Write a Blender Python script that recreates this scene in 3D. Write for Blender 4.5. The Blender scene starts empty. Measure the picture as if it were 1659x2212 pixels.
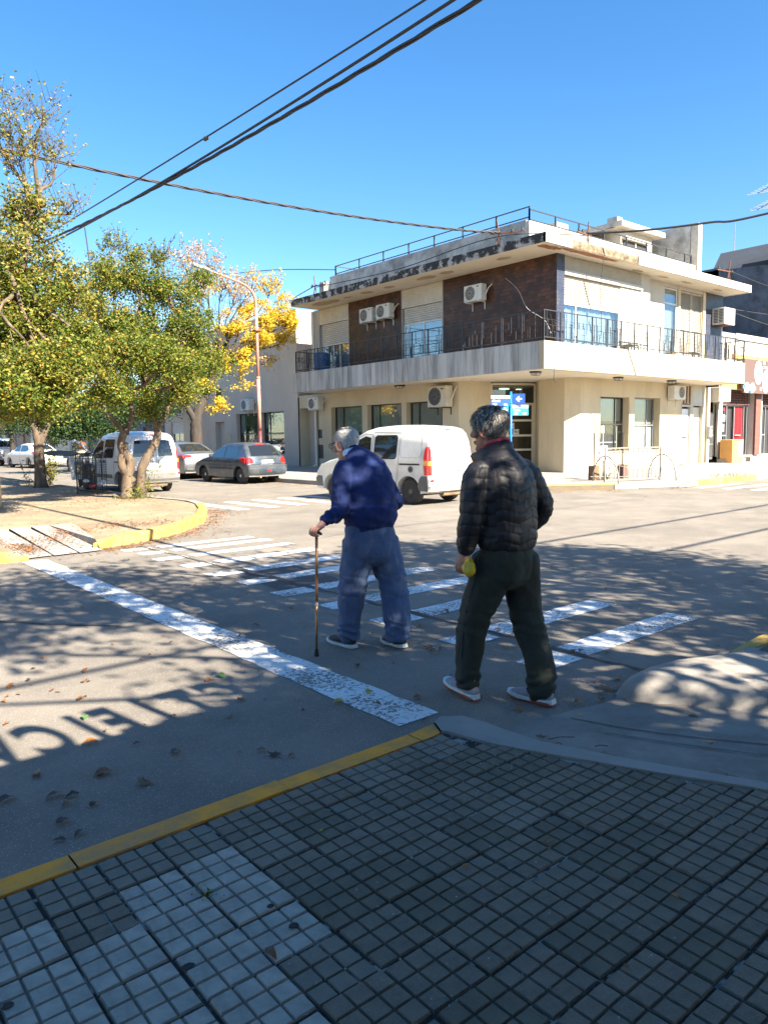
import bpy, bmesh, math, random
from mathutils import Vector, Matrix, noise
R_ = math.radians
scene = bpy.context.scene
col = scene.collection
random.seed(7)

# ---------------------------------------------------------------- camera
# World axes follow the two streets: +X runs along the near kerb, +Y across it.
CAM = Vector((0, 0, 1.6))
AX = Vector((0.76464741, -0.6442912, -0.01425433))   # image right, in the world
AY = Vector((-0.07601864, -0.06821087, -0.99477055))  # image down
AZ = Vector((0.63994961, 0.76173232, -0.1011354))    # view direction
FPX, PX, PY, KS = 1608.0, 829.5, 1106.0, 1.6908
cam_data = bpy.data.cameras.new('camera')
cam = bpy.data.objects.new('camera', cam_data)
col.objects.link(cam)
AX.normalize(); AZ = (AZ - AX * AZ.dot(AX)).normalized(); AY = AZ.cross(AX)
m3 = Matrix((AX, -AY, -AZ)).transposed()
cam.matrix_world = Matrix.Translation(CAM) @ m3.to_4x4()
cam_data.sensor_fit = 'HORIZONTAL'
cam_data.sensor_width = 36.0
cam_data.lens = 36.0 * FPX / 1659.0
cam_data.clip_start = 0.05
cam_data.clip_end = 3000
scene.camera = cam

# ---------------------------------------------------------------- sun and sky
SUN = Vector((0.16, -1.0, 0.0)).normalized() * math.cos(R_(37.5)) + Vector((0, 0, math.sin(R_(37.5))))
w = bpy.data.worlds.new('World'); scene.world = w; w.use_nodes = True
wn = w.node_tree; wn.nodes.clear()
sky = wn.nodes.new('ShaderNodeTexSky'); sky.sky_type = 'NISHITA'; sky.sun_disc = False
sky.sun_elevation = R_(37.5)
sky.sun_rotation = math.atan2(SUN.x, SUN.y)
sky.altitude = 0; sky.air_density = 1.0; sky.dust_density = 0.3; sky.ozone_density = 3.0
hs = wn.nodes.new('ShaderNodeHueSaturation'); hs.inputs['Saturation'].default_value = 1.27
bg = wn.nodes.new('ShaderNodeBackground'); bg.inputs['Strength'].default_value = 0.062
wo = wn.nodes.new('ShaderNodeOutputWorld')
wn.links.new(sky.outputs[0], hs.inputs['Color']); wn.links.new(hs.outputs[0], bg.inputs[0]); wn.links.new(bg.outputs[0], wo.inputs[0])
sl = bpy.data.lights.new('sun', 'SUN'); sl.energy = 5.0; sl.angle = R_(0.42); sl.color = (1.0, 0.91, 0.76)
so = bpy.data.objects.new('sun', sl); col.objects.link(so)
so.rotation_euler = SUN.to_track_quat('Z', 'Y').to_euler(); so.location = (0, 0, 30)
scene.view_settings.view_transform = 'Standard'; scene.view_settings.look = 'None'
scene.view_settings.exposure = 2.2; scene.view_settings.gamma = 1.0
scene.view_settings.use_curve_mapping = False
scene.render.engine = 'CYCLES'
scene.cycles.use_denoising = True
scene.cycles.max_bounces = 8; scene.cycles.diffuse_bounces = 3; scene.cycles.transparent_max_bounces = 10
scene.cycles.caustics_reflective = False; scene.cycles.caustics_refractive = False
scene.cycles.sample_clamp_indirect = 4.0

# ---------------------------------------------------------------- helpers
def ray(px, py):
    return AX * (px - PX) + AY * (py - PY) + AZ * FPX
def at(px, py, axis, val):
    d = ray(px, py); t = (val - CAM[axis]) / d[axis]
    return CAM + d * t
def zz(r, x, y, wd=1659):
    s = (r[2] - r[0]) / wd
    return (r[0] + x * s) / KS, (r[1] + y * s) / KS
def U(r, x, y, axis, val, wd=1659):
    p = zz(r, x, y, wd); return at(p[0], p[1], axis, val)

def lin(c):
    return tuple((v / 12.92 if v <= 0.04045 else ((v + 0.055) / 1.055) ** 2.4) for v in c)

MATS = {}
def mat(name, c, rough=0.7, c2=None, sc=4.0, bump=0.0, bsc=None, metal=0.0, spec=0.5, detail=4, mixlo=0.35, mixhi=0.65,
        speck=None, specks=220, coat=0.0, island=None, trans=0.0, dist=0.02, grime=None, gs=0.7, stretch=None):
    """Procedural material: base colour mixed with c2 by noise, optional speckle, grime and bump."""
    m = bpy.data.materials.new(name); m.use_nodes = True; MATS[name] = m
    nt = m.node_tree; N = nt.nodes; L = nt.links
    b = N['Principled BSDF']; b.inputs['Roughness'].default_value = rough
    b.inputs['Metallic'].default_value = metal; b.inputs['Specular IOR Level'].default_value = spec
    if coat: b.inputs['Coat Weight'].default_value = coat; b.inputs['Coat Roughness'].default_value = 0.05
    geo = N.new('ShaderNodeTexCoord'); vec = geo.outputs['Object']
    if stretch:
        mp = N.new('ShaderNodeMapping'); mp.inputs['Scale'].default_value = stretch
        L.new(vec, mp.inputs[0]); vs = mp.outputs[0]
    else: vs = vec
    out = None
    def rgb(cc):
        n = N.new('ShaderNodeRGB'); n.outputs[0].default_value = (*cc, 1); return n.outputs[0]
    cur = rgb(c)
    def mix(a, bb, fac):
        n = N.new('ShaderNodeMix'); n.data_type = 'RGBA'
        L.new(a, n.inputs[6]); L.new(bb, n.inputs[7]); L.new(fac, n.inputs[0]); return n.outputs[2]
    def ramp(src, lo, hi, top=1.0):
        n = N.new('ShaderNodeMapRange'); n.inputs[1].default_value = lo; n.inputs[2].default_value = hi
        n.inputs[4].default_value = top; L.new(src, n.inputs[0]); return n.outputs[0]
    if island:
        g = N.new('ShaderNodeNewGeometry'); cr = N.new('ShaderNodeValToRGB')
        el = cr.color_ramp.elements
        while len(el) < len(island): el.new(0.5)
        for i, (p, cc) in enumerate(island): el[i].position = p; el[i].color = (*cc, 1)
        L.new(g.outputs['Random Per Island'], cr.inputs[0]); cur = cr.outputs[0]
    if c2:
        nz = N.new('ShaderNodeTexNoise'); nz.inputs['Scale'].default_value = sc; nz.inputs['Detail'].default_value = detail
        nz.inputs['Roughness'].default_value = 0.65
        L.new(vs, nz.inputs['Vector']); cur = mix(cur, rgb(c2), ramp(nz.outputs[0], mixlo, mixhi))
    if grime:
        nz = N.new('ShaderNodeTexNoise'); nz.inputs['Scale'].default_value = gs; nz.inputs['Detail'].default_value = 8
        nz.inputs['Roughness'].default_value = 0.7
        L.new(vs, nz.inputs['Vector']); cur = mix(cur, rgb(grime[:3]), ramp(nz.outputs[0], 0.45, 0.75, grime[3]))
    if speck:
        v = N.new('ShaderNodeTexVoronoi'); v.inputs['Scale'].default_value = specks; v.inputs['Randomness'].default_value = 1
        L.new(vec, v.inputs['Vector'])
        n2 = N.new('ShaderNodeTexWhiteNoise'); L.new(v.outputs['Color'], n2.inputs['Vector'])
        f1 = ramp(v.outputs['Distance'], 0.45, 0.2); f2 = ramp(n2.outputs['Value'], 0.55, 0.95)
        mm = N.new('ShaderNodeMath'); mm.operation = 'MULTIPLY'; L.new(f1, mm.inputs[0]); L.new(f2, mm.inputs[1])
        cur = mix(cur, rgb(speck), mm.outputs[0])
    L.new(cur, b.inputs['Base Color'])
    if bump:
        nb = N.new('ShaderNodeTexNoise'); nb.inputs['Scale'].default_value = bsc or sc * 4; nb.inputs['Detail'].default_value = 5
        L.new(vec, nb.inputs['Vector'])
        bp = N.new('ShaderNodeBump'); bp.inputs['Strength'].default_value = bump; bp.inputs['Distance'].default_value = dist
        L.new(nb.outputs[0], bp.inputs['Height']); L.new(bp.outputs[0], b.inputs['Normal'])
    if trans:
        tr = N.new('ShaderNodeBsdfTranslucent'); L.new(cur, tr.inputs[0])
        mx = N.new('ShaderNodeMixShader'); mx.inputs[0].default_value = trans
        L.new(b.outputs[0], mx.inputs[1]); L.new(tr.outputs[0], mx.inputs[2]); L.new(mx.outputs[0], N['Material Output'].inputs[0])
    return m

def glass(name, tint, refl=0.12, rough=0.02, rmax=0.42):
    m = bpy.data.materials.new(name); m.use_nodes = True; nt = m.node_tree; N = nt.nodes; L = nt.links
    N.remove(N['Principled BSDF'])
    t = N.new('ShaderNodeBsdfTransparent'); t.inputs[0].default_value = (*tint, 1)
    g = N.new('ShaderNodeBsdfGlossy'); g.inputs['Roughness'].default_value = rough
    lw = N.new('ShaderNodeLayerWeight'); lw.inputs[0].default_value = 0.35
    mr = N.new('ShaderNodeMapRange'); mr.inputs[3].default_value = refl; mr.inputs[4].default_value = rmax
    L.new(lw.outputs['Fresnel'], mr.inputs[0])
    mx = N.new('ShaderNodeMixShader'); L.new(mr.outputs[0], mx.inputs[0]); L.new(t.outputs[0], mx.inputs[1]); L.new(g.outputs[0], mx.inputs[2])
    L.new(mx.outputs[0], N['Material Output'].inputs[0]); MATS[name] = m; return m

def wm(o):
    if o.parent is None: return o.matrix_basis.copy()
    return wm(o.parent) @ o.matrix_parent_inverse @ o.matrix_basis
def setp(o, parent):
    if parent is not None:
        o.parent = parent; o.matrix_parent_inverse = wm(parent).inverted()
def tag(o, label=None, cat=None, group=None, kind=None):
    if label: o['label'] = label
    if cat: o['category'] = cat
    if group: o['group'] = group
    if kind: o['kind'] = kind
    return o
def thing(name, loc, label, cat, group=None):
    o = bpy.data.objects.new(name, None); col.objects.link(o); o.location = loc; o.empty_display_size = 0.2
    return tag(o, label, cat, group)
def mesh(name, v, f, m, parent=None, smooth=False, mi=None):
    me = bpy.data.meshes.new(name); me.from_pydata([tuple(p) for p in v], [], f); me.update()
    for x in (m if isinstance(m, (list, tuple)) else [m]):
        me.materials.append(MATS[x] if isinstance(x, str) else x)
    if mi: me.polygons.foreach_set('material_index', mi)
    if smooth: me.polygons.foreach_set('use_smooth', [True] * len(me.polygons))
    o = bpy.data.objects.new(name, me); col.objects.link(o); setp(o, parent); return o
def copy_tree(o, parent=None, top=True):
    c = o.copy(); col.objects.link(c)
    if parent is not None: c.parent = parent
    for ch in list(o.children): copy_tree(ch, c, False)
    return c

class MB:
    def __init__(s): s.v = []; s.f = []; s.mi = []; s.cur = 0
    def add(s, vs, fs):
        n = len(s.v); s.v += [tuple(p) for p in vs]; s.f += [tuple(i + n for i in q) for q in fs]; s.mi += [s.cur] * len(fs); return s
    def box(s, x0, x1, y0, y1, z0, z1, M=None, bev=0.0):
        if x0 > x1: x0, x1 = x1, x0
        if y0 > y1: y0, y1 = y1, y0
        if z0 > z1: z0, z1 = z1, z0
        if bev > 0:
            b = min(bev, (x1-x0)/2.01, (y1-y0)/2.01, (z1-z0)/2.01); vs = []; idx = {}
            for ix, sx in ((0, x0), (1, x1)):
                for iy, sy in ((0, y0), (1, y1)):
                    for iz, sz in ((0, z0), (1, z1)):
                        dx = b if ix == 0 else -b; dy = b if iy == 0 else -b; dz = b if iz == 0 else -b
                        idx[(ix, iy, iz, 0)] = len(vs); vs.append((sx, sy + dy, sz + dz))
                        idx[(ix, iy, iz, 1)] = len(vs); vs.append((sx + dx, sy, sz + dz))
                        idx[(ix, iy, iz, 2)] = len(vs); vs.append((sx + dx, sy + dy, sz))
            I = lambda a, bb, c, k: idx[(a, bb, c, k)]
            fs = []
            for i in (0, 1):
                q = [I(i,0,0,0), I(i,1,0,0), I(i,1,1,0), I(i,0,1,0)]; fs.append(q if i else q[::-1])
                q = [I(0,i,0,1), I(1,i,0,1), I(1,i,1,1), I(0,i,1,1)]; fs.append(q[::-1] if i else q)
                q = [I(0,0,i,2), I(1,0,i,2), I(1,1,i,2), I(0,1,i,2)]; fs.append(q if i else q[::-1])
            for a in (0, 1):
                for c in (0, 1):
                    fs.append([I(a,c,0,0), I(a,c,1,0), I(a,c,1,1), I(a,c,0,1)])
                    fs.append([I(a,0,c,0), I(a,1,c,0), I(a,1,c,2), I(a,0,c,2)])
                    fs.append([I(0,a,c,1), I(1,a,c,1), I(1,a,c,2), I(0,a,c,2)])
            for a in (0, 1):
                for bb in (0, 1):
                    for c in (0, 1): fs.append([I(a,bb,c,0), I(a,bb,c,1), I(a,bb,c,2)])
        else:
            vs = [(x0,y0,z0),(x1,y0,z0),(x1,y1,z0),(x0,y1,z0),(x0,y0,z1),(x1,y0,z1),(x1,y1,z1),(x0,y1,z1)]
            fs = [(0,3,2,1),(4,5,6,7),(0,1,5,4),(1,2,6,5),(2,3,7,6),(3,0,4,7)]
        if M is not None: vs = [M @ Vector(p) for p in vs]
        return s.add(vs, fs)
    def tube(s, pts, r, n=6, cap=True, r2=None):
        pts = [Vector(p) for p in pts]; m = len(pts); vs = []; fs = []
        prev = None
        for i, p in enumerate(pts):
            t = (pts[min(i+1, m-1)] - pts[max(i-1, 0)]).normalized()
            if prev is None: a = t.orthogonal().normalized()
            else:
                a = prev - t * prev.dot(t); a = a.normalized() if a.length > 1e-6 else t.orthogonal().normalized()
            prev = a; b = t.cross(a)
            rr = r[i] if isinstance(r, (list, tuple)) else (r + (r2 - r) * i / (m - 1) if r2 is not None else r)
            for k in range(n):
                an = 2 * math.pi * k / n; vs.append(p + a * (rr * math.cos(an)) + b * (rr * math.sin(an)))
        for i in range(m - 1):
            for k in range(n): fs.append((i*n+k, i*n+(k+1) % n, (i+1)*n+(k+1) % n, (i+1)*n+k))
        if cap: fs.append(tuple(range(n))[::-1]); fs.append(tuple((m-1)*n+k for k in range(n)))
        return s.add(vs, fs)
    def cyl(s, c, axis, r, h, n=20, r2=None):
        a = Vector(axis).normalized(); c = Vector(c); return s.tube([c - a*h/2, c + a*h/2], r, n, True, r if r2 is None else r2)
    def lathe(s, c, axis, prof, n=24):
        a = Vector(axis).normalized(); u = a.orthogonal().normalized(); v = a.cross(u); c = Vector(c); vs = []; fs = []
        for (h, r) in prof:
            for k in range(n):
                an = 2*math.pi*k/n; vs.append(c + a*h + u*(r*math.cos(an)) + v*(r*math.sin(an)))
        for i in range(len(prof)-1):
            for k in range(n): fs.append((i*n+k, i*n+(k+1) % n, (i+1)*n+(k+1) % n, (i+1)*n+k))
        fs.append(tuple(range(n))[::-1]); fs.append(tuple((len(prof)-1)*n+k for k in range(n)))
        return s.add(vs, fs)
    def prism(s, poly, z0, z1):
        n = len(poly); vs = [(p[0], p[1], z0) for p in poly] + [(p[0], p[1], z1) for p in poly]
        fs = [tuple(range(n))[::-1], tuple(range(n, 2*n))] + [(i, (i+1) % n, (i+1) % n + n, i + n) for i in range(n)]
        return s.add(vs, fs)
    def wall(s, axis, c, a0, a1, z0, z1, holes, depth):
        """Wall sheet on the plane axis=c with openings; depth = reveal (signed, inwards)."""
        A = sorted({a0, a1, *[h[0] for h in holes], *[h[1] for h in holes]}); Z = sorted({z0, z1, *[h[2] for h in holes], *[h[3] for h in holes]})
        P = (lambda a, z, d=0: (c + d, a, z)) if axis == 0 else (lambda a, z, d=0: (a, c + d, z))
        for i in range(len(A)-1):
            for j in range(len(Z)-1):
                am, zm = (A[i]+A[i+1])/2, (Z[j]+Z[j+1])/2
                if not (a0 <= am <= a1 and z0 <= zm <= z1): continue
                if any(h[0] < am < h[1] and h[2] < zm < h[3] for h in holes): continue
                q = [P(A[i],Z[j]), P(A[i+1],Z[j]), P(A[i+1],Z[j+1]), P(A[i],Z[j+1])]
                s.add(q if axis == 1 else q[::-1], [(0,1,2,3)])
        for h in holes:
            dd = h[4] if len(h) > 4 else depth
            b = [(h[0],h[2]),(h[1],h[2]),(h[1],h[3]),(h[0],h[3])]
            for k in range(4):
                (u0,v0),(u1,v1) = b[k], b[(k+1) % 4]
                s.add([P(u0,v0), P(u1,v1), P(u1,v1,dd), P(u0,v0,dd)], [(0,1,2,3)])
        return s
    def build(s, name, m, parent=None, smooth=False, fix=True):
        o = mesh(name, s.v, s.f, m, parent, smooth, s.mi if isinstance(m, (list, tuple)) else None)
        if fix:
            bm = bmesh.new(); bm.from_mesh(o.data); bmesh.ops.recalc_face_normals(bm, faces=bm.faces); bm.to_mesh(o.data); bm.free()
        return o

def shade(o, ang=35):
    me = o.data; me.polygons.foreach_set('use_smooth', [True] * len(me.polygons))
    bm = bmesh.new(); bm.from_mesh(me)
    for e in bm.edges:
        e.smooth = not (len(e.link_faces) == 2 and e.calc_face_angle(0) > R_(ang)) and len(e.link_faces) == 2
    bm.to_mesh(me); bm.free(); return o
def spline(pts, n=6):
    P = [Vector(p) for p in pts]; out = []
    for i in range(len(P) - 1):
        p0, p1, p2, p3 = P[max(i-1,0)], P[i], P[i+1], P[min(i+2, len(P)-1)]
        for k in range(n):
            t = k / n; out.append(0.5*((2*p1) + (p2-p0)*t + (2*p0-5*p1+4*p2-p3)*t*t + (3*p1-p0-3*p2+p3)*t**3))
    out.append(P[-1]); return out
def text_obj(name, txt, size, M, m, parent, depth=0.002, align='LEFT', bold=0.0):
    cu = bpy.data.curves.new(name, 'FONT'); cu.body = txt; cu.size = size; cu.extrude = depth; cu.align_x = align; cu.offset = bold
    t = bpy.data.objects.new(name, cu); col.objects.link(t)
    dg = bpy.context.evaluated_depsgraph_get(); me = bpy.data.meshes.new_from_object(t.evaluated_get(dg))
    col.objects.unlink(t); bpy.data.objects.remove(t)
    me.transform(M); me.materials.clear(); me.materials.append(MATS[m])
    o = bpy.data.objects.new(name, me); col.objects.link(o); setp(o, parent); return o
def frame_m(origin, xdir, ydir):
    x = Vector(xdir).normalized(); y = Vector(ydir).normalized(); z = x.cross(y)
    return Matrix.Translation(Vector(origin)) @ Matrix((x, y, z)).transposed().to_4x4()
# ---------------------------------------------------------------- materials
mat('asphalt', (.222,.192,.155), .9, (.16,.138,.112), 1.3, bump=.9, bsc=150, speck=(.37,.345,.31), specks=120, grime=(.085,.075,.065,.75), gs=.42, dist=.008)
mat('tar', (.045,.042,.04), .8, (.09,.08,.07), 20, bump=.5, bsc=90, dist=.006)
mat('concrete', (.31,.28,.24), .85, (.24,.215,.185), 2.2, bump=.25, bsc=60, grime=(.20,.18,.16,.5), gs=1.2, dist=.006)
mat('pale_concrete', (.33,.31,.28), .9, (.25,.23,.21), 1.4, bump=.2, bsc=45, grime=(.18,.16,.13,.6), gs=.8, dist=.006)
mat('groove_dirt', (.075,.060,.044), .95, (.12,.096,.072), 11)  # groove shade put into a dark colour; also serves the soil patch
mat('tile_dark', (.138,.108,.073), .86, (.20,.158,.112), 5, bump=.6, bsc=240, speck=(.26,.23,.19), specks=300, grime=(.075,.06,.044,.7), gs=13, dist=.003)
mat('tile_light', (.43,.365,.29), .8, (.31,.265,.21), 7, bump=.35, bsc=220, grime=(.09,.09,.09,.6), gs=9, dist=.003)
mat('tile_olive', (.146,.117,.075), .84, (.112,.088,.056), 6, bump=.5, bsc=280, speck=(.2,.19,.16), specks=400, grime=(.05,.045,.04,.6), gs=7, dist=.003)
mat('tile_mid', (.21,.17,.12), .82, (.15,.122,.088), 8, bump=.5, bsc=300, speck=(.25,.25,.24), specks=400, dist=.003)
mat('mortar', (.03,.028,.025), .95, (.30,.285,.25), 9, bump=.9, bsc=120, mixlo=.52, mixhi=.60, dist=.008)
mat('yellow_worn', (.62,.37,.045), .85, (.50,.31,.06), 5, bump=.4, bsc=60, grime=(.26,.21,.15,1.0), gs=3.5, dist=.006)
mat('yellow_paint', (.88,.31,.018), .8, (.70,.26,.03), 6, bump=.4, bsc=80, grime=(.28,.19,.11,.7), gs=6, dist=.005)
mat('beige_paving', (.30,.225,.14), .92, (.225,.165,.10), 1.1, bump=.3, bsc=30, speck=(.14,.09,.04), specks=7, grime=(.15,.11,.07,.6), gs=.8, dist=.008)
mat('plaster', (.61,.51,.345), .88, (.555,.46,.31), .7, bump=.2, bsc=25, grime=(.36,.29,.19,.5), gs=1.1, stretch=(1,1,.35), dist=.006)
mat('plaster_grey', (.55,.475,.39), .9, (.49,.42,.345), .6, bump=.15, bsc=18, grime=(.28,.25,.23,.45), gs=.5, stretch=(1,1,.4), dist=.006)
mat('white_plaster', (.50,.475,.42), .85, (.44,.415,.365), .9, bump=.15, bsc=20, grime=(.35,.31,.26,.35), gs=1.2, stretch=(1,1,.35), dist=.006)
mat('soffit', (.66,.60,.49), .9, (.61,.55,.45), .8, grime=(.38,.29,.20,.25), gs=1.1)
mat('fascia_clean', (.47,.395,.265), .85, (.43,.355,.235), 1.0, grime=(.40,.25,.10,.35), gs=1.5, stretch=(1.6,1.6,.12), bump=.1, bsc=30, dist=.004)
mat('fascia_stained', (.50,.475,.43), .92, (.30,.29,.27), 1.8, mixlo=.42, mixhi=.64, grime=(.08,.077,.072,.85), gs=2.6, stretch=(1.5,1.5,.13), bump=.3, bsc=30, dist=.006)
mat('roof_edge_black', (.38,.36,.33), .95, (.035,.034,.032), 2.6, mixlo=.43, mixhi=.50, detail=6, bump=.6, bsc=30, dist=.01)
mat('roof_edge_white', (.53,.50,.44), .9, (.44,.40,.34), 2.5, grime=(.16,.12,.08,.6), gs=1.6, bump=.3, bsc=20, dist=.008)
mat('eroded', (.26,.20,.13), .97, (.09,.065,.04), 6, bump=1.0, bsc=18, dist=.03)
mat('parapet_grey', (.50,.49,.46), .92, (.20,.195,.185), 1.7, mixlo=.38, mixhi=.72, grime=(.10,.10,.095,.6), gs=1.0, bump=.3, bsc=22, dist=.006)
mat('brick_tile', (.085,.034,.016), .28, (.045,.02,.012), 14, spec=.6)
mat('ramp_concrete', (.27,.24,.20), .88, (.19,.168,.14), 2.4, bump=.6, bsc=60, grime=(.12,.10,.08,.8), gs=2.6, dist=.006)
mat('blue_tile', (.035,.045,.075), .25, (.06,.05,.05), 10, spec=.6)
mat('shutter', (.42,.385,.32), .7, (.35,.32,.26), 3, grime=(.30,.23,.14,.55), gs=2.2)
mat('shutter_shaded', (.62,.59,.53), .7, (.54,.51,.45), 3, grime=(.42,.36,.27,.4), gs=2.2)  # lighter copy of the shutter colour for the shaded facade
mat('slat_gap', (.20,.18,.15), .9)
mat('white_frame', (.74,.74,.72), .5, (.66,.66,.64), 3)
mat('black_metal', (.02,.021,.024), .5, (.035,.033,.03), 12)
mat('grey_metal', (.30,.31,.32), .45, (.24,.24,.25), 8, metal=.4)
mat('rail_metal', (.022,.024,.029), .5, (.03,.03,.033), 12)
mat('rust', (.16,.06,.03), .8, (.09,.035,.02), 10)
mat('ac_white', (.66,.66,.62), .5, (.58,.57,.53), 5, grime=(.4,.37,.3,.3), gs=4)
mat('ac_cream', (.56,.52,.42), .55, (.48,.44,.35), 5)
mat('dark_grille', (.03,.03,.032), .6)
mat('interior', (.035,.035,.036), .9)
mat('blind', (.50,.51,.47), .8, (.45,.46,.43), 3)
mat('curtain', (.74,.78,.80), .85, (.58,.65,.70), 3, stretch=(14,14,.4))
mat('red_curtain', (.62,.012,.022), .8, (.30,.004,.01), 4, stretch=(10,10,.4))
mat('door_white', (.74,.75,.76), .55, (.68,.69,.7), 2)
mat('door_beige', (.60,.55,.42), .6, (.55,.50,.38), 2)
mat('orange_paint', (.72,.36,.10), .8, (.66,.33,.10), 2)
mat('brown_sign', (.11,.065,.055), .6)
mat('sign_white', (.8,.8,.8), .6)
mat('sign_cyan', (.10,.42,.60), .6)
mat('sign_blue', (.012,.06,.42), .4)
mat('post_blue', (.01,.20,.52), .35)
mat('sign_light_blue', (.015,.30,.66), .4)
mat('dark_slate', (.075,.085,.105), .85, (.05,.055,.065), 1.2, grime=(.16,.17,.18,.4), gs=1.2, bump=.1, bsc=15)
mat('slate_wall', (.13,.145,.175), .92, (.065,.07,.08), 1.0, mixlo=.45, mixhi=.62, grime=(.02,.02,.02,.6), gs=.9, bump=.2, bsc=12)
mat('brown_brick', (.16,.075,.055), .85, (.12,.055,.045), 5)
mat('wood', (.25,.13,.06), .75, (.14,.07,.035), 5, stretch=(1,1,.2))
mat('lamp_pole', (.42,.17,.12), .6, (.50,.26,.19), 3, grime=(.2,.08,.05,.6), gs=2)
mat('lamp_red', (.11,.03,.025), .6, (.08,.02,.02), 6)
mat('lamp_grey', (.45,.46,.45), .5)
mat('black_cable', (.012,.012,.014), .6)
mat('grey_cable', (.03,.03,.034), .6)
mat('barrel_blue', (.03,.11,.27), .45, (.02,.08,.2), 4)
mat('pipe_white', (.62,.61,.57), .5)
mat('stone_far', (.30,.25,.20), .9, (.12,.09,.075), 9, detail=2, bump=.5, bsc=20)
glass('window_glass', (.86,.90,.90), .05)
glass('dark_glass', (.22,.24,.25), .12)
glass('blue_glass', (.82,.88,.92), .08)
# white road paint: worn through to the asphalt
def paint(name, c, under, lo, hi):
    m = mat(name, c, .8, (c[0]*.86, c[1]*.86, c[2]*.84), 5, bump=.3, bsc=150, dist=.004)
    N = m.node_tree.nodes; L = m.node_tree.links; b = N['Principled BSDF']
    src = b.inputs['Base Color'].links[0].from_socket
    tc = N.new('ShaderNodeTexCoord'); n1 = N.new('ShaderNodeTexNoise'); n1.inputs['Scale'].default_value = 34; n1.inputs['Detail'].default_value = 7; n1.inputs['Roughness'].default_value = .72
    n2 = N.new('ShaderNodeTexNoise'); n2.inputs['Scale'].default_value = 2.4; n2.inputs['Detail'].default_value = 3
    L.new(tc.outputs['Object'], n1.inputs['Vector']); L.new(tc.outputs['Object'], n2.inputs['Vector'])
    ad = N.new('ShaderNodeMath'); ad.operation = 'MULTIPLY_ADD'; ad.inputs[1].default_value = .45; L.new(n2.outputs[0], ad.inputs[0]); L.new(n1.outputs[0], ad.inputs[2])
    mr = N.new('ShaderNodeMapRange'); mr.inputs[1].default_value = lo; mr.inputs[2].default_value = hi; L.new(ad.outputs[0], mr.inputs[0])
    mx = N.new('ShaderNodeMix'); mx.data_type = 'RGBA'; L.new(mr.outputs[0], mx.inputs[0]); L.new(src, mx.inputs[6]); mx.inputs[7].default_value = (*under, 1)
    L.new(mx.outputs[2], b.inputs['Base Color'])
paint('road_white', (.66,.67,.66), (.17,.15,.13), .745, .80)

# ---------------------------------------------------------------- ground
def flat(poly, z): return MB().add([(p[0], p[1], z) for p in poly], [tuple(range(len(poly)))])
g = MB()
for i in range(-30, 40):          # finer near the camera, one sheet out to the horizon
    pass
g.add([(-900,-900,0),(900,-900,0),(900,900,0),(-900,900,0)], [(0,1,2,3)])
tag(g.build('road', 'asphalt'), kind='structure')

# near sidewalk: mortar bed, tiles, kerb
KB = [(2.53,2.575),(2.62,2.26),(2.76,1.96),(2.88,1.66),(3.0,1.43),(3.1,1.24),(3.28,.8),(3.5,.1),(3.7,-.7),(3.85,-2.5)]
bed = MB().prism([(-14,2.57)] + KB + [(-14,-2.5)], -.02, .1125)
side = bed.build('sidewalk', 'mortar'); tag(side, kind='structure')
def tile_mesh(seed, mname):
    r = random.Random(seed); s = .207; n = 3; g = .0064; v = []; f = []
    e = .0035; c = (s - 2*e - 2*g) / 3
    def frus(x0, x1, y0, y1, z0, z1, b):
        k = len(v); j = lambda: r.uniform(-.0007, .0007)
        v.extend([(x0,y0,z0),(x1,y0,z0),(x1,y1,z0),(x0,y1,z0),(x0+b,y0+b,z1+j()),(x1-b,y0+b,z1+j()),(x1-b,y1-b,z1+j()),(x0+b,y1-b,z1+j())])
        f.extend([(k+4,k+5,k+6,k+7)] + [(k+i, k+(i+1) % 4, k+4+(i+1) % 4, k+4+i) for i in range(4)])
    frus(0, s, 0, s, -.012, .0, .0015)
    for i in range(3):
        for j in range(3):
            x = e + i*(c+g); y = e + j*(c+g); frus(x, x+c, y, y+c, -.0005, .0075 + r.uniform(-.001,.001), .0022)
    me = bpy.data.meshes.new('tile'); me.from_pydata(v, [], f); me.materials.append(MATS[mname]); me.materials.append(MATS['groove_dirt' if mname != 'tile_light' else 'tile_mid']); me.update(); me.polygons.foreach_set('material_index', [1 if k < 5 else 0 for k in range(len(f))]); return me  # base plate coloured darker than the pads to paint shade into the grooves
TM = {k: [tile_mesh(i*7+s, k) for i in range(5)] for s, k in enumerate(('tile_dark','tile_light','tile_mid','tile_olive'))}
rt = random.Random(3)
def edge_x(y):
    for (xa, ya), (xb, yb) in zip(KB, KB[1:]):
        if yb <= y <= ya: return xa + (xb-xa)*(ya-y)/(ya-yb)
    return KB[0][0]
cnt = 0
for i in range(-9, 15):
    for j in range(-7, 4):
        x = .802 + .2125*i; y = 1.925 + .2125*j
        if y + .2 > 2.59 or x + .10 > edge_x(min(y+.1, 2.57)) + .03: continue
        if j < -6 and (i < -4): continue
        if x + .2 < -.6 and y < 1.3: continue
        light = (x < 1.15 and y < 2.30 and (y > 1.70 or x < .95)) and not (i == -1 and j == 1)
        if (x > 2.1 and y > 2.2) or (j == 2 and i == 5): kind = 'tile_mid'
        else: kind = 'tile_light' if light else ('tile_mid' if (j == 2 and i < 2) or rt.random() < .10 else rt.choice(('tile_dark','tile_dark','tile_olive')))
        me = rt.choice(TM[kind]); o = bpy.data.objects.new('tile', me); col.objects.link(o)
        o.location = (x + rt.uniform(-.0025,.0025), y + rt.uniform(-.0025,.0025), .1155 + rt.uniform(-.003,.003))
        o.rotation_euler = (rt.uniform(-.012,.012), rt.uniform(-.012,.012), rt.uniform(-.014,.014)); setp(o, side); cnt += 1
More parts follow.
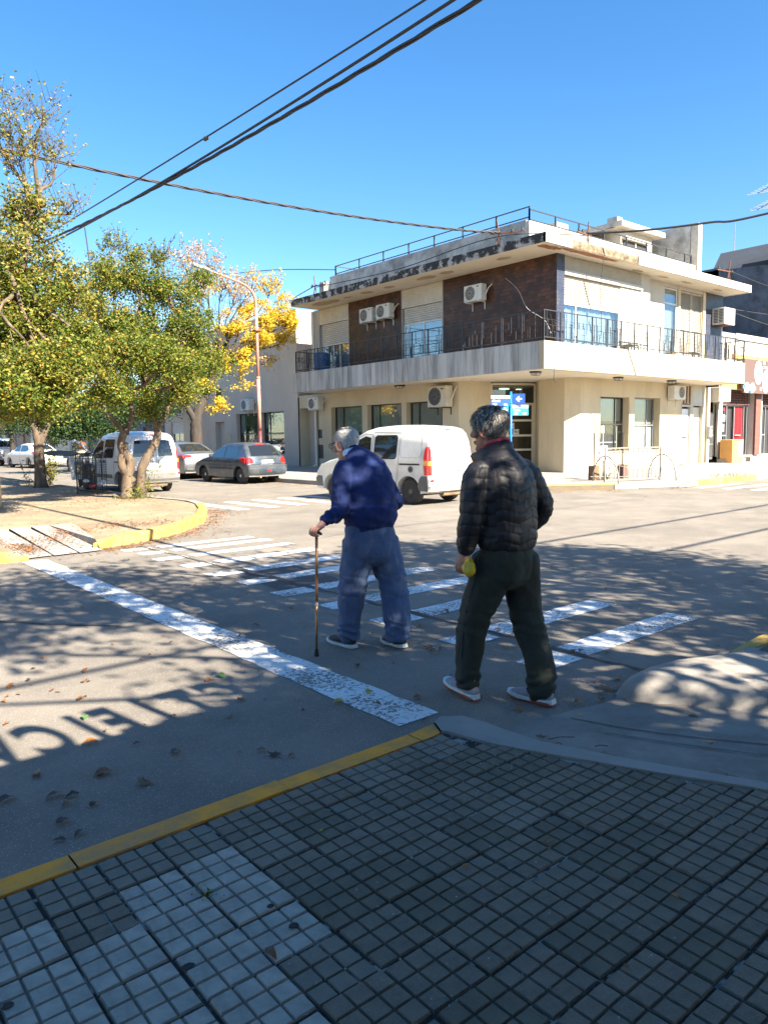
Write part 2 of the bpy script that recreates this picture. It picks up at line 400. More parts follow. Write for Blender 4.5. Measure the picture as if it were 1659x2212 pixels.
def kerb(pts_out, pts_in, z, m, name='kerb', parent=None, seg=None):
    mb = MB(); n = len(pts_out)
    for i in range(n-1):
        a, b, c, d = pts_out[i], pts_out[i+1], pts_in[i+1], pts_in[i]
        zz_ = z if not isinstance(z, (list, tuple)) else None
        za, zb = (z, z) if zz_ is not None else (z[i], z[i+1])
        bo = .015
        def lerp(p, q, t): return (p[0]+(q[0]-p[0])*t, p[1]+(q[1]-p[1])*t)
        w_ = max(.02, math.dist(a, d)); t = bo / w_
        a2, b2 = lerp(a, d, t), lerp(b, c, t)
        mb.add([(*a,-.03),(*b,-.03),(*b,zb-bo),(*a,za-bo),(*b2,zb),(*a2,za),(*c,zb),(*d,za),(*c,-.03),(*d,-.03)],
               [(0,1,2,3),(3,2,4,5),(5,4,6,7),(7,6,8,9)])
    o = mb.build(name, m, parent); return o
xs = [ -14, -6, -2, -.2, .75, 1.62, 2.38]
for i in range(len(xs)-1):
    a, b = xs[i], xs[i+1] - .006
    j = .004*math.sin(i*5)
    tag(kerb([(a,2.685+j),(b,2.685+j)], [(a,2.572),(b,2.572)], .122 + j, 'yellow_paint', 'kerb_stone', side))
tag(kerb([(2.385,2.69),(2.50,2.70),(2.58,2.70)], [(2.385,2.572),(2.45,2.575),(2.52,2.585)], .118, 'yellow_paint', 'kerb_stone', side))
EO = [(2.585,2.70),(2.66,2.735),(2.76,2.66),(2.785,2.50),(2.78,2.39),(2.80,2.18),(2.93,1.8),(3.03,1.56),(3.16,1.27),(3.36,.8),(3.58,.1),(3.78,-.7),(3.93,-2.5)]
EI = [(2.525,2.585),(2.53,2.58),(2.545,2.55),(2.57,2.42),(2.60,2.30),(2.655,2.16),(2.79,1.87),(2.90,1.62),(3.06,1.30),(3.25,.84),(3.47,.1),(3.67,-.7),(3.82,-2.5)]
tag(kerb(EO, EI, .128, 'concrete', 'ramp_edging', side))
# dropped kerb: the sloping slab between the edging and the flare, and the rounded flare itself
def lerp2(a, b, t): return (a[0]+(b[0]-a[0])*t, a[1]+(b[1]-a[1])*t)
nrow, ncol = 24, 10; v = []; f = []
for r_ in range(nrow+1):
    t = r_/nrow
    a = (2.74 + 1.06*t**1.0*1.0, 2.62 - 2.45*t); a = (2.72 + .40*t*2.0 + .10*t*t, 2.66 - 2.55*t)
    b = (3.86 + 1.0*t, 2.42 - 2.3*t)
    for c_ in range(ncol+1):
        p = lerp2(a, b, c_/ncol); z = .008 + .10*max(0, min(1, (2.5-p[1])/1.9))
        if c_ == 4: z -= .006
        v.append((p[0], p[1], z))
for r_ in range(nrow):
    for c_ in range(ncol):
        k = r_*(ncol+1)+c_; f.append((k, k+1, k+ncol+2, k+ncol+1))
ramp_o = mesh('ramp_slab', v, f, 'ramp_concrete', side, True)
FB = [(3.84,2.36),(3.90,2.47),(4.06,2.52),(4.30,2.545),(4.55,2.50),(4.85,2.36),(5.3,2.30),(7.0,2.2),(7.0,-1.2),(5.3,-1.2),(4.17,1.69)]
def fdist(x, y):
    best = 9; ins = False; n = len(FB)
    for i in range(n):
        (ax_, ay_), (bx_, by_) = FB[i], FB[(i+1) % n]; dx, dy = bx_-ax_, by_-ay_; t = max(0, min(1, ((x-ax_)*dx+(y-ay_)*dy)/(dx*dx+dy*dy))); best = min(best, math.hypot(x-ax_-dx*t, y-ay_-dy*t))
        if (ay_ > y) != (by_ > y) and x < (bx_-ax_)*(y-ay_)/(by_-ay_)+ax_: ins = not ins
    return best if ins else -best
v = []; f = []; nx, ny = 60, 56          # rounded concrete flare on the far side of the ramp
for j in range(ny+1):
    for i in range(nx+1):
        x = 3.80 + 1.65*i/nx; y = 2.60 - 2.3*j/ny; d_ = fdist(x, y)
        z = -.03 if d_ < 0 else .15*math.sqrt(max(0, 1-(1-min(d_/.26, 1))**2)) + .004*noise.noise(Vector((x*6, y*6, 0)))
        if abs((x-4.50) - (y-2.17)*.5) < .014 and y < 2.30: z -= .02
        v.append((x, y, z))
for j in range(ny):
    for i in range(nx):
        k = j*(nx+1)+i; f.append((k, k+1, k+nx+2, k+nx+1))
mesh('ramp_flare', v, f, 'concrete', side, True)
def slope_z(x, y): return .008 + .10*max(0, min(1, (2.5-y)/1.9)) + .004
for pts in ([(3.38,2.42),(3.44,2.12),(3.55,1.81),(3.70,1.49),(3.9,1.05),(4.2,.4)], [(3.30,2.2),(3.36,2.0),(3.46,1.7),(3.60,1.35),(3.8,.9)]):
    P = spline([(*p, 0) for p in pts], 6); n_ = len(P); mb = MB(); mb.add([(p.x-.005, p.y, slope_z(p.x, p.y)) for p in P] + [(p.x+.005, p.y, slope_z(p.x, p.y)) for p in P], [(i, i+1, n_+i+1, n_+i) for i in range(n_-1)]); mb.build('joint', 'tar', side)
MB().add([(5.0,2.1,.1535),(5.5,2.12,.1535),(5.5,1.7,.1535),(5.15,1.75,.1535),(5.02,1.95,.1535)], [(0,1,2,3,4)]).build('soil_patch', 'groove_dirt', side)
cs = MB().prism([(5.0,2.2),(7.0,2.15),(7.7,1.7),(8.0,.9),(8.0,-14),(3.9,-14),(3.9,-2.5),(4.3,.3),(4.75,.9)], -.02, .14)
tag(cs.build('corner_sidewalk', 'pale_concrete'), kind='structure')
kerb([(4.92,2.27),(5.2,2.24),(7.05,2.2),(7.8,1.8),(8.12,.9),(8.12,-14)], [(4.97,2.19),(5.2,2.12),(7.0,2.08),(7.7,1.7),(8.0,.9),(8.0,-14)], [.12,.168,.168,.168,.168,.168], 'yellow_worn', 'kerb_stone', bpy.data.objects['corner_sidewalk'])

# road markings and cracks
def rect(mb, x0, x1, y0, y1, z, j=.0, r=random.Random(5)):
    n = max(2, int(max(x1-x0, y1-y0)/.12)); top = []; bot = []
    if x1-x0 > y1-y0:
        for i in range(n+1):
            x = x0+(x1-x0)*i/n; bot.append((x, y0+r.uniform(-j,j), z)); top.append((x, y1+r.uniform(-j,j), z))
    else:
        for i in range(n+1):
            y = y0+(y1-y0)*i/n; bot.append((x1+r.uniform(-j,j), y, z)); top.append((x0+r.uniform(-j,j), y, z))
    k = len(bot); mb.add(bot+top, [(i, i+1, k+i+1, k+i) for i in range(k-1)])
road_o = bpy.data.objects['road']
mb = MB(); rect(mb, 2.60, 2.91, 3.0, 10.62, .004, .010); mb.build('stop_line', 'road_white', road_o)
ys = [3.34,4.11,4.98,5.78,6.59,7.38,8.08,8.87,9.6,10.24,10.72]
for i, y in enumerate(ys):
    mb = MB(); wd = .285 if i < 8 else .24
    rect(mb, 3.99 + .03*math.sin(i*3), 4.40, y-wd, y, .004, .009)
    rect(mb, 4.50, 6.10 + .05*math.sin(i*5), y-wd+.02, y+.02, .004, .009)
    mb.build('crossing_stripe', 'road_white', road_o)
for i in range(8):
    mb = MB(); x = 8.30 + .80*i; rect(mb, x-.15, x+.17, 14.75, 17.0, .004, .01); mb.build('crossing_stripe', 'road_white', road_o)
for i in range(10):
    mb = MB(); y = 3.3 + .8*i; rect(mb, 20.6, 23.2, y-.15, y+.15, .004, .01); mb.build('crossing_stripe', 'road_white', road_o)
def crack(pts, w0, seed, m='tar'):
    r = random.Random(seed); P = spline([(*p, 0) for p in pts], 8); a = []; b = []
    for i, p in enumerate(P):
        t = (P[min(i+1,len(P)-1)]-P[max(i-1,0)]).normalized(); n_ = Vector((-t.y, t.x, 0)); o_ = n_*r.uniform(-.02,.02); ww = w0*r.uniform(.35,1.2)
        a.append(p+o_+n_*ww); b.append(p+o_-n_*ww)
    k = len(a); mb = MB().add([(q.x,q.y,.007) for q in a+b], [(i,i+1,k+i+1,k+i) for i in range(k-1)]); mb.build('crack', m, road_o)
crack([(4.48,2.45),(4.46,3.2),(4.47,4.1),(4.45,5.5),(4.42,6.8),(4.38,8.3),(4.34,10.9)], .022, 1)
crack([(1.0,8.0),(1.7,7.0),(2.3,6.3)], .03, 2); crack([(.6,7.4),(1.3,8.2),(2.0,9.0)], .012, 3); crack([(6.4,9.6),(9,9.9),(13,9.7),(18,9.9)], .008, 4)
crack([(3.4,9.0),(3.9,8.0),(4.4,7.2)], .02, 5)
mb = MB().add([(4.1,6.6,.002),(4.9,6.2,.002),(5.1,7.9,.002),(4.3,8.3,.002)], [(0,1,2,3)]); mb.build('tar_patch', 'tar', road_o)

# far-left island
isl = MB().prism([(3.78,11.2),(4.14,11.3),(5.42,12.08),(6.4,13.2),(7.12,14.5),(7.6,15.7),(7.78,17.0),(7.62,18.2),(7.6,140),(-40,140),(-40,10.85),(2.56,10.85),(2.66,13.7),(4.2,13.7)], -.02, .125)
isl_o = isl.build('island_pavement', 'beige_paving'); tag(isl_o, kind='structure')
IK = [(3.70,11.06),(4.14,11.17),(4.8,11.48),(5.50,11.97),(6.5,13.1),(7.24,14.45),(7.74,15.6)]
IKi = [(3.78,11.2),(4.10,11.32),(4.7,11.62),(5.40,12.12),(6.38,13.22),(7.10,14.55),(7.58,15.72)]
kerb(IK, IKi, [.09,.15,.16,.16,.16,.16,.15], 'yellow_worn', 'kerb_stone', isl_o)
kerb([(7.74,15.6),(7.93,16.4),(7.92,17.1),(7.75,18.2)], [(7.58,15.72),(7.75,16.45),(7.75,17.05),(7.6,18.1)], .15, 'concrete', 'kerb_stone', isl_o)
kerb([(7.75,18.2),(7.75,140)], [(7.6,18.1),(7.6,140)], .15, 'pale_concrete', 'kerb_stone', isl_o)
kerb([(-40,10.72),(-6,10.72),(1.9,10.72)], [(-40,10.86),(-6,10.86),(1.9,10.86)], .15, 'pale_concrete', 'kerb_stone', isl_o)
kerb([(1.9,10.72),(2.45,10.70),(2.72,10.72)], [(1.9,10.86),(2.4,10.86),(2.64,11.0)], [.15,.13,.05], 'yellow_worn', 'kerb_stone', isl_o)
for k in range(3):      # the three pale slabs of the dropped kerb
    x0 = 2.72 + .35*k; x1 = x0 + .335; sk = .13
    mb = MB(); mb.add([(x0,10.78,.02),(x1,10.82,.02),(x1+sk*.6,13.72,.135),(x0+sk,13.72,.135)], [(0,1,2,3)]); mb.build('ramp_slab', 'pale_concrete', isl_o)
mb = MB().add([(2.60,10.78,.015),(2.72,10.78,.015),(2.85,13.72,.13),(2.45,13.72,.14),(2.4,11.0,.13)], [(0,1,2),(0,2,3),(0,3,4)]); mb.build('ramp_flare', 'concrete', isl_o)
mb = MB().add([(3.75,10.88,.015),(3.78,11.2,.14),(4.25,13.72,.14),(3.86,13.72,.13)], [(0,1,2,3)]); mb.build('ramp_flare', 'concrete', isl_o)
mb = MB().add([(2.3,10.6,.0035),(7.0,10.6,.0035),(7.0,10.9,.0035),(2.3,10.9,.0035)], [(0,1,2,3)])

# east block pavement
EK = [(14.4,140),(14.4,21),(14.55,18.5),(14.95,16.6),(15.8,14.75),(17.04,13.15),(18.6,11.95),(20.2,11.1),(21.2,10.92),(60,10.9)]
EKi = [(14.55,140),(14.55,21),(14.7,18.6),(15.08,16.7),(15.92,14.85),(17.14,13.27),(18.68,12.08),(20.24,11.25),(21.2,11.07),(60,11.05)]
ek = MB().prism(EKi[::-1] + [(14.55,140)][:0] + [(90,140),(90,11.05)][::-1][:0] + [(60,140)], -.02, .148)
ek = MB().prism([(14.55,140)] + EKi[1:] + [(60,140)], -.02, .148)
ek_o = ek.build('corner_pavement', 'pale_concrete'); tag(ek_o, kind='structure')
kerb(EK[:3], EKi[:3], .155, 'pale_concrete', 'kerb_stone', ek_o)
kerb(EK[2:7], EKi[2:7], .155, 'concrete', 'kerb_stone', ek_o)
kerb(EK[5:7], [(p[0]+.01,p[1]+.01) for p in EKi[5:7]], .165, 'yellow_worn', 'kerb_stone', ek_o)
kerb([(18.6,11.93),(18.95,11.75),(19.3,11.6)], [(18.7,12.1),(19.05,11.95),(19.4,11.8)], [.165,.12,.02], 'concrete', 'kerb_stone', ek_o)
mb = MB().add([(19.3,11.55,.012),(20.6,11.0,.012),(21.1,12.2,.16),(19.9,12.6,.16)], [(0,1,2,3)]); mb.build('ramp_slab', 'concrete', ek_o)
kerb([(20.5,11.02),(21.0,10.88),(21.3,10.86)], [(20.6,11.2),(21.1,11.1),(21.3,11.06)], [.02,.15,.165], 'concrete', 'kerb_stone', ek_o)
kerb([(21.3,10.86),(25.2,10.86)], [(21.3,11.06),(25.2,11.06)], .165, 'yellow_worn', 'kerb_stone', ek_o)
kerb([(25.2,10.87),(60,10.87)], [(25.2,11.06),(60,11.06)], .16, 'pale_concrete', 'kerb_stone', ek_o)
# ================================================================ corner building
LX, RY = 21.05, 16.65          # the two ground-floor wall planes
ZS = 3.68                      # soffit of the balcony
B = thing('corner_building', (26, 22, .15), 'cream two-storey corner building with wraparound balcony, brown tiled upper walls and stained roof edge', 'building')
def part(mb, name, m, parent=None, label=None, kind=None):
    o = mb.build(name, m, parent or B)
    if label: o['label'] = label
    if kind: o['kind'] = kind
    return o
LW = [(26.5,28.85,.88,3.0,.30),(23.82,26.13,.88,3.0,.30),(21.35,23.5,.88,3.0,.30),(30.15,31.5,.15,3.05,.55)]
RW = [(24.88,26.88,.89,3.01,.34),(27.25,29.22,.88,3.03,.34),(30.97,31.74,.2,2.85,.12),(31.94,32.84,.2,2.85,.18)]
mb = MB()
mb.wall(0, LX, 20.45, 31.55, .13, ZS, LW, .3)
mb.wall(1, RY, 23.60, 33.1, .13, ZS, RW, .3)
mb.add([(LX,20.45,.13),(21.3,20.0,.13),(21.3,20.0,ZS),(LX,20.45,ZS)], [(0,1,2,3)])
mb.add([(21.3,20.0,.13),(22.32,19.92,.13),(22.32,19.92,ZS),(21.3,20.0,ZS)], [(0,1,2,3)])
mb.add([(24.15,19.15,.13),(23.50,18.50,.13),(23.50,18.50,ZS),(24.15,19.15,ZS)], [(0,1,2,3)])
mb.add([(23.50,18.50,.13),(23.12,17.02,.13),(23.12,17.02,ZS),(23.50,18.50,ZS)], [(0,1,2,3)])
mb.add([(23.12,17.02,.13),(23.60,RY,.13),(23.60,RY,ZS),(23.12,17.02,ZS)], [(0,1,2,3)])
mb.add([(33.1,RY,.13),(33.1,31.5,.13),(33.1,31.5,ZS),(33.1,RY,ZS)], [(0,1,2,3)])
wall_g = part(mb, 'wall', 'plaster')
# dark room volumes behind the openings
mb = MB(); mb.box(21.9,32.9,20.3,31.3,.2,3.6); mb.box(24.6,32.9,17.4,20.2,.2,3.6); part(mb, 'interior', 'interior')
# soffit and balcony
mb = MB(); mb.add([(19.24,14.96,ZS),(33.1,14.96,ZS),(33.1,31.5,ZS),(24.0,31.5,ZS),(24.0,29.26,ZS),(19.24,29.26,ZS)], [(0,1,2,3,4,5)]); part(mb, 'soffit', 'soffit')
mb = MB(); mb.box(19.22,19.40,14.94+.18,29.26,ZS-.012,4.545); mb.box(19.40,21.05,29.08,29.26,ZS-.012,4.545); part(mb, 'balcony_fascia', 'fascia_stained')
mb = MB(); mb.box(19.22,33.11,14.94,15.12,ZS-.012,4.545); mb.box(32.93,33.11,15.12,16.6,ZS-.012,4.545); part(mb, 'balcony_fascia', 'fascia_clean')
mb = MB(); mb.box(19.39,33.0,15.1,29.1,4.30,4.36); part(mb, 'balcony_floor', 'concrete')
# upper walls
mb = MB(); UX = 20.75; UY = 15.72
mb.wall(0, UX, 20.95, 23.42, 4.3, 7.56, [(21.05,23.40,4.3,7.55,.12)], .12)
mb.wall(0, UX, 26.85, 29.9, 4.3, 7.56, [(26.98,29.28,4.3,7.55,.12)], .12)
mb.add([(UX,29.9,4.3),(22.5,29.9,4.3),(22.5,29.9,7.56),(UX,29.9,7.56)], [(0,1,2,3)])
mb.add([(26.02,UY,4.3),(26.66,UY,4.3),(26.66,UY,7.56),(26.02,UY,7.56)], [(0,1,2,3)])
mb.add([(26.66,UY,4.3),(26.66,16.0,4.3),(26.66,16.0,7.56),(26.66,UY,7.56)], [(0,1,2,3)])
mb.add([(26.66,16.0,4.3),(28.15,16.0,4.3),(28.15,16.0,7.56),(26.66,16.0,7.56)], [(0,1,2,3)])
mb.wall(1, 16.0, 28.15, 31.5, 4.3, 7.56, [(28.2,29.25,4.3,7.4,.08),(29.45,31.3,4.3,7.4,.10)], .1)
mb.add([(33.25,16.05,4.3),(33.25,29,4.3),(33.25,29,7.56),(33.25,16.05,7.56)], [(0,1,2,3)])
mb.box(20.9,21.0,20.9,29.9,4.3,7.5); mb.box(26.5,33.2,16.2,16.4,4.3,7.5); mb.box(21.2,26.6,15.95,16.1,4.3,7.5)
part(mb, 'wall', 'white_plaster', label='white plastered upper wall')
mb = MB(); mb.add([(UX-.01,15.62,4.3),(UX-.01,20.97,4.3),(UX-.01,20.97,7.56),(UX-.01,15.62,7.56)], [(0,3,2,1)])
mb2_ = MB().add([(UX-.01,23.40,4.3),(UX-.01,26.95,4.3),(UX-.01,26.95,7.56),(UX-.01,23.40,7.56)], [(0,3,2,1)])
# glazed brick tiles: a wall material with real courses
def tiles_mat(name, c1, c2, c3, sx, sz, ax, mort=(.02,.016,.014)):
    m = bpy.data.materials.new(name); m.use_nodes = True; MATS[name] = m; N = m.node_tree.nodes; L = m.node_tree.links; b = N['Principled BSDF']
    tc = N.new('ShaderNodeTexCoord'); sp = N.new('ShaderNodeSeparateXYZ'); cb = N.new('ShaderNodeCombineXYZ'); L.new(tc.outputs['Object'], sp.inputs[0])
    L.new(sp.outputs['Y' if ax == 0 else 'X'], cb.inputs[0]); L.new(sp.outputs['Z'], cb.inputs[1])
    br = N.new('ShaderNodeTexBrick'); br.offset = .5; br.inputs['Scale'].default_value = 1; br.inputs['Brick Width'].default_value = sx; br.inputs['Row Height'].default_value = sz
    br.inputs['Mortar Size'].default_value = .006; br.inputs['Color1'].default_value = (*c1,1); br.inputs['Color2'].default_value = (*c2,1); br.inputs['Mortar'].default_value = (*mort,1); br.inputs['Bias'].default_value = -.1
    L.new(cb.outputs[0], br.inputs[0]); nz = N.new('ShaderNodeTexNoise'); nz.inputs['Scale'].default_value = 1.4; nz.inputs['Detail'].default_value = 5; L.new(tc.outputs['Object'], nz.inputs[0])
    mr = N.new('ShaderNodeMapRange'); mr.inputs[1].default_value = .4; mr.inputs[2].default_value = .7; L.new(nz.outputs[0], mr.inputs[0])
    mx = N.new('ShaderNodeMix'); mx.data_type = 'RGBA'; L.new(mr.outputs[0], mx.inputs[0]); L.new(br.outputs[0], mx.inputs[6]); mx.inputs[7].default_value = (*c3,1)
    L.new(mx.outputs[2], b.inputs['Base Color']); b.inputs['Roughness'].default_value = .35; b.inputs['Specular IOR Level'].default_value = .28
    bp = N.new('ShaderNodeBump'); bp.inputs['Strength'].default_value = .6; bp.inputs['Distance'].default_value = .008; bp.invert = True
    L.new(br.outputs['Fac'], bp.inputs['Height']); L.new(bp.outputs[0], b.inputs['Normal'])
tiles_mat('glazed_brown', (.125,.048,.022), (.042,.018,.012), (.030,.015,.011), .24, .13, 0)
tiles_mat('glazed_blue', (.05,.06,.10), (.10,.09,.09), (.03,.04,.07), .12, .12, 1)
part(mb, 'tiled_wall', 'glazed_brown', label='glazed brown tiled upper wall'); part(mb2_, 'tiled_wall', 'glazed_brown', label='glazed brown tiled panel between the shutters')
mb = MB(); mb.add([(UX-.01,15.62,4.3),(21.16,15.62,4.3),(21.16,15.62,7.56),(UX-.01,15.62,7.56)], [(0,1,2,3)]); mb.add([(21.16,15.62,4.3),(21.16,15.9,4.3),(21.16,15.9,7.56),(21.16,15.62,7.56)], [(0,1,2,3)])
part(mb, 'tiled_wall', 'glazed_blue', label='dark blue tiled wall strip at the corner')
mb = MB(); mb.add([(31.5,16.05,4.3),(33.25,16.05,4.3),(33.25,16.05,7.56),(31.5,16.05,7.56)], [(0,1,2,3)]); part(mb, 'tiled_wall', 'glazed_blue', label='dark blue tiled wall at the far end')
# roof slab, broken edge, parapets
mb = MB(); mb.add([(19.24,14.92,7.555),(33.38,14.92,7.555),(33.38,29.2,7.555),(19.24,29.2,7.555)], [(0,1,2,3)]); mb.add([(19.3,14.98,7.84),(33.3,14.98,7.84),(33.3,29.2,7.84),(19.3,29.2,7.84)], [(0,1,2,3)]); part(mb, 'roof_slab', 'soffit')
mb = MB(); n = 70; rr = random.Random(4)
def edge_strip(mb, P, n, j):
    for i in range(n):
        a, b = P(i/n), P((i+1)/n)
        mb.add([(a[0],a[1],7.55),(b[0],b[1],7.55),(b[0],b[1],7.85),(a[0],a[1],7.85)], [(0,1,2,3)])
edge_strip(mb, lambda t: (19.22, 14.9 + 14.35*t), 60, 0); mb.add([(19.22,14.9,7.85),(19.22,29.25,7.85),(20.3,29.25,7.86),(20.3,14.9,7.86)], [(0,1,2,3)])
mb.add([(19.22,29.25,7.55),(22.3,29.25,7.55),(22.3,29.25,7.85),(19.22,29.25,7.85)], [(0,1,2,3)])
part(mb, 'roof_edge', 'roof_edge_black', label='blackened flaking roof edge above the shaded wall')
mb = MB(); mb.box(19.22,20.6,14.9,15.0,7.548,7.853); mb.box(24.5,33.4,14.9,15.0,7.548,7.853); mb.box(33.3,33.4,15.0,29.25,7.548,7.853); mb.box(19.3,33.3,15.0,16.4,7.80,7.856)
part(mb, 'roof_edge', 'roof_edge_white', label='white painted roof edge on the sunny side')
mb = MB(); r2 = random.Random(9); v = []; n = 44; m_ = 6   # eroded stretch where the render fell off
for i in range(n+1):
    x = 20.6 + 3.9*i/n
    for k in range(m_+1):
        z = 7.855 - .305*k/m_ ; v.append((x, 14.955 + .05*noise.noise(Vector((x*3, z*6, 1))) + (.04 if k in (0, m_) else 0), z))
mb.add(v, [(i*(m_+1)+k, i*(m_+1)+k+1, (i+1)*(m_+1)+k+1, (i+1)*(m_+1)+k) for i in range(n) for k in range(m_)]); part(mb, 'roof_edge', 'eroded', label='eroded roof edge with render fallen off')
mat('eroded_red', (.36,.15,.08), .95, (.20,.09,.05), 5, bump=.6, bsc=20)
mat('eroded_sand', (.42,.34,.24), .95, (.32,.25,.17), 5, bump=.6, bsc=20)
def blotch(cx, cy, rx, ry, m, seed, z=7.549):
    r = random.Random(seed); P = [(cx + rx*math.cos(a)*(1+r.uniform(-.2,.2)), cy + ry*math.sin(a)*(1+r.uniform(-.25,.25)), z) for a in [i*math.pi/10 for i in range(20)]]
    MB().add(P, [tuple(range(20))]).build('bare_patch', MATS[m], B)
blotch(21.9, 15.12, 1.6, .16, 'eroded_red', 1); blotch(19.9, 15.3, .5, .18, 'eroded_red', 2)
for cy, rx, ry, sd in ((27.6,.35,.9,3),(24.6,.2,.35,4),(23.2,.16,.3,5),(21.0,.22,.5,6),(19.9,.2,.35,7),(17.2,.2,.3,8),(25.9,.1,.3,9)):
    blotch(19.9, cy, rx, ry, 'eroded_sand', sd)
for cx in (25.4, 27.2, 29.0, 31.6): blotch(cx, 15.5, .35, .1, 'eroded_sand', int(cx*10))
mb = MB(); mb.box(20.3,20.48,16.6,27.7,7.85,8.75); part(mb, 'parapet', 'parapet_grey')
mb = MB(); mb.box(20.3,31.4,16.42,16.6,7.85,8.70); part(mb, 'parapet', 'roof_edge_white')
mb = MB(); mb.box(20.05,20.9,27.7,27.9,7.85,8.55); mb.box(20.0,20.25,27.75,28.1,7.85,8.5); part(mb, 'parapet', 'parapet_grey')
# roof railing
def railing(posts, zt, zb, name, m='rail_metal', w_=.022, zp=None):
    mb = MB()
    for a, b in zip(posts, posts[1:]):
        for z in (zt, zb):
            mb.tube([(a[0],a[1],z),(b[0],b[1],z)], .024, 4)
    for p in posts: mb.box(p[0]-w_, p[0]+w_, p[1]-w_, p[1]+w_, zp or zb-.1, zt+.02)
    return part(mb, name, m)
LPy = [16.45,17.9,19.5,21.0,22.45,24.0,25.6,27.3]
railing([(20.33,y) for y in LPy[::-1]], 9.15, 8.82, 'roof_railing', zp=8.7)
railing([(20.33,16.45),(21.74,16.45),(23.1,16.45),(24.64,16.45),(26.14,16.45),(27.57,16.45),(29.07,16.45),(30.55,16.45),(31.1,16.45)], 9.07, 8.74, 'roof_railing', zp=8.6)
railing([(20.33,27.3),(22.4,27.3)], 9.15, 8.82, 'roof_railing', zp=8.7)
# balcony railing with its staggered bars
def balcony_rail(P0, P1, n, seed, light=False):
    r = random.Random(seed); P0 = Vector((*P0, 0)); P1 = Vector((*P1, 0)); d = (P1-P0); Lg = d.length; d.normalize()
    mb = MB(); z0, z1 = 4.62, 5.50
    pt = lambda s, z: (P0.x + d.x*s, P0.y + d.y*s, z)
    def bar(sa, za, sb, zb, w_=.008): mb.tube([pt(sa,za), pt(sb,zb)], w_*1.35, 4)
    for z in (z0+.04, z1): mb.tube([pt(0,z), pt(Lg,z)], .022, 4)
    step = Lg/n
    for i in range(n+1):
        s = step*i; bar(s, 4.5, s, z1, .020)
        if i == n: break
        bar(s, 5.05, s+step, 5.05, .006); bar(s, 5.22, s+step, 5.22, .005)
        for k in range(1, 8):
            ss = s + step*k/8 + r.uniform(-.03,.03); a = r.choice((4.66,4.66,4.9,5.05)); b = r.choice((5.48,5.48,5.25,5.05,4.95))
            if b > a + .15: bar(ss, a, ss, b, .009)
        q = s + step*r.choice((.3,.55)); bar(q, 5.0+r.uniform(0,.2), q+step*.2, 5.0+r.uniform(0,.2), .006); bar(q, 4.85, q+step*.25, 4.85, .007)
    return part(mb, 'balcony_railing', 'rail_metal')
balcony_rail((19.27,15.0), (19.27,29.05), 16, 1); balcony_rail((19.27,14.99), (33.1,14.99), 16, 2)
balcony_rail((33.08,15.0), (33.08,16.5), 2, 3); balcony_rail((19.27,29.05), (20.7,29.05), 2, 4)
# ---- windows
def window(axis, c, a0, a1, z0, z1, fm, verts=(), trans=(), fw=.045, gl='window_glass', name='window', parent=None, blinds=(), dp=.05, panes=True, flip=1):
    """frame in the wall opening; verts/trans are fractions; blinds: (fa0,fa1,fz0,fz1,material,offset)."""
    def bx(mb, u0, u1, v0, v1, d0, d1):
        if axis == 0: mb.box(c+d0, c+d1, u0, u1, v0, v1)
        else: mb.box(u0, u1, c+d0, c+d1, v0, v1)
    mb = MB(); W = a1-a0; H = z1-z0
    bx(mb, a0, a0+fw, z0, z1, 0, dp); bx(mb, a1-fw, a1, z0, z1, 0, dp); bx(mb, a0+fw, a1-fw, z1-fw, z1, 0, dp); bx(mb, a0+fw, a1-fw, z0, z0+fw, 0, dp)
    for t in verts: bx(mb, a0+W*t-fw/2, a0+W*t+fw/2, z0+fw, z1-fw, .004, dp-.004)
    for t in trans: bx(mb, a0+fw, a1-fw, z0+H*t-fw/2, z0+H*t+fw/2, .007, dp-.007)
    fr = mb.build(name, fm, parent or B)
    if panes:
        cu = [0, *verts, 1]; cv = [0, *trans, 1]
        for i in range(len(cu)-1):
            for j in range(len(cv)-1):
                mb = MB(); bx(mb, a0+W*cu[i]+fw/2, a0+W*cu[i+1]-fw/2, z0+H*cv[j]+fw/2, z0+H*cv[j+1]-fw/2, dp*.5-.002, dp*.5+.002)
                mb.build('pane', gl, fr)
    for (p0, p1, q0, q1, m, off) in blinds:
        mb = MB(); bx(mb, a0+W*p0, a0+W*p1, z0+H*q0, z0+H*q1, dp+off, dp+off+.006); mb.build('blind', m, fr)
    return fr
for (a0, a1, z0, z1, d), vv in zip(LW[:3], (.27, .25, .24)):
    # panes: narrow light at the far end, wide one near; blinds cover the upper lights
    window(0, LX+d-.06, a0+.02, a1-.02, z0, z1, 'black_metal', (.12, 1-vv), (.42,), blinds=((.02,.98,.44,.99,'blind',.03),))
window(1, RY+.28, 24.90, 26.86, .90, 3.0, 'black_metal', (.72,), (.50,), blinds=((.02,.70,.56,.98,'blind',.04),(.73,.98,.56,.98,'white_plaster',.05)))
window(1, RY+.28, 27.27, 29.2, .89, 3.02, 'grey_metal', (.72,), (.48,), blinds=((.02,.70,.50,.98,'blind',.04),(.73,.98,.5,.98,'white_plaster',.05),(.02,.98,.02,.47,'door_white',.03)))
# white inner casement of the first window
mb = MB()
for x in (24.97, 25.62, 26.55): mb.box(x, x+.05, RY+.36, RY+.39, .95, 1.95)
for z in (.95, 1.22, 1.93): mb.box(24.97, 26.6, RY+.355, RY+.385, z, z+.04)
part(mb, 'inner_casement', 'white_frame')
for a0, a1 in ((24.8,26.9),(27.2,29.25)):
    mb = MB(); mb.box(a0, a1, RY-.04, RY+.30, .84, .888); part(mb, 'window_sill', 'concrete')
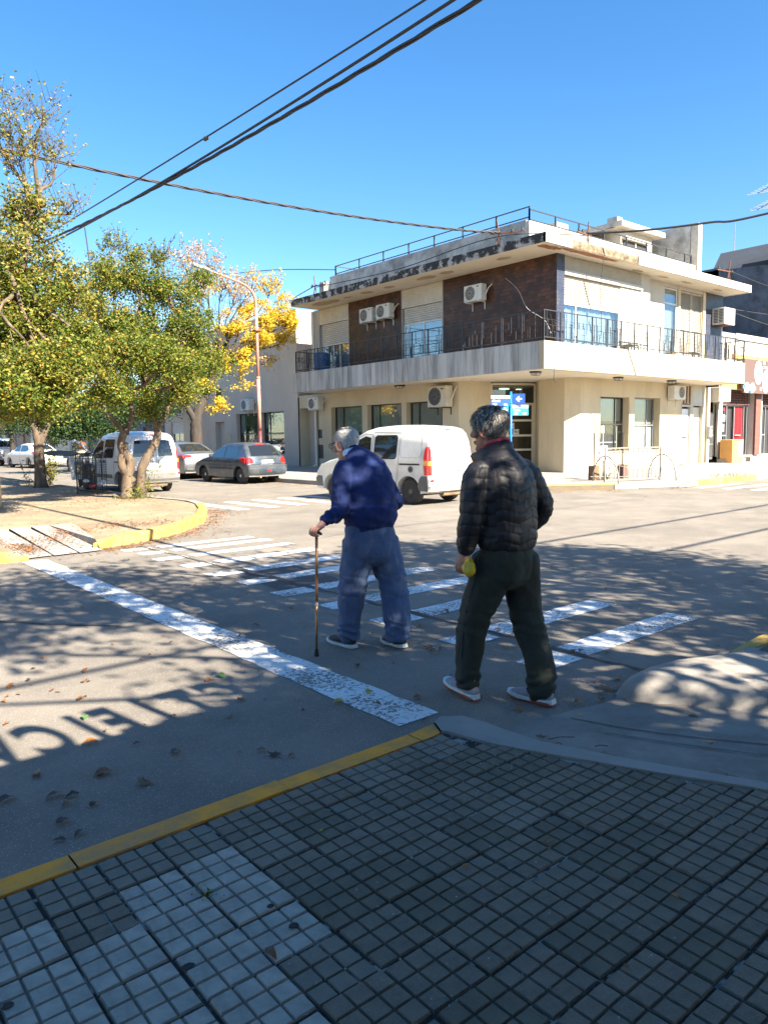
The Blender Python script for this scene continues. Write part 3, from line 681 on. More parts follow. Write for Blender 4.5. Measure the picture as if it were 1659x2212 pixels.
# doors of the sunny side
mb = MB(); mb.box(31.0,31.71,RY+.07,RY+.11,.22,2.62,bev=.01); mb.box(31.05,31.66,RY+.05,RY+.07,.5,1.2); mb.box(31.05,31.66,RY+.05,RY+.07,1.4,2.4); d1 = part(mb, 'door', 'door_white', label='white panelled door')
mb = MB(); mb.box(31.1,31.6,RY+.02,RY+.05,1.36,1.39); mb.build('letter_slot', 'black_metal', d1)
mb = MB(); mb.box(31.97,32.8,RY+.12,RY+.15,.22,2.7); part(mb, 'door', 'door_beige', label='beige door')
mb = MB(); mb.box(30.94,30.99,RY-.02,RY+.1,.2,2.84); mb.box(31.72,31.97,RY-.03,RY+.1,.2,3.6); mb.box(30.99,31.72,RY-.02,RY+.1,2.7,2.8); mb.box(32.82,32.95,RY-.03,RY+.1,.2,3.6); mb.box(31.97,32.82,RY-.02,RY+.1,2.76,2.85); part(mb, 'door_frame', 'white_plaster')
mb = MB(); mb.box(31.99,32.8,RY-.01,RY+.0,2.87,3.55); part(mb, 'transom_pane', MATS['blind'])
mb = MB(); mb.box(30.9,33.0,RY-.18,RY,.13,.20); part(mb, 'door_step', 'concrete')
# glazed corner door
DA = Vector((22.32,19.92,0)); DB = Vector((24.15,19.15,0)); dd = (DB-DA); DL = dd.length; dd.normalize(); dn = Vector((-dd.y, dd.x, 0))
if dn.y < 0: dn = -dn
DM = Matrix((dd, dn, Vector((0,0,1)))).transposed().to_4x4(); DM = Matrix.Translation(DA) @ DM
mb = MB()
for s0, s1 in ((0,.07),(DL-.07,DL),(.62,.70),(.70,.78),(DL-.17,DL-.07)): mb.box(s0, s1, .02, .10, .15, 3.62 if s1 < .1 or s0 > DL-.08 else 2.80, DM)
for z0, z1 in ((.15,.35),(.95,1.03),(1.52,1.60),(2.12,2.20),(2.76,2.86),(3.55,3.64)): mb.box(.07, DL-.07, .03, .09, z0, z1, DM)
gd = part(mb, 'corner_door', 'door_beige', label='glazed corner door with pale frame')
for (s0, s1) in ((.07,.62),(.78,DL-.17)):
    for (z0, z1) in ((.35,.95),(1.03,1.52),(1.60,2.12),(2.20,2.76)):
        mb = MB(); mb.box(s0, s1, .055, .06, z0, z1, DM); mb.build('pane', 'dark_glass', gd)
mb = MB(); mb.box(.07, DL-.07, .055, .06, 2.86, 3.55, DM); mb.build('pane', 'window_glass', gd)
mb = MB(); mb.box(-.3, DL+.4, .12, 3.0, 3.5, 3.52, DM); mb.box(-.1, DL+.1, 1.2, 1.25, .15, 3.5, DM); part(mb, 'lobby', MATS['plaster_grey'])
lm = bpy.data.materials.new('lobby_lamp'); lm.use_nodes = True; lb = lm.node_tree.nodes['Principled BSDF']; lb.inputs['Emission Color'].default_value = (.8,1,.85,1); lb.inputs['Emission Strength'].default_value = .9; MATS['lobby_lamp'] = lm
mb = MB(); mb.box(.55, 1.15, .7, .8, 3.44, 3.46, DM); mb.box(1.6, 1.8, .9, 1.0, 3.44, 3.46, DM); part(mb, 'ceiling_light', 'lobby_lamp')
# notices on the door
def notice(s, z, w_, h, kind):
    M2 = DM @ Matrix.Translation((s, .045, z)); mb = MB(); mb.box(0, w_, 0, .004, 0, h, M2); o = mb.build('notice', 'sign_white', gd)
    mb = MB(); cx, cz, r = w_/2, h/2, min(w_, h)*.42
    pts = [M2 @ Vector((cx + r*math.cos(a), -.003, cz + r*math.sin(a))) for a in [i*math.pi/10 for i in range(21)]]; mb.tube(pts, .008, 4)
    mb.tube([M2 @ Vector((cx-r*.7,-.003,cz+r*.7)), M2 @ Vector((cx+r*.7,-.003,cz-r*.7))], .008, 4)
    if kind == 0:
        mb.box(cx-r*.6, cx+r*.6, -.004, -.001, cz-r*.08, cz+r*.16, M2); mb.box(cx-r*.5, cx-r*.3, -.004, -.001, cz-r*.4, cz, M2)
    else:
        for sx in (-1, 1): mb.box(cx+sx*w_*.42-.008, cx+sx*w_*.42+.008, -.004, -.001, h*.08, h*.92, M2)
        for k in range(-1, 2): mb.box(cx+k*r*.4-.012, cx+k*r*.4+.012, -.004, -.001, cz-r*.5, cz+r*.5, M2)
    mb.build('symbol', 'black_metal', o)
notice(.82, 1.84, .22, .22, 0); notice(.98, 1.61, .27, .20, 1)
mb = MB(); mb.box(.40,.58,.045,.05,2.3,2.6, DM); mb.build('notice', 'blind', gd)
mb = MB(); M2 = Matrix.Translation((25.35, RY+.27, 1.62)); mb.box(0,.22,0,.004,0,.26, M2); no = part(mb, 'notice', 'sign_white')
mb = MB(); mb.tube([M2 @ Vector((.11+.07*math.cos(a), -.003, .13+.07*math.sin(a))) for a in [i*math.pi/8 for i in range(17)]], .008, 4); mb.box(.07,.15,-.004,-.001,.1,.15,M2); mb.build('symbol', 'black_metal', no)
# left white door in its recess
mb = MB()
for y0, y1 in ((30.28,30.36),(30.78,30.86)): mb.box(LX+.5,LX+.55,y0,y1,.15,3.02)
for z0, z1 in ((.15,.28),(1.04,1.12),(1.83,1.91),(2.58,2.72),(2.96,3.02)): mb.box(LX+.5,LX+.55,30.36,30.78,z0,z1)
ld = part(mb, 'side_door', 'white_frame', label='narrow white glazed side door')
for k, (z0, z1) in enumerate(((.28,1.04),(1.12,1.83),(1.91,2.58),(2.72,2.96))): mb = MB(); mb.box(LX+.52,LX+.525,30.36,30.78,z0,z1); mb.build('pane', 'dark_glass' if k < 2 else 'window_glass', ld)
mb = MB(); mb.box(LX+.54,LX+.56,30.15,31.5,.15,3.05); part(mb, 'wall', 'plaster_grey')
# upstairs shutters
def shutter(axis, c, a0, a1, z0, z1, pitch, m='shutter', name='roller_shutter', bulge=.018, tilt=0):
    mb = MB(); n = max(3, int((z1-z0)/.082)); bulge = .022
    if axis == 0: mb.cur = 1; mb.add([(c+.001,a0,z0),(c+.001,a1,z0),(c+.001,a1,z1),(c+.001,a0,z1)], [(0,1,2,3)]); mb.cur = 0
    else: mb.cur = 1; mb.add([(a0,c+.001,z0),(a1,c+.001,z0),(a1,c+.001,z1),(a0,c+.001,z1)], [(0,1,2,3)]); mb.cur = 0
    for i in range(n):
        za = z0 + (z1-z0)*i/n; zb = z0 + (z1-z0)*(i+.84)/n; zm = (za+zb)/2
        if axis == 0: q = [(c,a0,za),(c,a1,za),(c-bulge,a1,zm),(c-bulge,a0,zm),(c,a0,zb),(c,a1,zb)]
        else: q = [(a0,c,za),(a1,c,za),(a1,c-bulge,zm),(a0,c-bulge,zm),(a0,c,zb),(a1,c,zb)]
        mb.add(q, [(0,1,2,3),(3,2,5,4)])
    return part(mb, name, [m if axis else 'shutter_shaded', 'slat_gap'])
def shutter_box(axis, c, a0, a1, z0, z1, name='shutter_box'):
    mb = MB(); n = 9; h = (z1-z0)/n
    for i in range(n):
        if axis == 0: mb.box(c-.03, c+.02, a0, a1, z0+h*i, z0+h*(i+.82)); 
        else: mb.box(a0, a1, c-.03, c+.02, z0+h*i, z0+h*(i+.82))
    mname = 'shutter_shaded' if axis == 0 else 'shutter'
    if axis == 0: mb.box(c-.005, c+.03, a0, a1, z0, z1)
    else: mb.box(a0, a1, c-.005, c+.03, z0, z1)
    return part(mb, name, mname)
CX = UX + .06
shutter_box(0, CX-.02, 26.99, 29.27, 6.85, 7.54); shutter(0, CX+.03, 27.0, 29.05, 5.85, 6.85, .055)
shutter_box(0, CX-.02, 21.06, 23.39, 6.80, 7.54); shutter(0, CX+.03, 21.07, 23.3, 6.12, 6.80, .055)
fr = window(0, CX, 27.05, 29.0, 4.36, 5.86, 'white_frame', (.35,.6), (), gl='blue_glass', blinds=((.02,.98,.02,.98,'curtain',.06),))
fr = window(0, CX, 21.08, 23.3, 4.36, 6.14, 'white_frame', (.46,.88), (), gl='blue_glass', blinds=((.02,.98,.02,.98,'curtain',.06),))
shutter_box(1, UY-.02, 21.18, 25.98, 7.10, 7.54)
mb = MB(); mb.box(21.18,26.0,UY-.10,UY+.05,6.93,7.08); part(mb, 'shutter_box', 'white_plaster')
shutter(1, UY+.02, 21.18, 24.62, 6.02, 6.93, .075, name='roller_shutter')
mb = MB(); mb.box(24.62,26.0,UY-.02,UY+.04,4.36,6.92); part(mb, 'window_panel', 'white_plaster')
fr = window(1, UY, 21.2, 24.6, 4.36, 6.04, 'white_frame', (.22,), (), gl='blue_glass', fw=.07)
# folded curtains
mb = MB(); v = []; n = 120
for i in range(n+1):
    x = 21.25 + 3.0*i/n; y = UY + .16 + .03*math.sin(i*1.25) + .012*math.sin(i*.37)
    v += [(x,y,4.4),(x,y,6.0)]
mb.add(v, [(2*i,2*i+2,2*i+3,2*i+1) for i in range(n)]); o = mb.build('curtain', 'curtain', fr)
window(1, 16.03, 28.22, 29.22, 4.36, 7.38, 'white_frame', (), (.80,), gl='blue_glass', blinds=((.02,.98,.02,.98,'dark_slate',.3),))
mb = MB(); 
for x0, x1 in ((29.47,30.36),(30.40,31.28)):
    for k in range(52):
        z = 4.42 + k*.056; mb.add([(x0+.04,16.03,z),(x1-.04,16.03,z),(x1-.04,16.065,z+.045),(x0+.04,16.065,z+.045)], [(0,1,2,3)])
    mb.box(x0,x0+.045,16.01,16.07,4.36,7.38); mb.box(x1-.045,x1,16.01,16.07,4.36,7.38); mb.box(x0+.045,x1-.045,16.01,16.07,7.30,7.38); mb.box(x0+.045,x1-.045,16.01,16.07,4.36,4.42)
part(mb, 'louvred_shutters', 'shutter')
mb = MB(); mb.box(31.3,31.52,15.96,16.06,4.36,7.5); part(mb, 'wall_trim', 'plaster'); mb = MB(); mb.box(29.3,29.44,15.97,16.03,4.36,7.5); part(mb, 'wall_trim', 'plaster')
# vents, pipes, cables fixed to the wall
mb = MB()
for k in range(12): mb.box(LX-.012, LX, 29.58, 29.92, .62+.05*k, .645+.05*k)
mb.box(LX-.006,LX,29.55,29.95,.58,1.24); mb.box(LX-.008,LX,29.62,29.92,1.56,1.98); part(mb, 'vent_grille', 'black_metal')
mb = MB(); mb.tube([(LX-.07,30.05,.2),(LX-.07,30.05,2.9)], .055, 10); mb.tube([(LX-.07,30.05,.25),(LX-.22,30.1,.18)], .055, 10); part(mb, 'drain_pipe', 'pipe_white')
mb = MB(); mb.tube([(LX-.03,29.9,.2),(LX-.03,29.9,2.9)], .015, 5); part(mb, 'conduit', 'grey_cable')
mb = MB(); mb.tube([(UX-.05,29.66,4.4),(UX-.05,29.66,7.5)], .05, 8); mb.tube([(UX-.03,29.5,4.4),(UX-.03,29.48,7.5)], .025, 6); part(mb, 'drain_pipe', 'pipe_white')
mb = MB(); mb.box(30.25,30.68,RY-.03,RY,.42,.95); part(mb, 'meter_door', 'ac_white')
mb = MB()
for x in (31.1,31.35,31.6): mb.tube([(x,RY-.04,2.86),(x,RY-.04,3.6)], .03, 6)
part(mb, 'pipe', 'wood')
# rooftop hut, chimney stub, water-stained firewall
mb = MB(); mb.box(29.75,32.3,19.0,22.0,8.4,10.5); mb.box(27.2,29.75,19.6,22,8.4,9.9); part(mb, 'roof_hut', 'white_plaster')
mb = MB(); mb.box(29.2,32.75,18.6,22.2,10.5,10.72); part(mb, 'hut_roof', 'roof_edge_white')
mb = MB(); mb.box(29.3,29.7,18.9,19.4,10.72,10.95); mb.add([(27.1,19.5,9.95),(29.75,18.9,10.6),(29.75,22,10.6),(27.1,22,9.95)], [(0,1,2,3)]); part(mb, 'chimney', 'parapet_grey')
mb = MB(); mb.box(29.9,31.8,18.96,18.99,9.4,10.05); part(mb, 'hut_window', 'dark_grille')
mb = MB(); mb.box(29.85,31.9,18.80,18.98,10.08,10.20); mb.box(30.8,30.86,18.92,18.97,9.4,10.05); part(mb, 'hut_awning', 'white_plaster')
mb = MB(); mb.box(25.2,25.95,19.0,19.7,8.4,10.05); part(mb, 'vent_stack', 'white_plaster')
mb = MB(); mb.add([(33.08,17.56,7.86),(33.08,22.5,7.86),(33.08,22.5,10.95),(33.08,17.56,10.93)], [(0,1,2,3)]); part(mb, 'firewall', 'parapet_grey')
mb = MB(); mb.box(33.1,33.45,17.2,17.55,7.86,10.95); mb.box(33.12,33.45,17.55,22.5,7.86,10.95); part(mb, 'firewall', 'roof_edge_white')

# ================================================================ things on the corner building
def ac_unit(M, label, w_=.86, h=.58, d=.30, m='ac_white', group=None, fan=(.36,.5), name='air_conditioner', bracket=True, pipe=True):
    """local frame: x along the wall, y out of the wall, z up; origin at the lower left back corner"""
    o = M.translation; t = thing(name, o, label, 'air conditioner', group)
    mb = MB(); mb.box(0, w_, .06, .06+d, 0, h, M, bev=.015); mb.build('casing', m, t)
    c = (w_*fan[0], .06+d, h*fan[1]); r = h*.42; mb = MB()
    mb.tube([M @ Vector((c[0]+r*math.cos(a), c[1]+.006, c[2]+r*math.sin(a))) for a in [i*math.pi/14 for i in range(29)]], .01, 4, False)
    for q in (.3, .55, .8): mb.tube([M @ Vector((c[0]+r*q*math.cos(a), c[1]+.008, c[2]+r*q*math.sin(a))) for a in [i*math.pi/9 for i in range(19)]], .005, 4, False)
    for k in range(12):
        a = k*math.pi/6; mb.tube([M @ Vector((c[0]+r*.15*math.cos(a), c[1]+.008, c[2]+r*.15*math.sin(a))), M @ Vector((c[0]+r*math.cos(a), c[1]+.008, c[2]+r*math.sin(a)))], .004, 3)
    g_ = mb.build('fan_grille', 'ac_white' if m == 'ac_white' else 'grey_metal', t)
    mb = MB(); P = [M @ Vector((c[0]+r*math.cos(a), c[1]+.002, c[2]+r*math.sin(a))) for a in [i*math.pi/14 for i in range(28)]]; mb.add(P, [tuple(range(28))]); mb.build('fan_well', 'dark_grille', t)
    if bracket:
        mb = MB()
        for x in (w_*.15, w_*.85): mb.box(x-.015, x+.015, -.02, d+.1, -.045, -.005, M); mb.box(x-.015, x+.015, -.0, .03, -.3, -.04, M)
        mb.build('bracket', 'ac_white' if m == 'ac_white' else 'black_metal', t)
    if pipe:
        mb = MB(); q = [(w_, .22, h*.35), (w_+.09, .2, h*.4), (w_+.13, .1, h*.75), (w_+.2, -.01, h*.95)]
        mb.tube([M @ p for p in spline(q, 5)], .022, 6); mb.build('pipe', 'pipe_white', t)
    mb = MB(); mb.box(w_*.72, w_*.86, .06+d, .063+d, h*.82, h*.88, M); mb.build('badge', 'dark_grille', t)
    return t
def leftM(y, z, off=0.0): # unit on a wall facing -X, origin at the far (large y) end
    return Matrix.Translation((UX-.01-off, y, z)) @ Matrix(((0,-1,0),(-1,0,0),(0,0,1))).to_4x4()
ac_unit(leftM(25.74, 6.48), 'white fan unit on the brown tiled wall, left one of the pair')
ac_unit(leftM(24.62, 6.50), 'white fan unit on the brown tiled wall, right one of the pair')
ac_unit(leftM(19.52, 6.46), 'white fan unit standing alone high on the wide brown tiled wall')
def groundM(y, z): return Matrix.Translation((LX-.005, y, z)) @ Matrix(((0,-1,0),(-1,0,0),(0,0,1))).to_4x4()
ac_unit(groundM(21.75, 2.72), 'large cream fan unit above the ground-floor windows beside the corner door', 1.05, .82, .38, 'ac_cream', fan=(.40,.5))
ac_unit(groundM(30.2, 2.93), 'pale box-shaped fan unit above the white drain pipe', .85, .58, .34, 'ac_white', pipe=True)
MR = Matrix.Translation((29.68, RY+.0, 3.0)) @ Matrix(((1,0,0),(0,-1,0),(0,0,1))).to_4x4()
ac_unit(MR, 'small fan unit under the balcony above the white door', .95, .56, .32, 'ac_white', fan=(.62,.5))
# through-wall unit
t = thing('air_conditioner', (32.2, 16.05, 6.3), 'boxy through-wall unit with louvred side on the dark blue tiled wall', 'air conditioner')
mb = MB(); mb.box(32.25,33.2,15.48,16.04,6.22,6.92,bev=.012); mb.build('casing', 'ac_white', t)
mb = MB()
for k in range(9):
    for y0, y1 in ((15.56,15.73),(15.77,15.95)): mb.box(32.238,32.25,y0,y1,6.29+.065*k,6.325+.065*k)
mb.build('louvre', 'dark_grille', t)
mb = MB()
for k in range(14): mb.box(32.42,32.98,15.468,15.48,6.32+.036*k,6.335+.036*k)
mb.build('front_grille', 'ac_cream', t); mb = MB(); mb.box(32.35,33.0,15.5,16.0,6.19,6.215); mb.build('bracket', 'rust', t)
# bulkhead lamps under the balcony
for i, (x, y, lb) in enumerate(((20.03,15.91,'bulkhead lamp under the balcony right at the building corner'),(24.8,15.84,'bulkhead lamp under the balcony above the two sunny windows'),(28.39,15.7,'bulkhead lamp under the balcony nearest the small fan unit'),(20.35,23.11,'bulkhead lamp under the balcony above the shaded windows'))):
    t = thing('ceiling_lamp', (x, y, ZS), lb, 'lamp'); mb = MB()
    lx, ly = (.20,.11) if i != 3 else (.11,.2)
    mb.lathe((x,y,ZS), (0,0,-1), [(0,.15),(.04,.16),(.06,.14)], 16); o = mb.build('lamp_base', 'black_metal', t)
    for q in (o,): q.data.transform(Matrix.Translation((x,y,0)) @ Matrix.Diagonal((lx/.13, ly/.13*1.3, 1, 1)) @ Matrix.Translation((-x,-y,0)))
    mb = MB(); mb.lathe((x,y,ZS-.06), (0,0,-1), [(0,.14),(.04,.125),(.07,.08),(.075,.01)], 16); o = mb.build('lamp_glass', 'blind', t)
    mb = MB()
    for k in range(-3, 4): mb.tube([(x+.04*k,y-.12,ZS-.07),(x+.04*k,y-.08,ZS-.13),(x+.04*k,y+.08,ZS-.13),(x+.04*k,y+.12,ZS-.07)], .006, 4)
    mb.build('cage', 'black_metal', t)
# balcony things
t = thing('barrel', (20.2,28.3,4.36), 'blue plastic drum at the shaded end of the balcony', 'barrel')
mb = MB(); mb.lathe((20.2,28.35,4.36), (0,0,1), [(0,.34),(.05,.37),(.35,.37),(.37,.39),(.39,.37),(.7,.37),(.72,.39),(.74,.37),(1.02,.37),(1.06,.34)], 24); shade(mb.build('drum', 'barrel_blue', t)); mb = MB(); mb.lathe((20.2,28.35,5.415), (0,0,1), [(0,.33),(.03,.33)], 24); mb.build('lid', 'barrel_blue', t)
def stool(x, y, lab, rz=0):
    t = thing('patio_table', (x, y, 4.36), lab, 'table'); mb = MB(); mb.box(x-.3,x+.3,y-.2,y+.2,4.80,4.84,bev=.01); mb.build('table_top', 'shutter', t)
    for sx in (-1,1):
        for sy in (-1,1): mb = MB(); mb.tube([(x+sx*.26,y+sy*.16,4.36),(x+sx*.24,y+sy*.14,4.80)], .018, 6); mb.build('leg', 'rail_metal', t)
stool(25.0, 15.45, 'small slatted table on the balcony behind the railing, nearer the corner window'); stool(29.6, 15.5, 'small table on the balcony in front of the louvred shutters')
t = thing('basket', (27.6,15.5,4.36), 'wicker basket on the balcony between the two small tables', 'basket'); mb = MB(); mb.lathe((27.6,15.5,4.36), (0,0,1), [(0,.22),(.3,.32),(.32,.33),(.32,.29),(.06,.2)], 16); mb.build('basket_body', 'wood', t)
mb = MB(); mb.tube([Vector((27.6+.28*math.cos(a),15.5,4.68+.25*math.sin(a))) for a in [i*math.pi/8 for i in range(9)]], .012, 5); mb.build('handle', 'wood', t)
# rusty wire brackets on the roof edge
def bracket(p, lab, L1=1.0, ang=0.0):
    t = thing('cable_bracket', p, lab, 'bracket'); x, y, z = p; c, s = math.cos(ang), math.sin(ang)
    mb = MB(); mb.tube([(x,y,z),(x+c*.12,y+s*.12,z+.4)], .022, 5); mb.tube([(x+c*.25,y+s*.25,z),(x+c*.12,y+s*.12,z+.4)], .022, 5); mb.tube([(x-c*L1*.7,y-s*L1*.7,z+.36),(x+c*L1*.4,y+s*L1*.4,z+.42)], .026, 4); mb.tube([(x+c*.1,y+s*.1,z+.3),(x+c*.2,y+s*.2,z+.85)], .022, 4); mb.build('steel_arm', 'rust', t)
    for k in (-.6,-.3,.3): q = (x+c*L1*k, y+s*L1*k, z+.4); mb = MB(); mb.lathe(q, (0,0,1), [(0,.03),(.03,.045),(.06,.03),(.09,.04),(.11,.02)], 8); mb.build('insulator', 'dark_grille', t)
bracket((19.5,16.9,7.86), 'rusty cable bracket on the roof edge left of the building corner', 1.1, 2.0)
bracket((21.9,15.3,7.86), 'rusty cable bracket on the roof just right of the building corner', 1.0, .2)
bracket((31.6,15.1,7.86), 'rusty cable bracket at the far right end of the roof edge', 1.3, 0.0)
bracket((19.5,27.6,7.86), 'rusty cable bracket at the far left end of the roof edge', 1.1, 1.57)

# ================================================================ grey neighbour on the left
G = thing('grey_building', (21, 36, .15), 'plain grey rendered building with two black-framed shop windows left of the corner building', 'building')
GW = [(35.5,37.85,.75,2.97,.28),(32.88,35.2,.75,2.97,.28),(39.3,40.4,.15,2.58,.35),(38.5,39.1,1.43,1.9,.04),(39.5,40.15,3.7,4.48,.1),(44.7,46.55,1.0,2.7,.2)]
mb = MB(); mb.wall(0, 20.98, 31.55, 47.5, .13, 7.95, GW, .3); mb.add([(20.98,31.55,3.6),(24,31.55,3.6),(24,31.55,7.95),(20.98,31.55,7.95)], [(0,1,2,3)]); mb.add([(20.98,31.55,7.95),(33,31.55,7.95),(33,47.5,7.95),(20.98,47.5,7.95)], [(0,1,2,3)]); mb.add([(20.98,47.5,.1),(33,47.5,.1),(33,47.5,7.95),(20.98,47.5,7.95)], [(0,1,2,3)])
mb.build('wall', 'plaster_grey', G)
mb = MB(); mb.box(21.4,31,31.7,47.3,.2,7.8); mb.build('interior', 'interior', G)
window(0, 21.2, 35.52, 37.83, .76, 2.96, 'black_metal', (.72,), (.5,), parent=G, blinds=((.72,.99,.5,.99,'blind',.04),(.02,.70,.5,.99,'dark_slate',.1)))
window(0, 21.2, 32.9, 35.18, .76, 2.96, 'black_metal', (.74,), (.5,), parent=G, blinds=((.74,.99,.62,.99,'blind',.04),(.02,.72,.5,.99,'dark_slate',.1)))
mt = frame_m((21.18, 36.9, 1.28), (0,-1,0), (0,0,1)); text_obj('lettering', 'CAMC', .42, mt, 'blind', G, .002, bold=.006)
mt = frame_m((21.18, 34.5, 1.28), (0,-1,0), (0,0,1)); text_obj('lettering', 'CAMC', .42, mt, 'dark_grille', G, .002, bold=.006)
for y0 in (35.7, 33.1):
    mb = MB(); r = random.Random(int(y0*10))
    for k in range(9): a = y0+.35+.16*k; mb.box(21.17,21.18,a,a+r.uniform(.05,.13),1.78,1.78+r.uniform(.04,.09))
    mb.build('lettering', 'blind', G)
mb = MB(); mb.box(21.28,21.32,39.3,40.4,.15,2.56); mb.build('door', 'plaster_grey', G)
mb = MB(); mb.box(20.95,20.975,38.5,38.78,1.43,1.9); mb.box(20.95,20.975,38.82,39.1,1.43,1.9); mb.build('meter_box', 'plaster', G)
mb = MB(); mb.box(21.02,21.06,39.5,40.15,3.7,4.48)
for k in range(6): mb.box(20.93,20.95,39.5+.12*k,39.52+.12*k,3.65,4.5)
mb.build('barred_window', 'black_metal', G)
window(0, 21.1, 44.75, 46.5, 1.02, 2.0, 'white_frame', (.5,), (), parent=G, blinds=((.02,.98,.02,.98,'curtain',.05),))
mb = MB()
for k in range(14): mb.box(21.06,21.1,44.72,46.53,2.0+.05*k,2.035+.05*k)
mb.build('roller_shutter', 'white_frame', G)
mb = MB(); mb.box(20.2,20.98,31.55,31.75,.13,3.0); 
ac_unit(Matrix.Translation((20.975, 36.6, 3.12)) @ Matrix(((0,-1,0),(-1,0,0),(0,0,1))).to_4x4(), 'dirty white fan unit on the grey building behind the lamp post', .9, .6, .34)
# farther houses of the same side
def far_house(y0, y1, h, m, lab, holes, nm='row_house', extra=None, x=21.0):
    t = thing(nm, (x, (y0+y1)/2, .15), lab, 'building')
    mb = MB(); mb.wall(0, x, y0, y1, .13, h, [(*q[:4], .2) for q in holes], .2); mb.add([(x,y0,.13),(x+10,y0,.13),(x+10,y0,h),(x,y0,h)], [(0,1,2,3)]); mb.add([(x,y0,h),(x+10,y0,h),(x+10,y1,h),(x,y1,h)], [(0,1,2,3)]); mb.add([(x,y1,.13),(x+10,y1,.13),(x+10,y1,h),(x,y1,h)], [(0,1,2,3)])
    mb.build('wall', m, t)
    for q in holes:
        mm = q[4]; mb = MB(); mb.box(x+.15,x+.2,q[0],q[1],q[2],q[3]); o = mb.build('door' if q[2] < .3 else 'window', mm, t)
        mb = MB(); mb.box(x+.12,x+.15,q[0],q[0]+.06,q[2],q[3]); mb.box(x+.12,x+.15,q[1]-.06,q[1],q[2],q[3]); mb.box(x+.12,x+.15,q[0]+.06,q[1]-.06,q[3]-.06,q[3]); mb.build('frame', 'wood', o)
    return t
far_house(47.5, 58, 4.4, 'slate_wall', 'low bluish grey house beyond the grey building', [(50,51.2,.15,2.5,'wood'),(53,55,1,2.4,'dark_grille')])
far_house(58, 69.5, 4.8, 'plaster_grey', 'low pale house behind the van with its door open', [(60,63,.15,3.0,'dark_grille'),(65,67.5,.9,2.4,'dark_grille')])
t = far_house(69.5, 79.3, 4.0, 'white_plaster', 'house with a dark red painted shop door panel and white lettering', [(71.5,77.4,.15,2.6,'brown_brick')])
text_obj('lettering', 'DR CATTELA', .62, frame_m((20.97, 77.3, 1.5), (0,-1,0), (0,0,1)), 'sign_white', t, .01, bold=.012)
far_house(79.3, 84.5, 4.5, 'stone_far', 'house faced in rough brown stone behind the white sedan', [(81,82,.15,2.5,'wood')])
far_house(84.5, 89, 4.2, 'slate_wall', 'house with a grey wooden gate beyond the stone house', [(85.2,88,.15,2.9,'plaster_grey')])
far_house(89, 101, 3.6, 'plaster', 'low beige house at the far left end of the street', [(90.5,93,.9,2.6,'dark_grille'),(96,98,.15,2.6,'wood')])
far_house(101, 125, 5.2, 'brown_brick', 'long brick house at the far end of the street', [(104,108,1,2.8,'dark_grille'),(112,115,.15,2.8,'wood')])

# ================================================================ shop on the right
S = thing('shop', (37, 17, .15), 'orange and white shop with red curtains and an oval-patterned sign right of the corner building', 'building')
mb = MB(); mb.wall(1, 16.7, 34.45, 48, .13, 6.2, [(34.85,38.15,.42,3.6,.5),(39.1,42.5,.42,3.6,.5)], .5); mb.build('wall', 'white_plaster', S)
mb = MB(); mb.box(33.4,48,18.5,26,.1,6.0); mb.build('interior', 'interior', S)
mb = MB(); mb.box(35.87,48,16.62,16.9,5.95,6.22); mb.box(34.5,35.87,16.66,16.9,6.0,6.12); mb.build('cornice', 'roof_edge_white', S)
mb = MB(); mb.box(34.5,48,16.60,16.69,3.6,3.95); mb.box(35.6,48,16.6,16.69,5.05,5.25); mb.build('band', 'orange_paint', S)
mb = MB(); mb.box(38.16,38.75,16.60,16.69,.42,3.6); mb.box(43.0,43.5,16.6,16.69,.42,3.6); mb.build('pilaster', 'brown_brick', S)
for x0, x1 in ((34.85,38.15),(39.1,42.5)):
    mb = MB(); mb.box(x0,x1,17.15,17.2,.42,3.6); mb.build('backing', 'dark_grille', S)
    mb = MB(); nx = int((x1-x0)/.16)
    for i in range(nx): mb.box(x0+.16*i, x0+.16*i+.03, 16.9, 16.94, 2.9, 3.6)
    for k in range(6): mb.box(x0, x1, 16.895, 16.935, 2.9+.12*k, 2.925+.12*k)
    mb.build('grille', 'brown_brick', S)
    mb = MB(); 
    for x in (x0, x0+.40, x0+1.05, x0+1.84, x1-.43, x1-.1): mb.box(x, x+.05, 17.0, 17.06, .42, 2.88)
    mb.box(x0, x1, 17.0, 17.06, 2.82, 2.9); mb.box(x0, x0+1.05, 16.99, 17.04, 1.38, 1.44); mb.box(x0+1.95,x1-.7,16.99,17.04,1.38,1.44)
    mb.build('shopfront_frame', 'grey_metal', S)
    for a, b, z0 in ((x0+.02, x0+.40, .5), (x0+1.93, x1-.45, .95)):
        v = []; n = 26
        for i in range(n+1): x = a+(b-a)*i/n; y = 17.1+.025*math.sin(i*1.9); v += [(x,y,z0),(x,y,2.8)]
        MB().add(v, [(2*i,2*i+2,2*i+3,2*i+1) for i in range(n)]).build('red_curtain', 'red_curtain', S)
em = bpy.data.materials.new('open_lamp'); em.use_nodes = True; eb = em.node_tree.nodes['Principled BSDF']; eb.inputs['Base Color'].default_value = (.3,0,0,1); eb.inputs['Emission Color'].default_value = (1,.02,.01,1); eb.inputs['Emission Strength'].default_value = 1.2; MATS['open_lamp'] = em
mb = MB(); mb.box(35.35,35.75,17.02,17.05,2.62,2.74,bev=.01); mb.build('lit_sign', 'open_lamp', S)
mb = MB(); mb.box(35.45,35.72,17.02,17.03,1.6,1.95); mb.box(35.25,35.8,17.02,17.03,2.1,2.4); mb.build('poster', 'sign_white', S)
mb = MB(); mb.box(34.45,40,16.3,16.7,.13,.32); mb.box(36.6,37.3,16.1,16.4,.13,.36); mb.build('step', 'concrete', S)
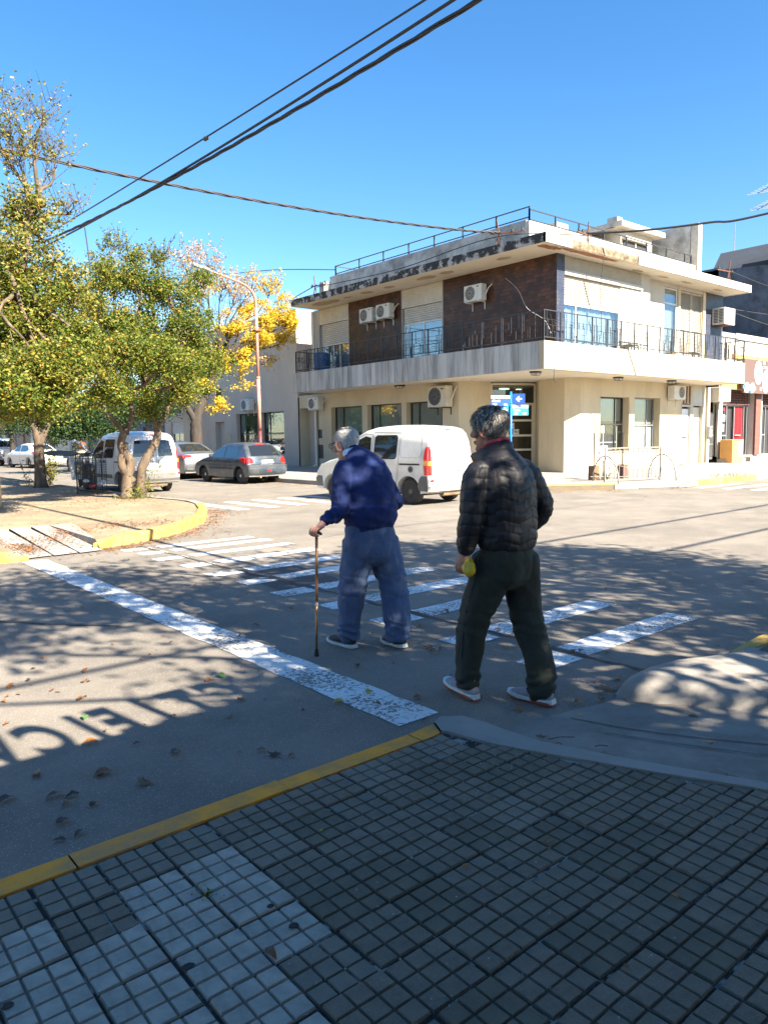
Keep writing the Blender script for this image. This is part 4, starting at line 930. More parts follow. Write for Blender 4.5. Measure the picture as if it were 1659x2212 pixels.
# sign board with ovals
mb = MB(); mb.box(36.05,46,16.28,16.40,3.42,5.03); sg = mb.build('sign_board', 'brown_sign', S)
def oval(mb, cx, cz, rx, rz, y, n=24): mb.add([(cx+rx*math.cos(a), y, cz+rz*math.sin(a)) for a in [2*math.pi*i/n for i in range(n)]], [tuple(range(n))])
mb = MB()
for cx, cz, rx, rz in ((37.55,4.43,.42,.57),(38.4,4.02,.37,.56),(39.5,4.2,.44,.62),(40.8,4.3,.4,.6),(36.35,3.68,.26,.24),(36.95,3.68,.22,.24)): oval(mb, cx, cz, rx, rz, 16.272)
mb.build('oval', 'sign_white', sg)
mb = MB(); r = random.Random(6)
for cx, cz in ((36.1,3.62),(37.55,4.3),(38.35,3.95),(39.35,4.1),(37.6,4.8),(38.4,4.3),(36.7,3.6),(39.3,3.7)):
    for k in range(5): a = cx+r.uniform(-.14,.14); b = cz+r.uniform(-.16,.16); mb.box(a-.03,a+.04,16.262,16.268,b-.05,b+.1)
mb.build('drawing', 'sign_cyan', sg)
ms = lambda x, z: frame_m((x, 16.27, z), (1,0,0), (0,0,1))
text_obj('lettering', 'RIE', .2, ms(38.0,4.85), 'sign_white', sg); text_obj('lettering', 'TERIA', .2, ms(38.0,4.62), 'sign_white', sg); text_obj('lettering', 'ES', .22, ms(37.1,3.58), 'sign_white', sg); text_obj('lettering', 'ES', .22, ms(37.75,3.58), 'sign_white', sg)
# wall with gate between the buildings, gas box
mb = MB(); mb.box(33.12,34.45,17.4,17.5,.13,3.6); mb.box(33.15,33.35,16.55,16.75,.13,3.6); mb.build('side_wall', 'white_plaster', S)
mb = MB()
for k in range(9): mb.box(33.45+.11*k, 33.48+.11*k, 16.9, 16.93, .3, 2.5)
for z in (.35,1.0,1.42,2.45): mb.box(33.42,34.4,16.88,16.95,z,z+.04)
mb.build('gate', 'grey_metal', S)
mb = MB(); mb.box(33.5,34.6,16.2,16.7,2.95,3.62,bev=.03); mb.build('lantern_box', 'white_plaster', S)
t = thing('gas_meter_box', (35.05,16.4,.15), 'orange plastered meter box on the pavement before the red curtains', 'meter box')
mb = MB(); mb.box(34.5,35.58,16.0,16.6,.14,1.22,bev=.01); mb.build('box_body', 'orange_paint', t); mb = MB(); mb.box(35.05,35.45,15.985,16.0,.45,1.1); mb.build('meter_door', 'ac_white', t)
t = thing('letter_box', (33.0,16.55,1.2), 'grey metal box on the pillar right of the beige door', 'box'); mb = MB(); mb.box(33.12,33.4,16.42,16.55,1.35,1.85,bev=.01); mb.build('box_body', 'grey_metal', t); mb = MB(); mb.box(33.15,33.37,16.41,16.42,1.75,1.78); mb.build('slot', 'black_metal', t)
# big dark wall and mansard behind
D = thing('tall_building', (46, 22, 0), 'tall dark slate-grey building with sloping metal roof behind the shop', 'building')
mb = MB(); mb.box(40,70,19.6,19.9,0,10.2); mb.add([(40,19.6,0),(40,45,0),(40,45,10.3),(40,19.6,10.3)], [(0,1,2,3)]); mb.box(40,40.3,14.9,14.95,6.0,6.1) ; mb.build('wall', 'slate_wall', D)
mb = MB(); mb.add([(40,14.5,6),(40,20.6,6),(40,20.6,10.22),(40,14.5,9.85)], [(0,1,2,3)]); mb.add([(40,14.5,6),(70,14.5,6),(70,14.5,9.85),(40,14.5,9.85)], [(0,1,2,3)]); mb.add([(40,20.6,10.22),(70,20.6,10.22),(70,14.5,9.85),(40,14.5,9.85)], [(0,1,2,3)]); mb.build('wall', 'slate_wall', D)
mb = MB(); mb.add([(40.6,20.3,10.2),(40.6,14.5,10.05),(41.4,14.5,11.4),(41.4,20.2,11.35),(60,14.5,11.4),(60,20.2,11.35),(60,20.3,10.2)], [(0,1,2,3),(3,2,4,5),(0,3,5,6)]); mb.build('sloping_roof', 'dark_slate', D)
mb = MB(); mb.box(39.9,40.7,16.9,17.0,10.0,10.5); mb.box(40.5,41.0,17.2,18.6,10.05,10.35); mb.build('roof_vent', 'dark_grille', D)
t = thing('mast', (42,19.6,11.3), 'thin vertical metal mast on the sloping dark roof', 'mast'); mb = MB(); mb.tube([(42,19.75,11.2),(42,19.75,13.0)], .025, 6, r2=.015); mb.build('rod', 'grey_metal', t); mb = MB(); mb.tube([(42,19.75,11.2),(42,19.75,11.35)], .05, 6); mb.build('foot', 'grey_metal', t)
p0 = at(1659, 405, 0, 42.0); t = thing('tv_antenna', (p0.x, p0.y, 11.0), 'comb-shaped aerial above the roof at the right edge', 'antenna')
mb = MB(); yb = p0.y - .2; mb.tube([(42,yb,11.2),(42,yb,p0.z+.3)], .03, 6)
for dz in (0, -.85): mb.tube([(42,yb+.75,p0.z+dz-.15),(42,yb-.6,p0.z+dz+.25)], .025, 4)
mb.build('mast', 'grey_metal', t)
for dz in (0, -.85):
    for k in range(7): mb = MB(); yy = yb+.7-.2*k; zc = p0.z+dz-.15+.2*k*.296; mb.tube([(42-.2,yy+.5,zc),(42+.2,yy-.5,zc+.02)], .012, 4); mb.build('rod', 'ac_white', t)

# ================================================================ shop behind the camera: its roof letters cast the lettered shadow
N_ = thing('near_shop', (-2, -2.7, .12), 'single-storey shop behind the photographer with letters standing on its parapet', 'building')
kx = SUN.x/(-SUN.y); kz = SUN.z/(-SUN.y)       # shadow shift per metre of +Y travel
yw = -2.5; yl = -.30; zt = (3.93 - yl)*kz; sh = (3.93 - yl)*kx
xe = 2.42 + sh
mb = MB(); mb.wall(1, yw, -16, xe, .1, zt, [(-9,-5,.1,2.9,-.3),(-2.5,1.5,.5,2.9,-.3)], -.3); mb.add([(xe,yw,.1),(xe,-12,.1),(xe,-12,zt),(xe,yw,zt)], [(0,1,2,3)]); mb.add([(-16,yw,zt),(xe,yw,zt),(xe,-12,zt),(-16,-12,zt)], [(0,1,2,3)]); mb.box(-15.5,xe-.4,-11.5,-3.2,.1,3.0); mb.build('wall', 'plaster_grey', N_); mb = MB(); mb.box(-16,xe,-2.6,yl,zt-.16,zt); mb.build('canopy', 'concrete', N_)
mb = MB(); mb.box(-8.9,-5.1,yw-.3,yw-.25,.1,2.9); mb.box(-2.4,1.4,yw-.3,yw-.25,.5,2.9); mb.build('window', 'dark_glass', N_)
letters = ((2.30,'C',1),(2.05,'T',1),(1.77,'I',1),(1.58,'E',1),(1.38,'I',1),(1.22,'C',1),(.97,'V',1),(.72,'I',1),(.55,'R',1),(.28,'E',1),(0,'S',1))
for gx, ch, _ in letters:
    M2 = frame_m((gx + sh, yl, zt-.02), (-1,0,0), (0,0,1)) @ Matrix.Diagonal((.52,1,1,1)); text_obj('letter', ch, .56, M2, 'black_metal', N_, .012, bold=.022)
mb = MB(); mb.box(-2.0, xe-.05, yl-.02, yl, zt, zt+.02); mb.build('letter_rail', 'black_metal', N_)
# ================================================================ trees
GREEN = [(0,(.045,.085,.012)),(.35,(.08,.13,.018)),(.62,(.15,.19,.022)),(.85,(.26,.25,.03)),(.96,(.34,.22,.03)),(1,(.26,.12,.03))]
OLIVE = [(0,(.06,.09,.014)),(.3,(.12,.15,.022)),(.6,(.22,.215,.035)),(.85,(.34,.27,.045)),(1,(.32,.19,.04))]
YELLOW = [(0,(.54,.36,.02)),(.4,(.66,.47,.03)),(.8,(.76,.57,.06)),(1,(.34,.18,.04))]
PINK = [(0,(.50,.34,.17)),(.5,(.58,.42,.24)),(1,(.36,.22,.12))]
DARK = [(0,(.015,.04,.012)),(.6,(.035,.075,.02)),(1,(.08,.12,.03))]
for nm, isl_ in (('leaf_green', GREEN),('leaf_olive', OLIVE),('leaf_yellow', YELLOW),('leaf_pink', PINK),('leaf_dark', DARK)):
    mat(nm, (.1,.1,.1), .55, island=isl_, trans=.35, spec=.35)
mat('leaf_shade', (.1,.1,.1), .55, island=GREEN, trans=.15, spec=.35)
mat('bark_pale', (.15,.108,.07), .9, (.065,.044,.03), 7, bump=.7, bsc=22, stretch=(1,1,.25), dist=.02)
mat('bark_dark', (.032,.024,.019), .9, (.055,.043,.033), 7, bump=.7, bsc=22, stretch=(1,1,.25), dist=.02)
NCM, NLM = 2.2, 4.2
def blob(px, py, rpx, Y, **k):
    c = at(px, py, 1, Y); d = (c - CAM).dot(AZ); return dict(c=c, r=rpx*d/FPX, **k)
def wob(a, b, amp, r, n=4):
    a = Vector(a); b = Vector(b); L = (b-a).length
    mid = [a + (b-a)*(i/n) + Vector((r.uniform(-1,1), r.uniform(-1,1), r.uniform(-.4,.8)))*amp*L*(1 if 0 < i < n else 0) for i in range(n+1)]
    return spline(mid, 3)
def tree(label, base, trunks, blobs, mats, leaf=.07, dens=1.0, seed=1, bark='bark_pale', name='street_tree', group=None, twigs=True, rt0=.11):
    """trunks: list of (points, r0, r1); limbs run from the nearest trunk top to every blob; leaves hang in clumps round twig ends."""
    r = random.Random(seed); t = thing(name, base, label, 'tree', group)
    for pts, r0, r1 in trunks:
        P = spline(pts, 5); n = len(P)
        mb = MB(); mb.tube([p + Vector((r.uniform(-1,1), r.uniform(-1,1), 0))*r0*.05 for p in P], [(r0 + (r1-r0)*(i/(n-1)))*(1 + (.35 if i == 0 else .12 if i == 1 else r.uniform(-.05,.05))) for i in range(n)], 10)
        mb.build('trunk', bark, t, True)
    tops = [Vector(p[0][-1]) for p in trunks]; lim = MB(); tw = MB(); lv = MB()
    for b in blobs:
        c, R = b['c'], b['r']; src = min(tops, key=lambda q: (q-c).length)
        if 'src' in b: src = Vector(b['src'])
        P = wob(src, c + Vector((0,0,-R*.3)), .08, r); n = len(P); rb = b.get('limb', rt0*.5)
        lim.tube(P, [rb*(1-.75*i/(n-1)) for i in range(n)], 6)
        M_ = b.get('m', 0)
        nc = int(b.get('n', 22)*(.5 + R)*b.get('d', 1)*NCM); mi = b.get('m', 0)
        for k in range(nc):
            u = Vector((r.gauss(0,1), r.gauss(0,1), r.gauss(0,1))).normalized() * R * (r.random()**.45) * b.get('spread', 1); u.z *= b.get('fz', .85)
            cc = c + u; s0 = P[int(r.uniform(.45,.999)*n)]
            if twigs and (k % b.get('tw', 2) == 0): tw.tube(wob(s0, cc, .07, r, 2)[::2], b.get('tr', .012), 3, False, .003)
            if b.get('sprig'):      # bare upright shoots with few leaves
                q = cc
                for s_ in range(3):
                    e = cc + Vector((r.uniform(-.35,.35), r.uniform(-.35,.35), r.uniform(.1,.6))); tw.tube([q, e], .006, 3, False, .002)
                    for z_ in range(int(b.get('nl', 4))):
                        p = q + (e-q)*r.random(); lf(lv, p + Vector((r.gauss(0,.03),)*3), leaf*r.uniform(.5,1), r, b)
                continue
            nl = int(b.get('nl', 34)*dens*NLM)
            rc = b.get('rc', .135)*r.uniform(.7,1.4)
            b['m'] = r.choice(M_) if isinstance(M_, tuple) else M_
            for z_ in range(nl):
                p = cc + Vector((r.gauss(0,rc), r.gauss(0,rc), r.gauss(0,rc*.7))); lf(lv, p, leaf*r.uniform(.55,1.15), r, b)
    lim.build('limb', bark, t, True)['kind'] = 'stuff'
    if tw.v: tw.build('twig', bark, t, False, False)['kind'] = 'stuff'
    o = mesh('foliage', lv.v, lv.f, mats, t, False, lv.mi); o['kind'] = 'stuff'
    return t
def lf(lv, p, s, r, b):
    m_ = b.get('m', 0); lv.cur = r.choice(m_) if isinstance(m_, tuple) else m_
    a = Vector((r.gauss(0,1), r.gauss(0,1), r.gauss(0,.6))).normalized(); u = a.orthogonal().normalized(); u.rotate(Matrix.Rotation(r.uniform(0,6.28), 3, a)); v_ = a.cross(u)
    n = len(lv.v); lv.v += [tuple(p - a*s*.5), tuple(p + u*s*.26 + v_*s*.06), tuple(p + a*s*.5), tuple(p - u*s*.26 + v_*s*.06)]; lv.f.append((n, n+1, n+2, n+3)); lv.mi.append(lv.cur)

# tall half-bare tree at the left edge
Y1 = 15.6
bl = [blob(40,330,62,Y1,sprig=1,n=16,nl=9,m=1), blob(85,255,50,Y1,sprig=1,n=12,nl=4,m=1), blob(120,350,45,Y1,sprig=1,n=11,nl=5,m=1), blob(150,450,42,Y1,sprig=1,n=9,nl=3,m=1),
      blob(-10,240,60,Y1,sprig=1,n=10,nl=8,m=1), blob(15,440,70,Y1,n=9,nl=16,m=1), blob(75,450,60,Y1,n=10,nl=14,m=1), blob(30,540,75,Y1,n=13,m=1,nl=22), blob(110,540,60,Y1,n=8,m=1,nl=16),
      blob(-30,600,80,Y1,n=12,m=1), blob(60,620,75,Y1,n=15,m=(0,1),nl=28), blob(140,610,50,Y1,n=9,m=1,nl=18), blob(10,700,75,Y1,n=14,m=(0,1)), blob(90,700,70,Y1,n=15,m=(0,1)), blob(40,780,75,Y1,n=14,m=(0,1)),
      blob(120,770,60,Y1,n=12,m=(0,1)), blob(20,850,60,Y1,n=13,m=(0,1)), blob(-20,760,60,Y1,n=12,m=(0,1)), blob(190,650,50,Y1,n=8,m=1,nl=20), blob(85,860,45,Y1,n=9,m=0), blob(60,800,60,14.2,n=13,m=(0,1)), blob(130,790,55,14.4,n=13,m=(0,0,1)), blob(20,850,55,14.0,n=12,m=0), blob(110,860,40,14.6,n=11,m=0), blob(180,740,50,15.0,n=11,m=(0,1)), blob(-40,830,60,14.2,n=12,m=0)]
tb = at(-70, 1090, 2, .15)
tree('tall half-bare tree with yellowing leaves at the left edge of the photo', (tb.x, tb.y, .13), [([(tb.x,tb.y,.1),(tb.x+.15,tb.y+.1,1.8),(tb.x+.2,tb.y-.1,3.4),tuple(at(-10,560,1,Y1))], .17, .08), ([(tb.x+.2,tb.y-.1,3.3),tuple(at(40,600,1,Y1)),tuple(at(60,470,1,Y1))], .09, .05)],
     bl, ['leaf_green','leaf_olive'], .085, .9, 11)
# tree behind it with the leafy shoots round its foot
Y2 = 25.4; tb = Vector((6.95,25.4,.12))
bl = [blob(100,690,70,Y2,m=(0,1),n=9), blob(160,640,60,Y2,m=(0,1),n=9), blob(60,770,65,Y2,m=0,n=10), blob(130,800,60,Y2,m=(0,1),n=10), blob(190,740,60,Y2,m=0,n=10), blob(40,860,55,Y2,m=0,n=8), blob(100,885,45,Y2,m=0,n=8), blob(180,850,50,Y2,m=0,n=9), blob(215,590,50,Y2,m=1,n=7,nl=22), blob(250,540,35,Y2,m=0,sprig=1,n=12,nl=12)]
tree('slender tree by the left kerb with leafy shoots round its foot', tb, [([tb, at(86,1005,1,Y2), at(84,960,1,Y2), at(77,925,1,Y2), at(66,890,1,Y2)], .19, .11), ([at(84,965,1,Y2), at(95,938,1,Y2), at(108,905,1,Y2)], .11, .08)], bl, ['leaf_green','leaf_olive'], .10, .9, 12)
# pair of leaning trunks at the corner
Y3 = 18.65
bl = [blob(250,600,50,Y3,m=(0,0,1),n=11), blob(320,620,52,Y3,m=0,n=12), blob(390,640,48,Y3,m=0,n=11), blob(435,600,20,Y3,m=0,n=9,nl=20), blob(240,690,72,Y3,m=(0,0,1),n=14), blob(330,700,75,Y3,m=0,n=15), blob(420,705,55,Y3,m=0,n=13),
      blob(185,760,55,Y3,m=(0,1),n=12), blob(270,780,72,Y3,m=(0,0,1),n=14), blob(360,785,68,Y3,m=0,n=14), blob(440,775,45,Y3,m=0,n=12), blob(325,860,45,Y3,m=0,n=12), blob(250,850,40,Y3,m=0,n=10), blob(395,850,36,Y3,m=(0,1),n=10), blob(290,560,30,Y3,m=(0,1),n=8,nl=18), blob(350,570,24,Y3,m=0,sprig=1,n=14,nl=12), blob(210,790,50,16.4,m=(0,1),n=11), blob(280,760,55,16.4,m=0,n=12), blob(350,770,50,16.6,m=0,n=11), blob(240,850,32,16.6,m=0,n=9), blob(400,800,40,17,m=0,n=9)]
b1 = Vector((7.14,18.65,.12)); b2 = Vector((7.50,18.64,.12))
tree('tree with two crooked pale trunks standing at the island corner', b1, [([b1, at(275,1030,1,Y3), at(283,1000,1,Y3), at(262,965,1,Y3), at(268,930,1,Y3)], .15, .09), ([at(283,1040,1,Y3), at(262,1000,1,Y3), at(270,955,1,Y3)], .11, .08), ([at(268,935,1,Y3), at(243,905,1,Y3), at(212,870,1,Y3)], .07, .045), ([at(270,935,1,Y3), at(285,900,1,Y3), at(280,860,1,Y3)], .08, .05),
     ([b2, at(308,1010,1,Y3), at(338,950,1,Y3), at(340,915,1,Y3)], .13, .09), ([at(340,920,1,Y3), at(322,885,1,Y3), at(318,850,1,Y3)], .08, .05), ([at(340,920,1,Y3), at(360,890,1,Y3), at(372,850,1,Y3)], .08, .05)],
     bl, ['leaf_green','leaf_olive'], .082, 1.0, 13)
# yellow tree in front of the grey building
Y4 = 31.0
bl = [blob(400,560,36,Y4,m=2,sprig=1,n=12,nl=7), blob(450,560,36,Y4,m=2,sprig=1,n=11,nl=7), blob(480,610,36,Y4,m=2,sprig=1,n=12,nl=9), blob(545,610,30,Y4,m=(1,2),sprig=1,n=9,nl=9), blob(620,650,24,Y4,m=1,n=4,nl=10), blob(430,620,44,Y4,m=(2,1),n=6,nl=10), blob(510,640,34,Y4,m=2,sprig=1,n=12,nl=12), blob(585,620,24,Y4,m=1,sprig=1,n=11,nl=16), blob(545,660,30,Y4,m=1,n=5,nl=18), blob(595,680,40,Y4,m=1,n=8,nl=24), blob(630,690,22,Y4,m=1,n=6,nl=20),
      blob(560,725,40,Y4,m=1,n=8,nl=24), blob(505,700,42,Y4,m=(1,1,2),n=7,nl=22), blob(480,770,38,Y4,m=(1,0),n=6,nl=20), blob(610,730,28,Y4,m=1,n=5,nl=18), blob(530,775,34,Y4,m=1,n=6,nl=20), blob(440,830,30,Y4,m=(1,0),n=6,nl=20), blob(470,880,22,Y4,m=1,n=4,nl=16), blob(575,780,20,Y4,m=(1,2),n=4,nl=8), blob(520,820,26,Y4,m=1,n=3,nl=9), blob(415,760,45,Y4,m=(0,1),n=7)]
tb = Vector((15.2,31.0,.15))
tree('yellow-leaved tree in front of the grey building', tb, [([tb, at(424,940,1,Y4), at(425,905,1,Y4), at(440,860,1,Y4), at(470,790,1,Y4)], .30, .16), ([at(425,915,1,Y4), at(405,880,1,Y4), at(390,850,1,Y4)], .16, .1)], bl, ['leaf_green','leaf_yellow','leaf_pink'], .13, 1.15, 14, bark='bark_dark')
# dense evergreens farther up the street
for i, (bs, Y5, lb) in enumerate((([(150,905,40),(200,895,42),(112,890,38),(228,930,28),(175,930,30),(130,935,26)], 38, 'dark evergreen tree behind the white van, over the open door'), ([(20,905,45),(60,900,42),(-20,890,50),(45,870,45),(100,905,34)], 52, 'dark evergreen tree far up the street at the left edge'), ([(250,870,40),(290,850,40),(320,890,30),(270,910,25),(355,870,35)], 44, 'dark evergreen tree behind the crooked pair of trunks'))):
    bl = [blob(x, y, q, Y5, m=0, n=7, nl=22, rc=.30) for x, y, q in bs]; c = bl[0]['c']
    gb = Vector((bl[0]['c'].x, Y5, .12)); tree(lb, gb, [([gb, gb + Vector((.1,0,1.5)), gb + Vector((0,.1,2.6))], .18, .12)], bl, ['leaf_dark'], .16, 1.0, 20+i, bark='bark_dark', name='evergreen_tree')
# shoots and weeds at the foot of the trunks
def shrub(label, c, R, n, leaf, seed, mats=('leaf_olive','leaf_green'), h=1.0):
    r = random.Random(seed); t = thing('shrub', c, label, 'shrub'); st = MB(); lv = MB(); c = Vector(c)
    for k in range(n):
        e = c + Vector((r.gauss(0,R*.5), r.gauss(0,R*.5), r.uniform(.3,1)*h)); P = wob(c + Vector((r.gauss(0,.05), r.gauss(0,.05), 0)), e, .12, r, 3); st.tube(P, .008, 3, False, .003)
        for q in range(int(22)): p = P[int((.3+.7*r.random())*(len(P)-.01))] + Vector((r.gauss(0,.07), r.gauss(0,.07), r.gauss(0,.06))); lf(lv, p, leaf*r.uniform(.6,1.2), r, {'m': (0,1)})
    st.build('stem', 'bark_pale', t, False, False)['kind'] = 'stuff'; mesh('foliage', lv.v, lv.f, list(mats), t, False, lv.mi)['kind'] = 'stuff'; return t
sp_ = at(108,1048,2,.12); shrub('leafy green shoots beside the slender tree at the left kerb', (sp_.x,sp_.y,.12), .5, 26, .09, 1, h=1.25)
shrub('low shoots left of the slender tree trunk', tuple(at(62,1050,2,.12)), .3, 7, .07, 2, h=.8)
shrub('low weeds at the foot of the crooked trunks', (7.3,18.4,.12), .45, 12, .06, 3, h=.45)
shrub('straggling shoots between the crooked trunks and the van wheel', (7.65,19.0,.12), .6, 14, .06, 4, h=.75)
# the big street tree behind the photographer: only its dappled shade is in the picture
def gblob(gx, gy, R, z=6.6, **k): return dict(c=Vector((gx + kx/kz*z, gy - z/kz, z)), r=R, fz=.45, spread=1.0, tw=4, tr=.010, rc=.30, d=.62, **k)
bl = [gblob(6.4,5.6,2.0,n=15), gblob(8.0,4.4,1.25,n=15), gblob(4.9,4.4,1.5,n=15,z=6.2), gblob(5.4,7.3,1.25,n=12), gblob(7.3,7.0,1.2,n=11), gblob(3.6,6.9,1.1,n=12,z=7), gblob(2.1,7.4,1.15,n=12,z=7.2), gblob(.4,7.3,1.1,n=11,z=7.4), gblob(3.4,5.3,.65,n=13,z=6.5), gblob(3.5,3.2,1.1,n=14,z=5.6), gblob(6.2,2.6,1.4,n=12,z=5.8),
      gblob(3.0,1.7,1.0,n=26,z=5.2), gblob(4.6,.6,1.1,n=12,z=5.0), gblob(7.2,3.0,1.2,n=13,z=5.8), gblob(-1.2,7.0,1.0,n=11,z=7.4), gblob(2.7,3.7,.6,n=16,z=6.0), gblob(4.3,5.9,.9,n=10,z=6.8), gblob(3.0,8.9,.8,n=9,z=7.4), gblob(1.3,9.2,.7,n=9,z=7.6), gblob(6.2,.8,1.4,n=13,z=5.0), gblob(8.6,5.8,.8,n=9), gblob(2.5,2.6,.7,n=24,z=5.6), gblob(2.7,1.0,.9,n=30,z=4.6), gblob(3.1,.2,1.0,n=30,z=4.4)]
NT = Vector((6.3,-2.9,.14))
tree('large street tree out of the picture whose crown shades the crossing', NT, [([NT, NT+Vector((.1,.1,1.4)), NT+Vector((-.1,.2,2.6)), NT+Vector((-.6,.2,4.0))], .20, .12), ([NT+Vector((-.1,.2,2.5)), NT+Vector((.8,.0,3.6)), NT+Vector((1.5,-.2,4.6))], .12, .08)], bl, ['leaf_shade'], .15, .60, 31, rt0=.09)
# ================================================================ street furniture and cables
def cable(name, label, pts, r, m='black_cable', twist=0, lump=None):
    P = spline(pts, 10); mb = MB()
    if twist:
        n = len(P)*twist; Q = []
        for i in range(n+1):
            t = i/n*(len(P)-1); k = min(int(t), len(P)-2); Q.append(P[k].lerp(P[k+1], t-k))
        t0 = thing(name, pts[0], label, 'cable')
        for s in range(3):
            mb = MB(); q2 = []
            for i, p in enumerate(Q):
                d = (Q[min(i+1,len(Q)-1)] - Q[max(i-1,0)]).normalized(); u = d.cross(Vector((0,0,1))).normalized(); v = d.cross(u); a = i*.55 + s*2.094
                q2.append(p + (u*math.cos(a) + v*math.sin(a))*r*1.1)
            mb.tube(q2, r, 5); mb.build('strand', m, t0, True)
        return t0
    mb.tube(P, r, 6); o = mb.build(name, m, None, True); tag(o, label, 'cable'); return o
cx = 6.0
ca = lambda p: at(p[0], p[1], 0, cx)
A_ = [(920,0),(690,137),(445,298),(300,385),(185,455)]; B_ = [(965,0),(700,190),(500,300),(340,395),(150,505)]; C_ = [(1035,0),(800,130),(600,270),(450,343),(340,400),(200,470),(150,500)]
def fit(Q, ax_, n=7, l0=0, l1=0):
    """least-squares parabola through traced points, so a cable hangs smoothly"""
    t = [q[ax_] for q in Q]; m = sum(t)/len(t); out = []
    S = [sum((u-m)**k for u in t) for k in range(5)]
    def solve(c):
        T = [sum(((u-m)**k)*q[c] for u, q in zip(t, Q)) for k in range(3)]; A = Matrix(((S[0],S[1],S[2]),(S[1],S[2],S[3]),(S[2],S[3],S[4]))); return A.inverted() @ Vector(T)
    co = {c: solve(c) for c in range(3) if c != ax_}; lo, hi = t[0], t[-1]
    for i in range(n+1):
        u = lo - l0 + (hi + l1 - lo + l0)*i/n; p = [0,0,0]; p[ax_] = u
        for c, k in co.items(): p[c] = k[0] + k[1]*(u-m) + k[2]*(u-m)**2
        out.append(Vector(p))
    return out
def ext(P, x, z0, z1): 
    return fit([ca(p) for p in P], 1, 12, 9, 22)
o = cable('overhead_cable', 'thin dark cable crossing the sky, uppermost of the three by the top edge', ext(A_, cx, 7.4, 7.3), .014)
q = ca((445,298)); mb = MB(); mb.lathe(q, (0,1,0), [(-.06,.02),(-.04,.035),(.04,.035),(.06,.02)], 8); mb.build('cable_joint', 'grey_cable', o)
cable('overhead_cable', 'middle dark cable crossing the sky between the thin and the twisted one', ext(B_, cx, 7.2, 7.1), .020)
cable('overhead_cable', 'thick twisted dark cable crossing the sky, lowest of the three', ext(C_, cx, 7.0, 7.0), .0145, twist=2)
yb = 17.3; cb = lambda p: at(p[0], p[1], 1, yb)
cable('overhead_cable', 'grey bundle of cables running from the left trees to the roof bracket', fit([cb(p) for p in [(0,322),(150,355),(400,400),(600,440),(820,478),(1000,495)]], 0, 9, 12, 0) + [Vector((19.45,16.95,8.28))], .020, 'grey_cable', twist=2)
dr = [at(190,520,1,Y1), at(193,560,1,Y1), at(200,610,1,Y1)]
cable('overhead_cable', 'thin hanging line in front of the leafy crown at the left', [at(183,490,1,Y1), at(190,540,1,Y1), at(196,590,1,Y1)], .012, 'grey_cable')
p1 = Vector((21.95,15.35,8.3)); p2 = at(1659,460,0,24.5)
cable('overhead_cable', 'heavy black cable leaving the roof corner towards the right edge', [p1, p1.lerp(p2,.35)+Vector((0,0,-.10)), p1.lerp(p2,.7)+Vector((0,0,-.08)), p2, p2+(p2-p1)*1.4+Vector((0,0,1.2))], .035)
cable('overhead_cable', 'thin wire from the roof railing over the yellow tree', [Vector((20.33,27.3,9.0)), at(600,582,1,31), at(480,592,1,34), at(380,594,1,38), at(150,600,1,60)], .018)
cable('overhead_cable', 'wire dropping from the far left roof bracket behind the yellow tree', [Vector((19.5,27.6,8.3)), at(640,640,1,31), at(600,665,1,33), at(480,730,1,42)], .022)
cable('overhead_cable', 'wire along the roof edge between the brackets', [Vector((19.5,27.6,8.2)), Vector((19.3,22,7.95)), Vector((19.4,17,8.15)), Vector((21.9,15.2,8.2))], .016)
cable('overhead_cable', 'wire from the far right bracket towards the slate wall', [Vector((31.7,15.1,8.3)), Vector((36,14.6,7.9)), Vector((42,14.0,8.3))], .016)
cable('overhead_cable', 'upper wire crossing the slate wall at the right edge', [Vector((33.4,16.5,7.2)), Vector((37,15,6.9)), Vector((42,13,6.9))], .016)
cable('overhead_cable', 'lower wire sloping down across the slate wall at the right edge', [Vector((33.4,16.5,7.25)), Vector((36.5,15.2,6.4)), Vector((41,13.5,5.7))], .018)
cable('hanging_wire', 'loose wire hanging down in front of the sunny shutters', [Vector((22.2,14.93,8.0)), Vector((22.3,14.9,7.5)), Vector((22.25,14.95,6.5)), Vector((22.35,14.97,5.5))], .009)
cable('hanging_wire', 'loose wire looping over the edge at the balcony corner', [Vector((19.6,15.0,5.4)), Vector((19.75,14.9,4.5)), Vector((19.7,14.9,3.7)), Vector((19.72,14.93,3.3)), Vector((19.85,14.95,3.25))], .008)
cable('hanging_wire', 'pale loose wire drooping across the brown tiled wall', [Vector((20.70,17.8,7.1)), Vector((20.66,17.2,6.6)), Vector((20.55,16.7,5.9)), Vector((20.45,15.9,5.4)), Vector((20.3,15.5,4.9))], .006, 'pipe_white')
cable('overhead_cable', 'service cable behind the photographer, farther one, seen only as a shadow', [Vector((-20,-3.9,7.4)), Vector((8,-3.9,7.05)), Vector((40,-3.9,7.5))], .03)
cable('overhead_cable', 'service cable behind the photographer, nearer one, seen only as a shadow', [Vector((-20,-2.4,7.6)), Vector((10,-2.4,7.2)), Vector((40,-2.4,7.7))], .03)
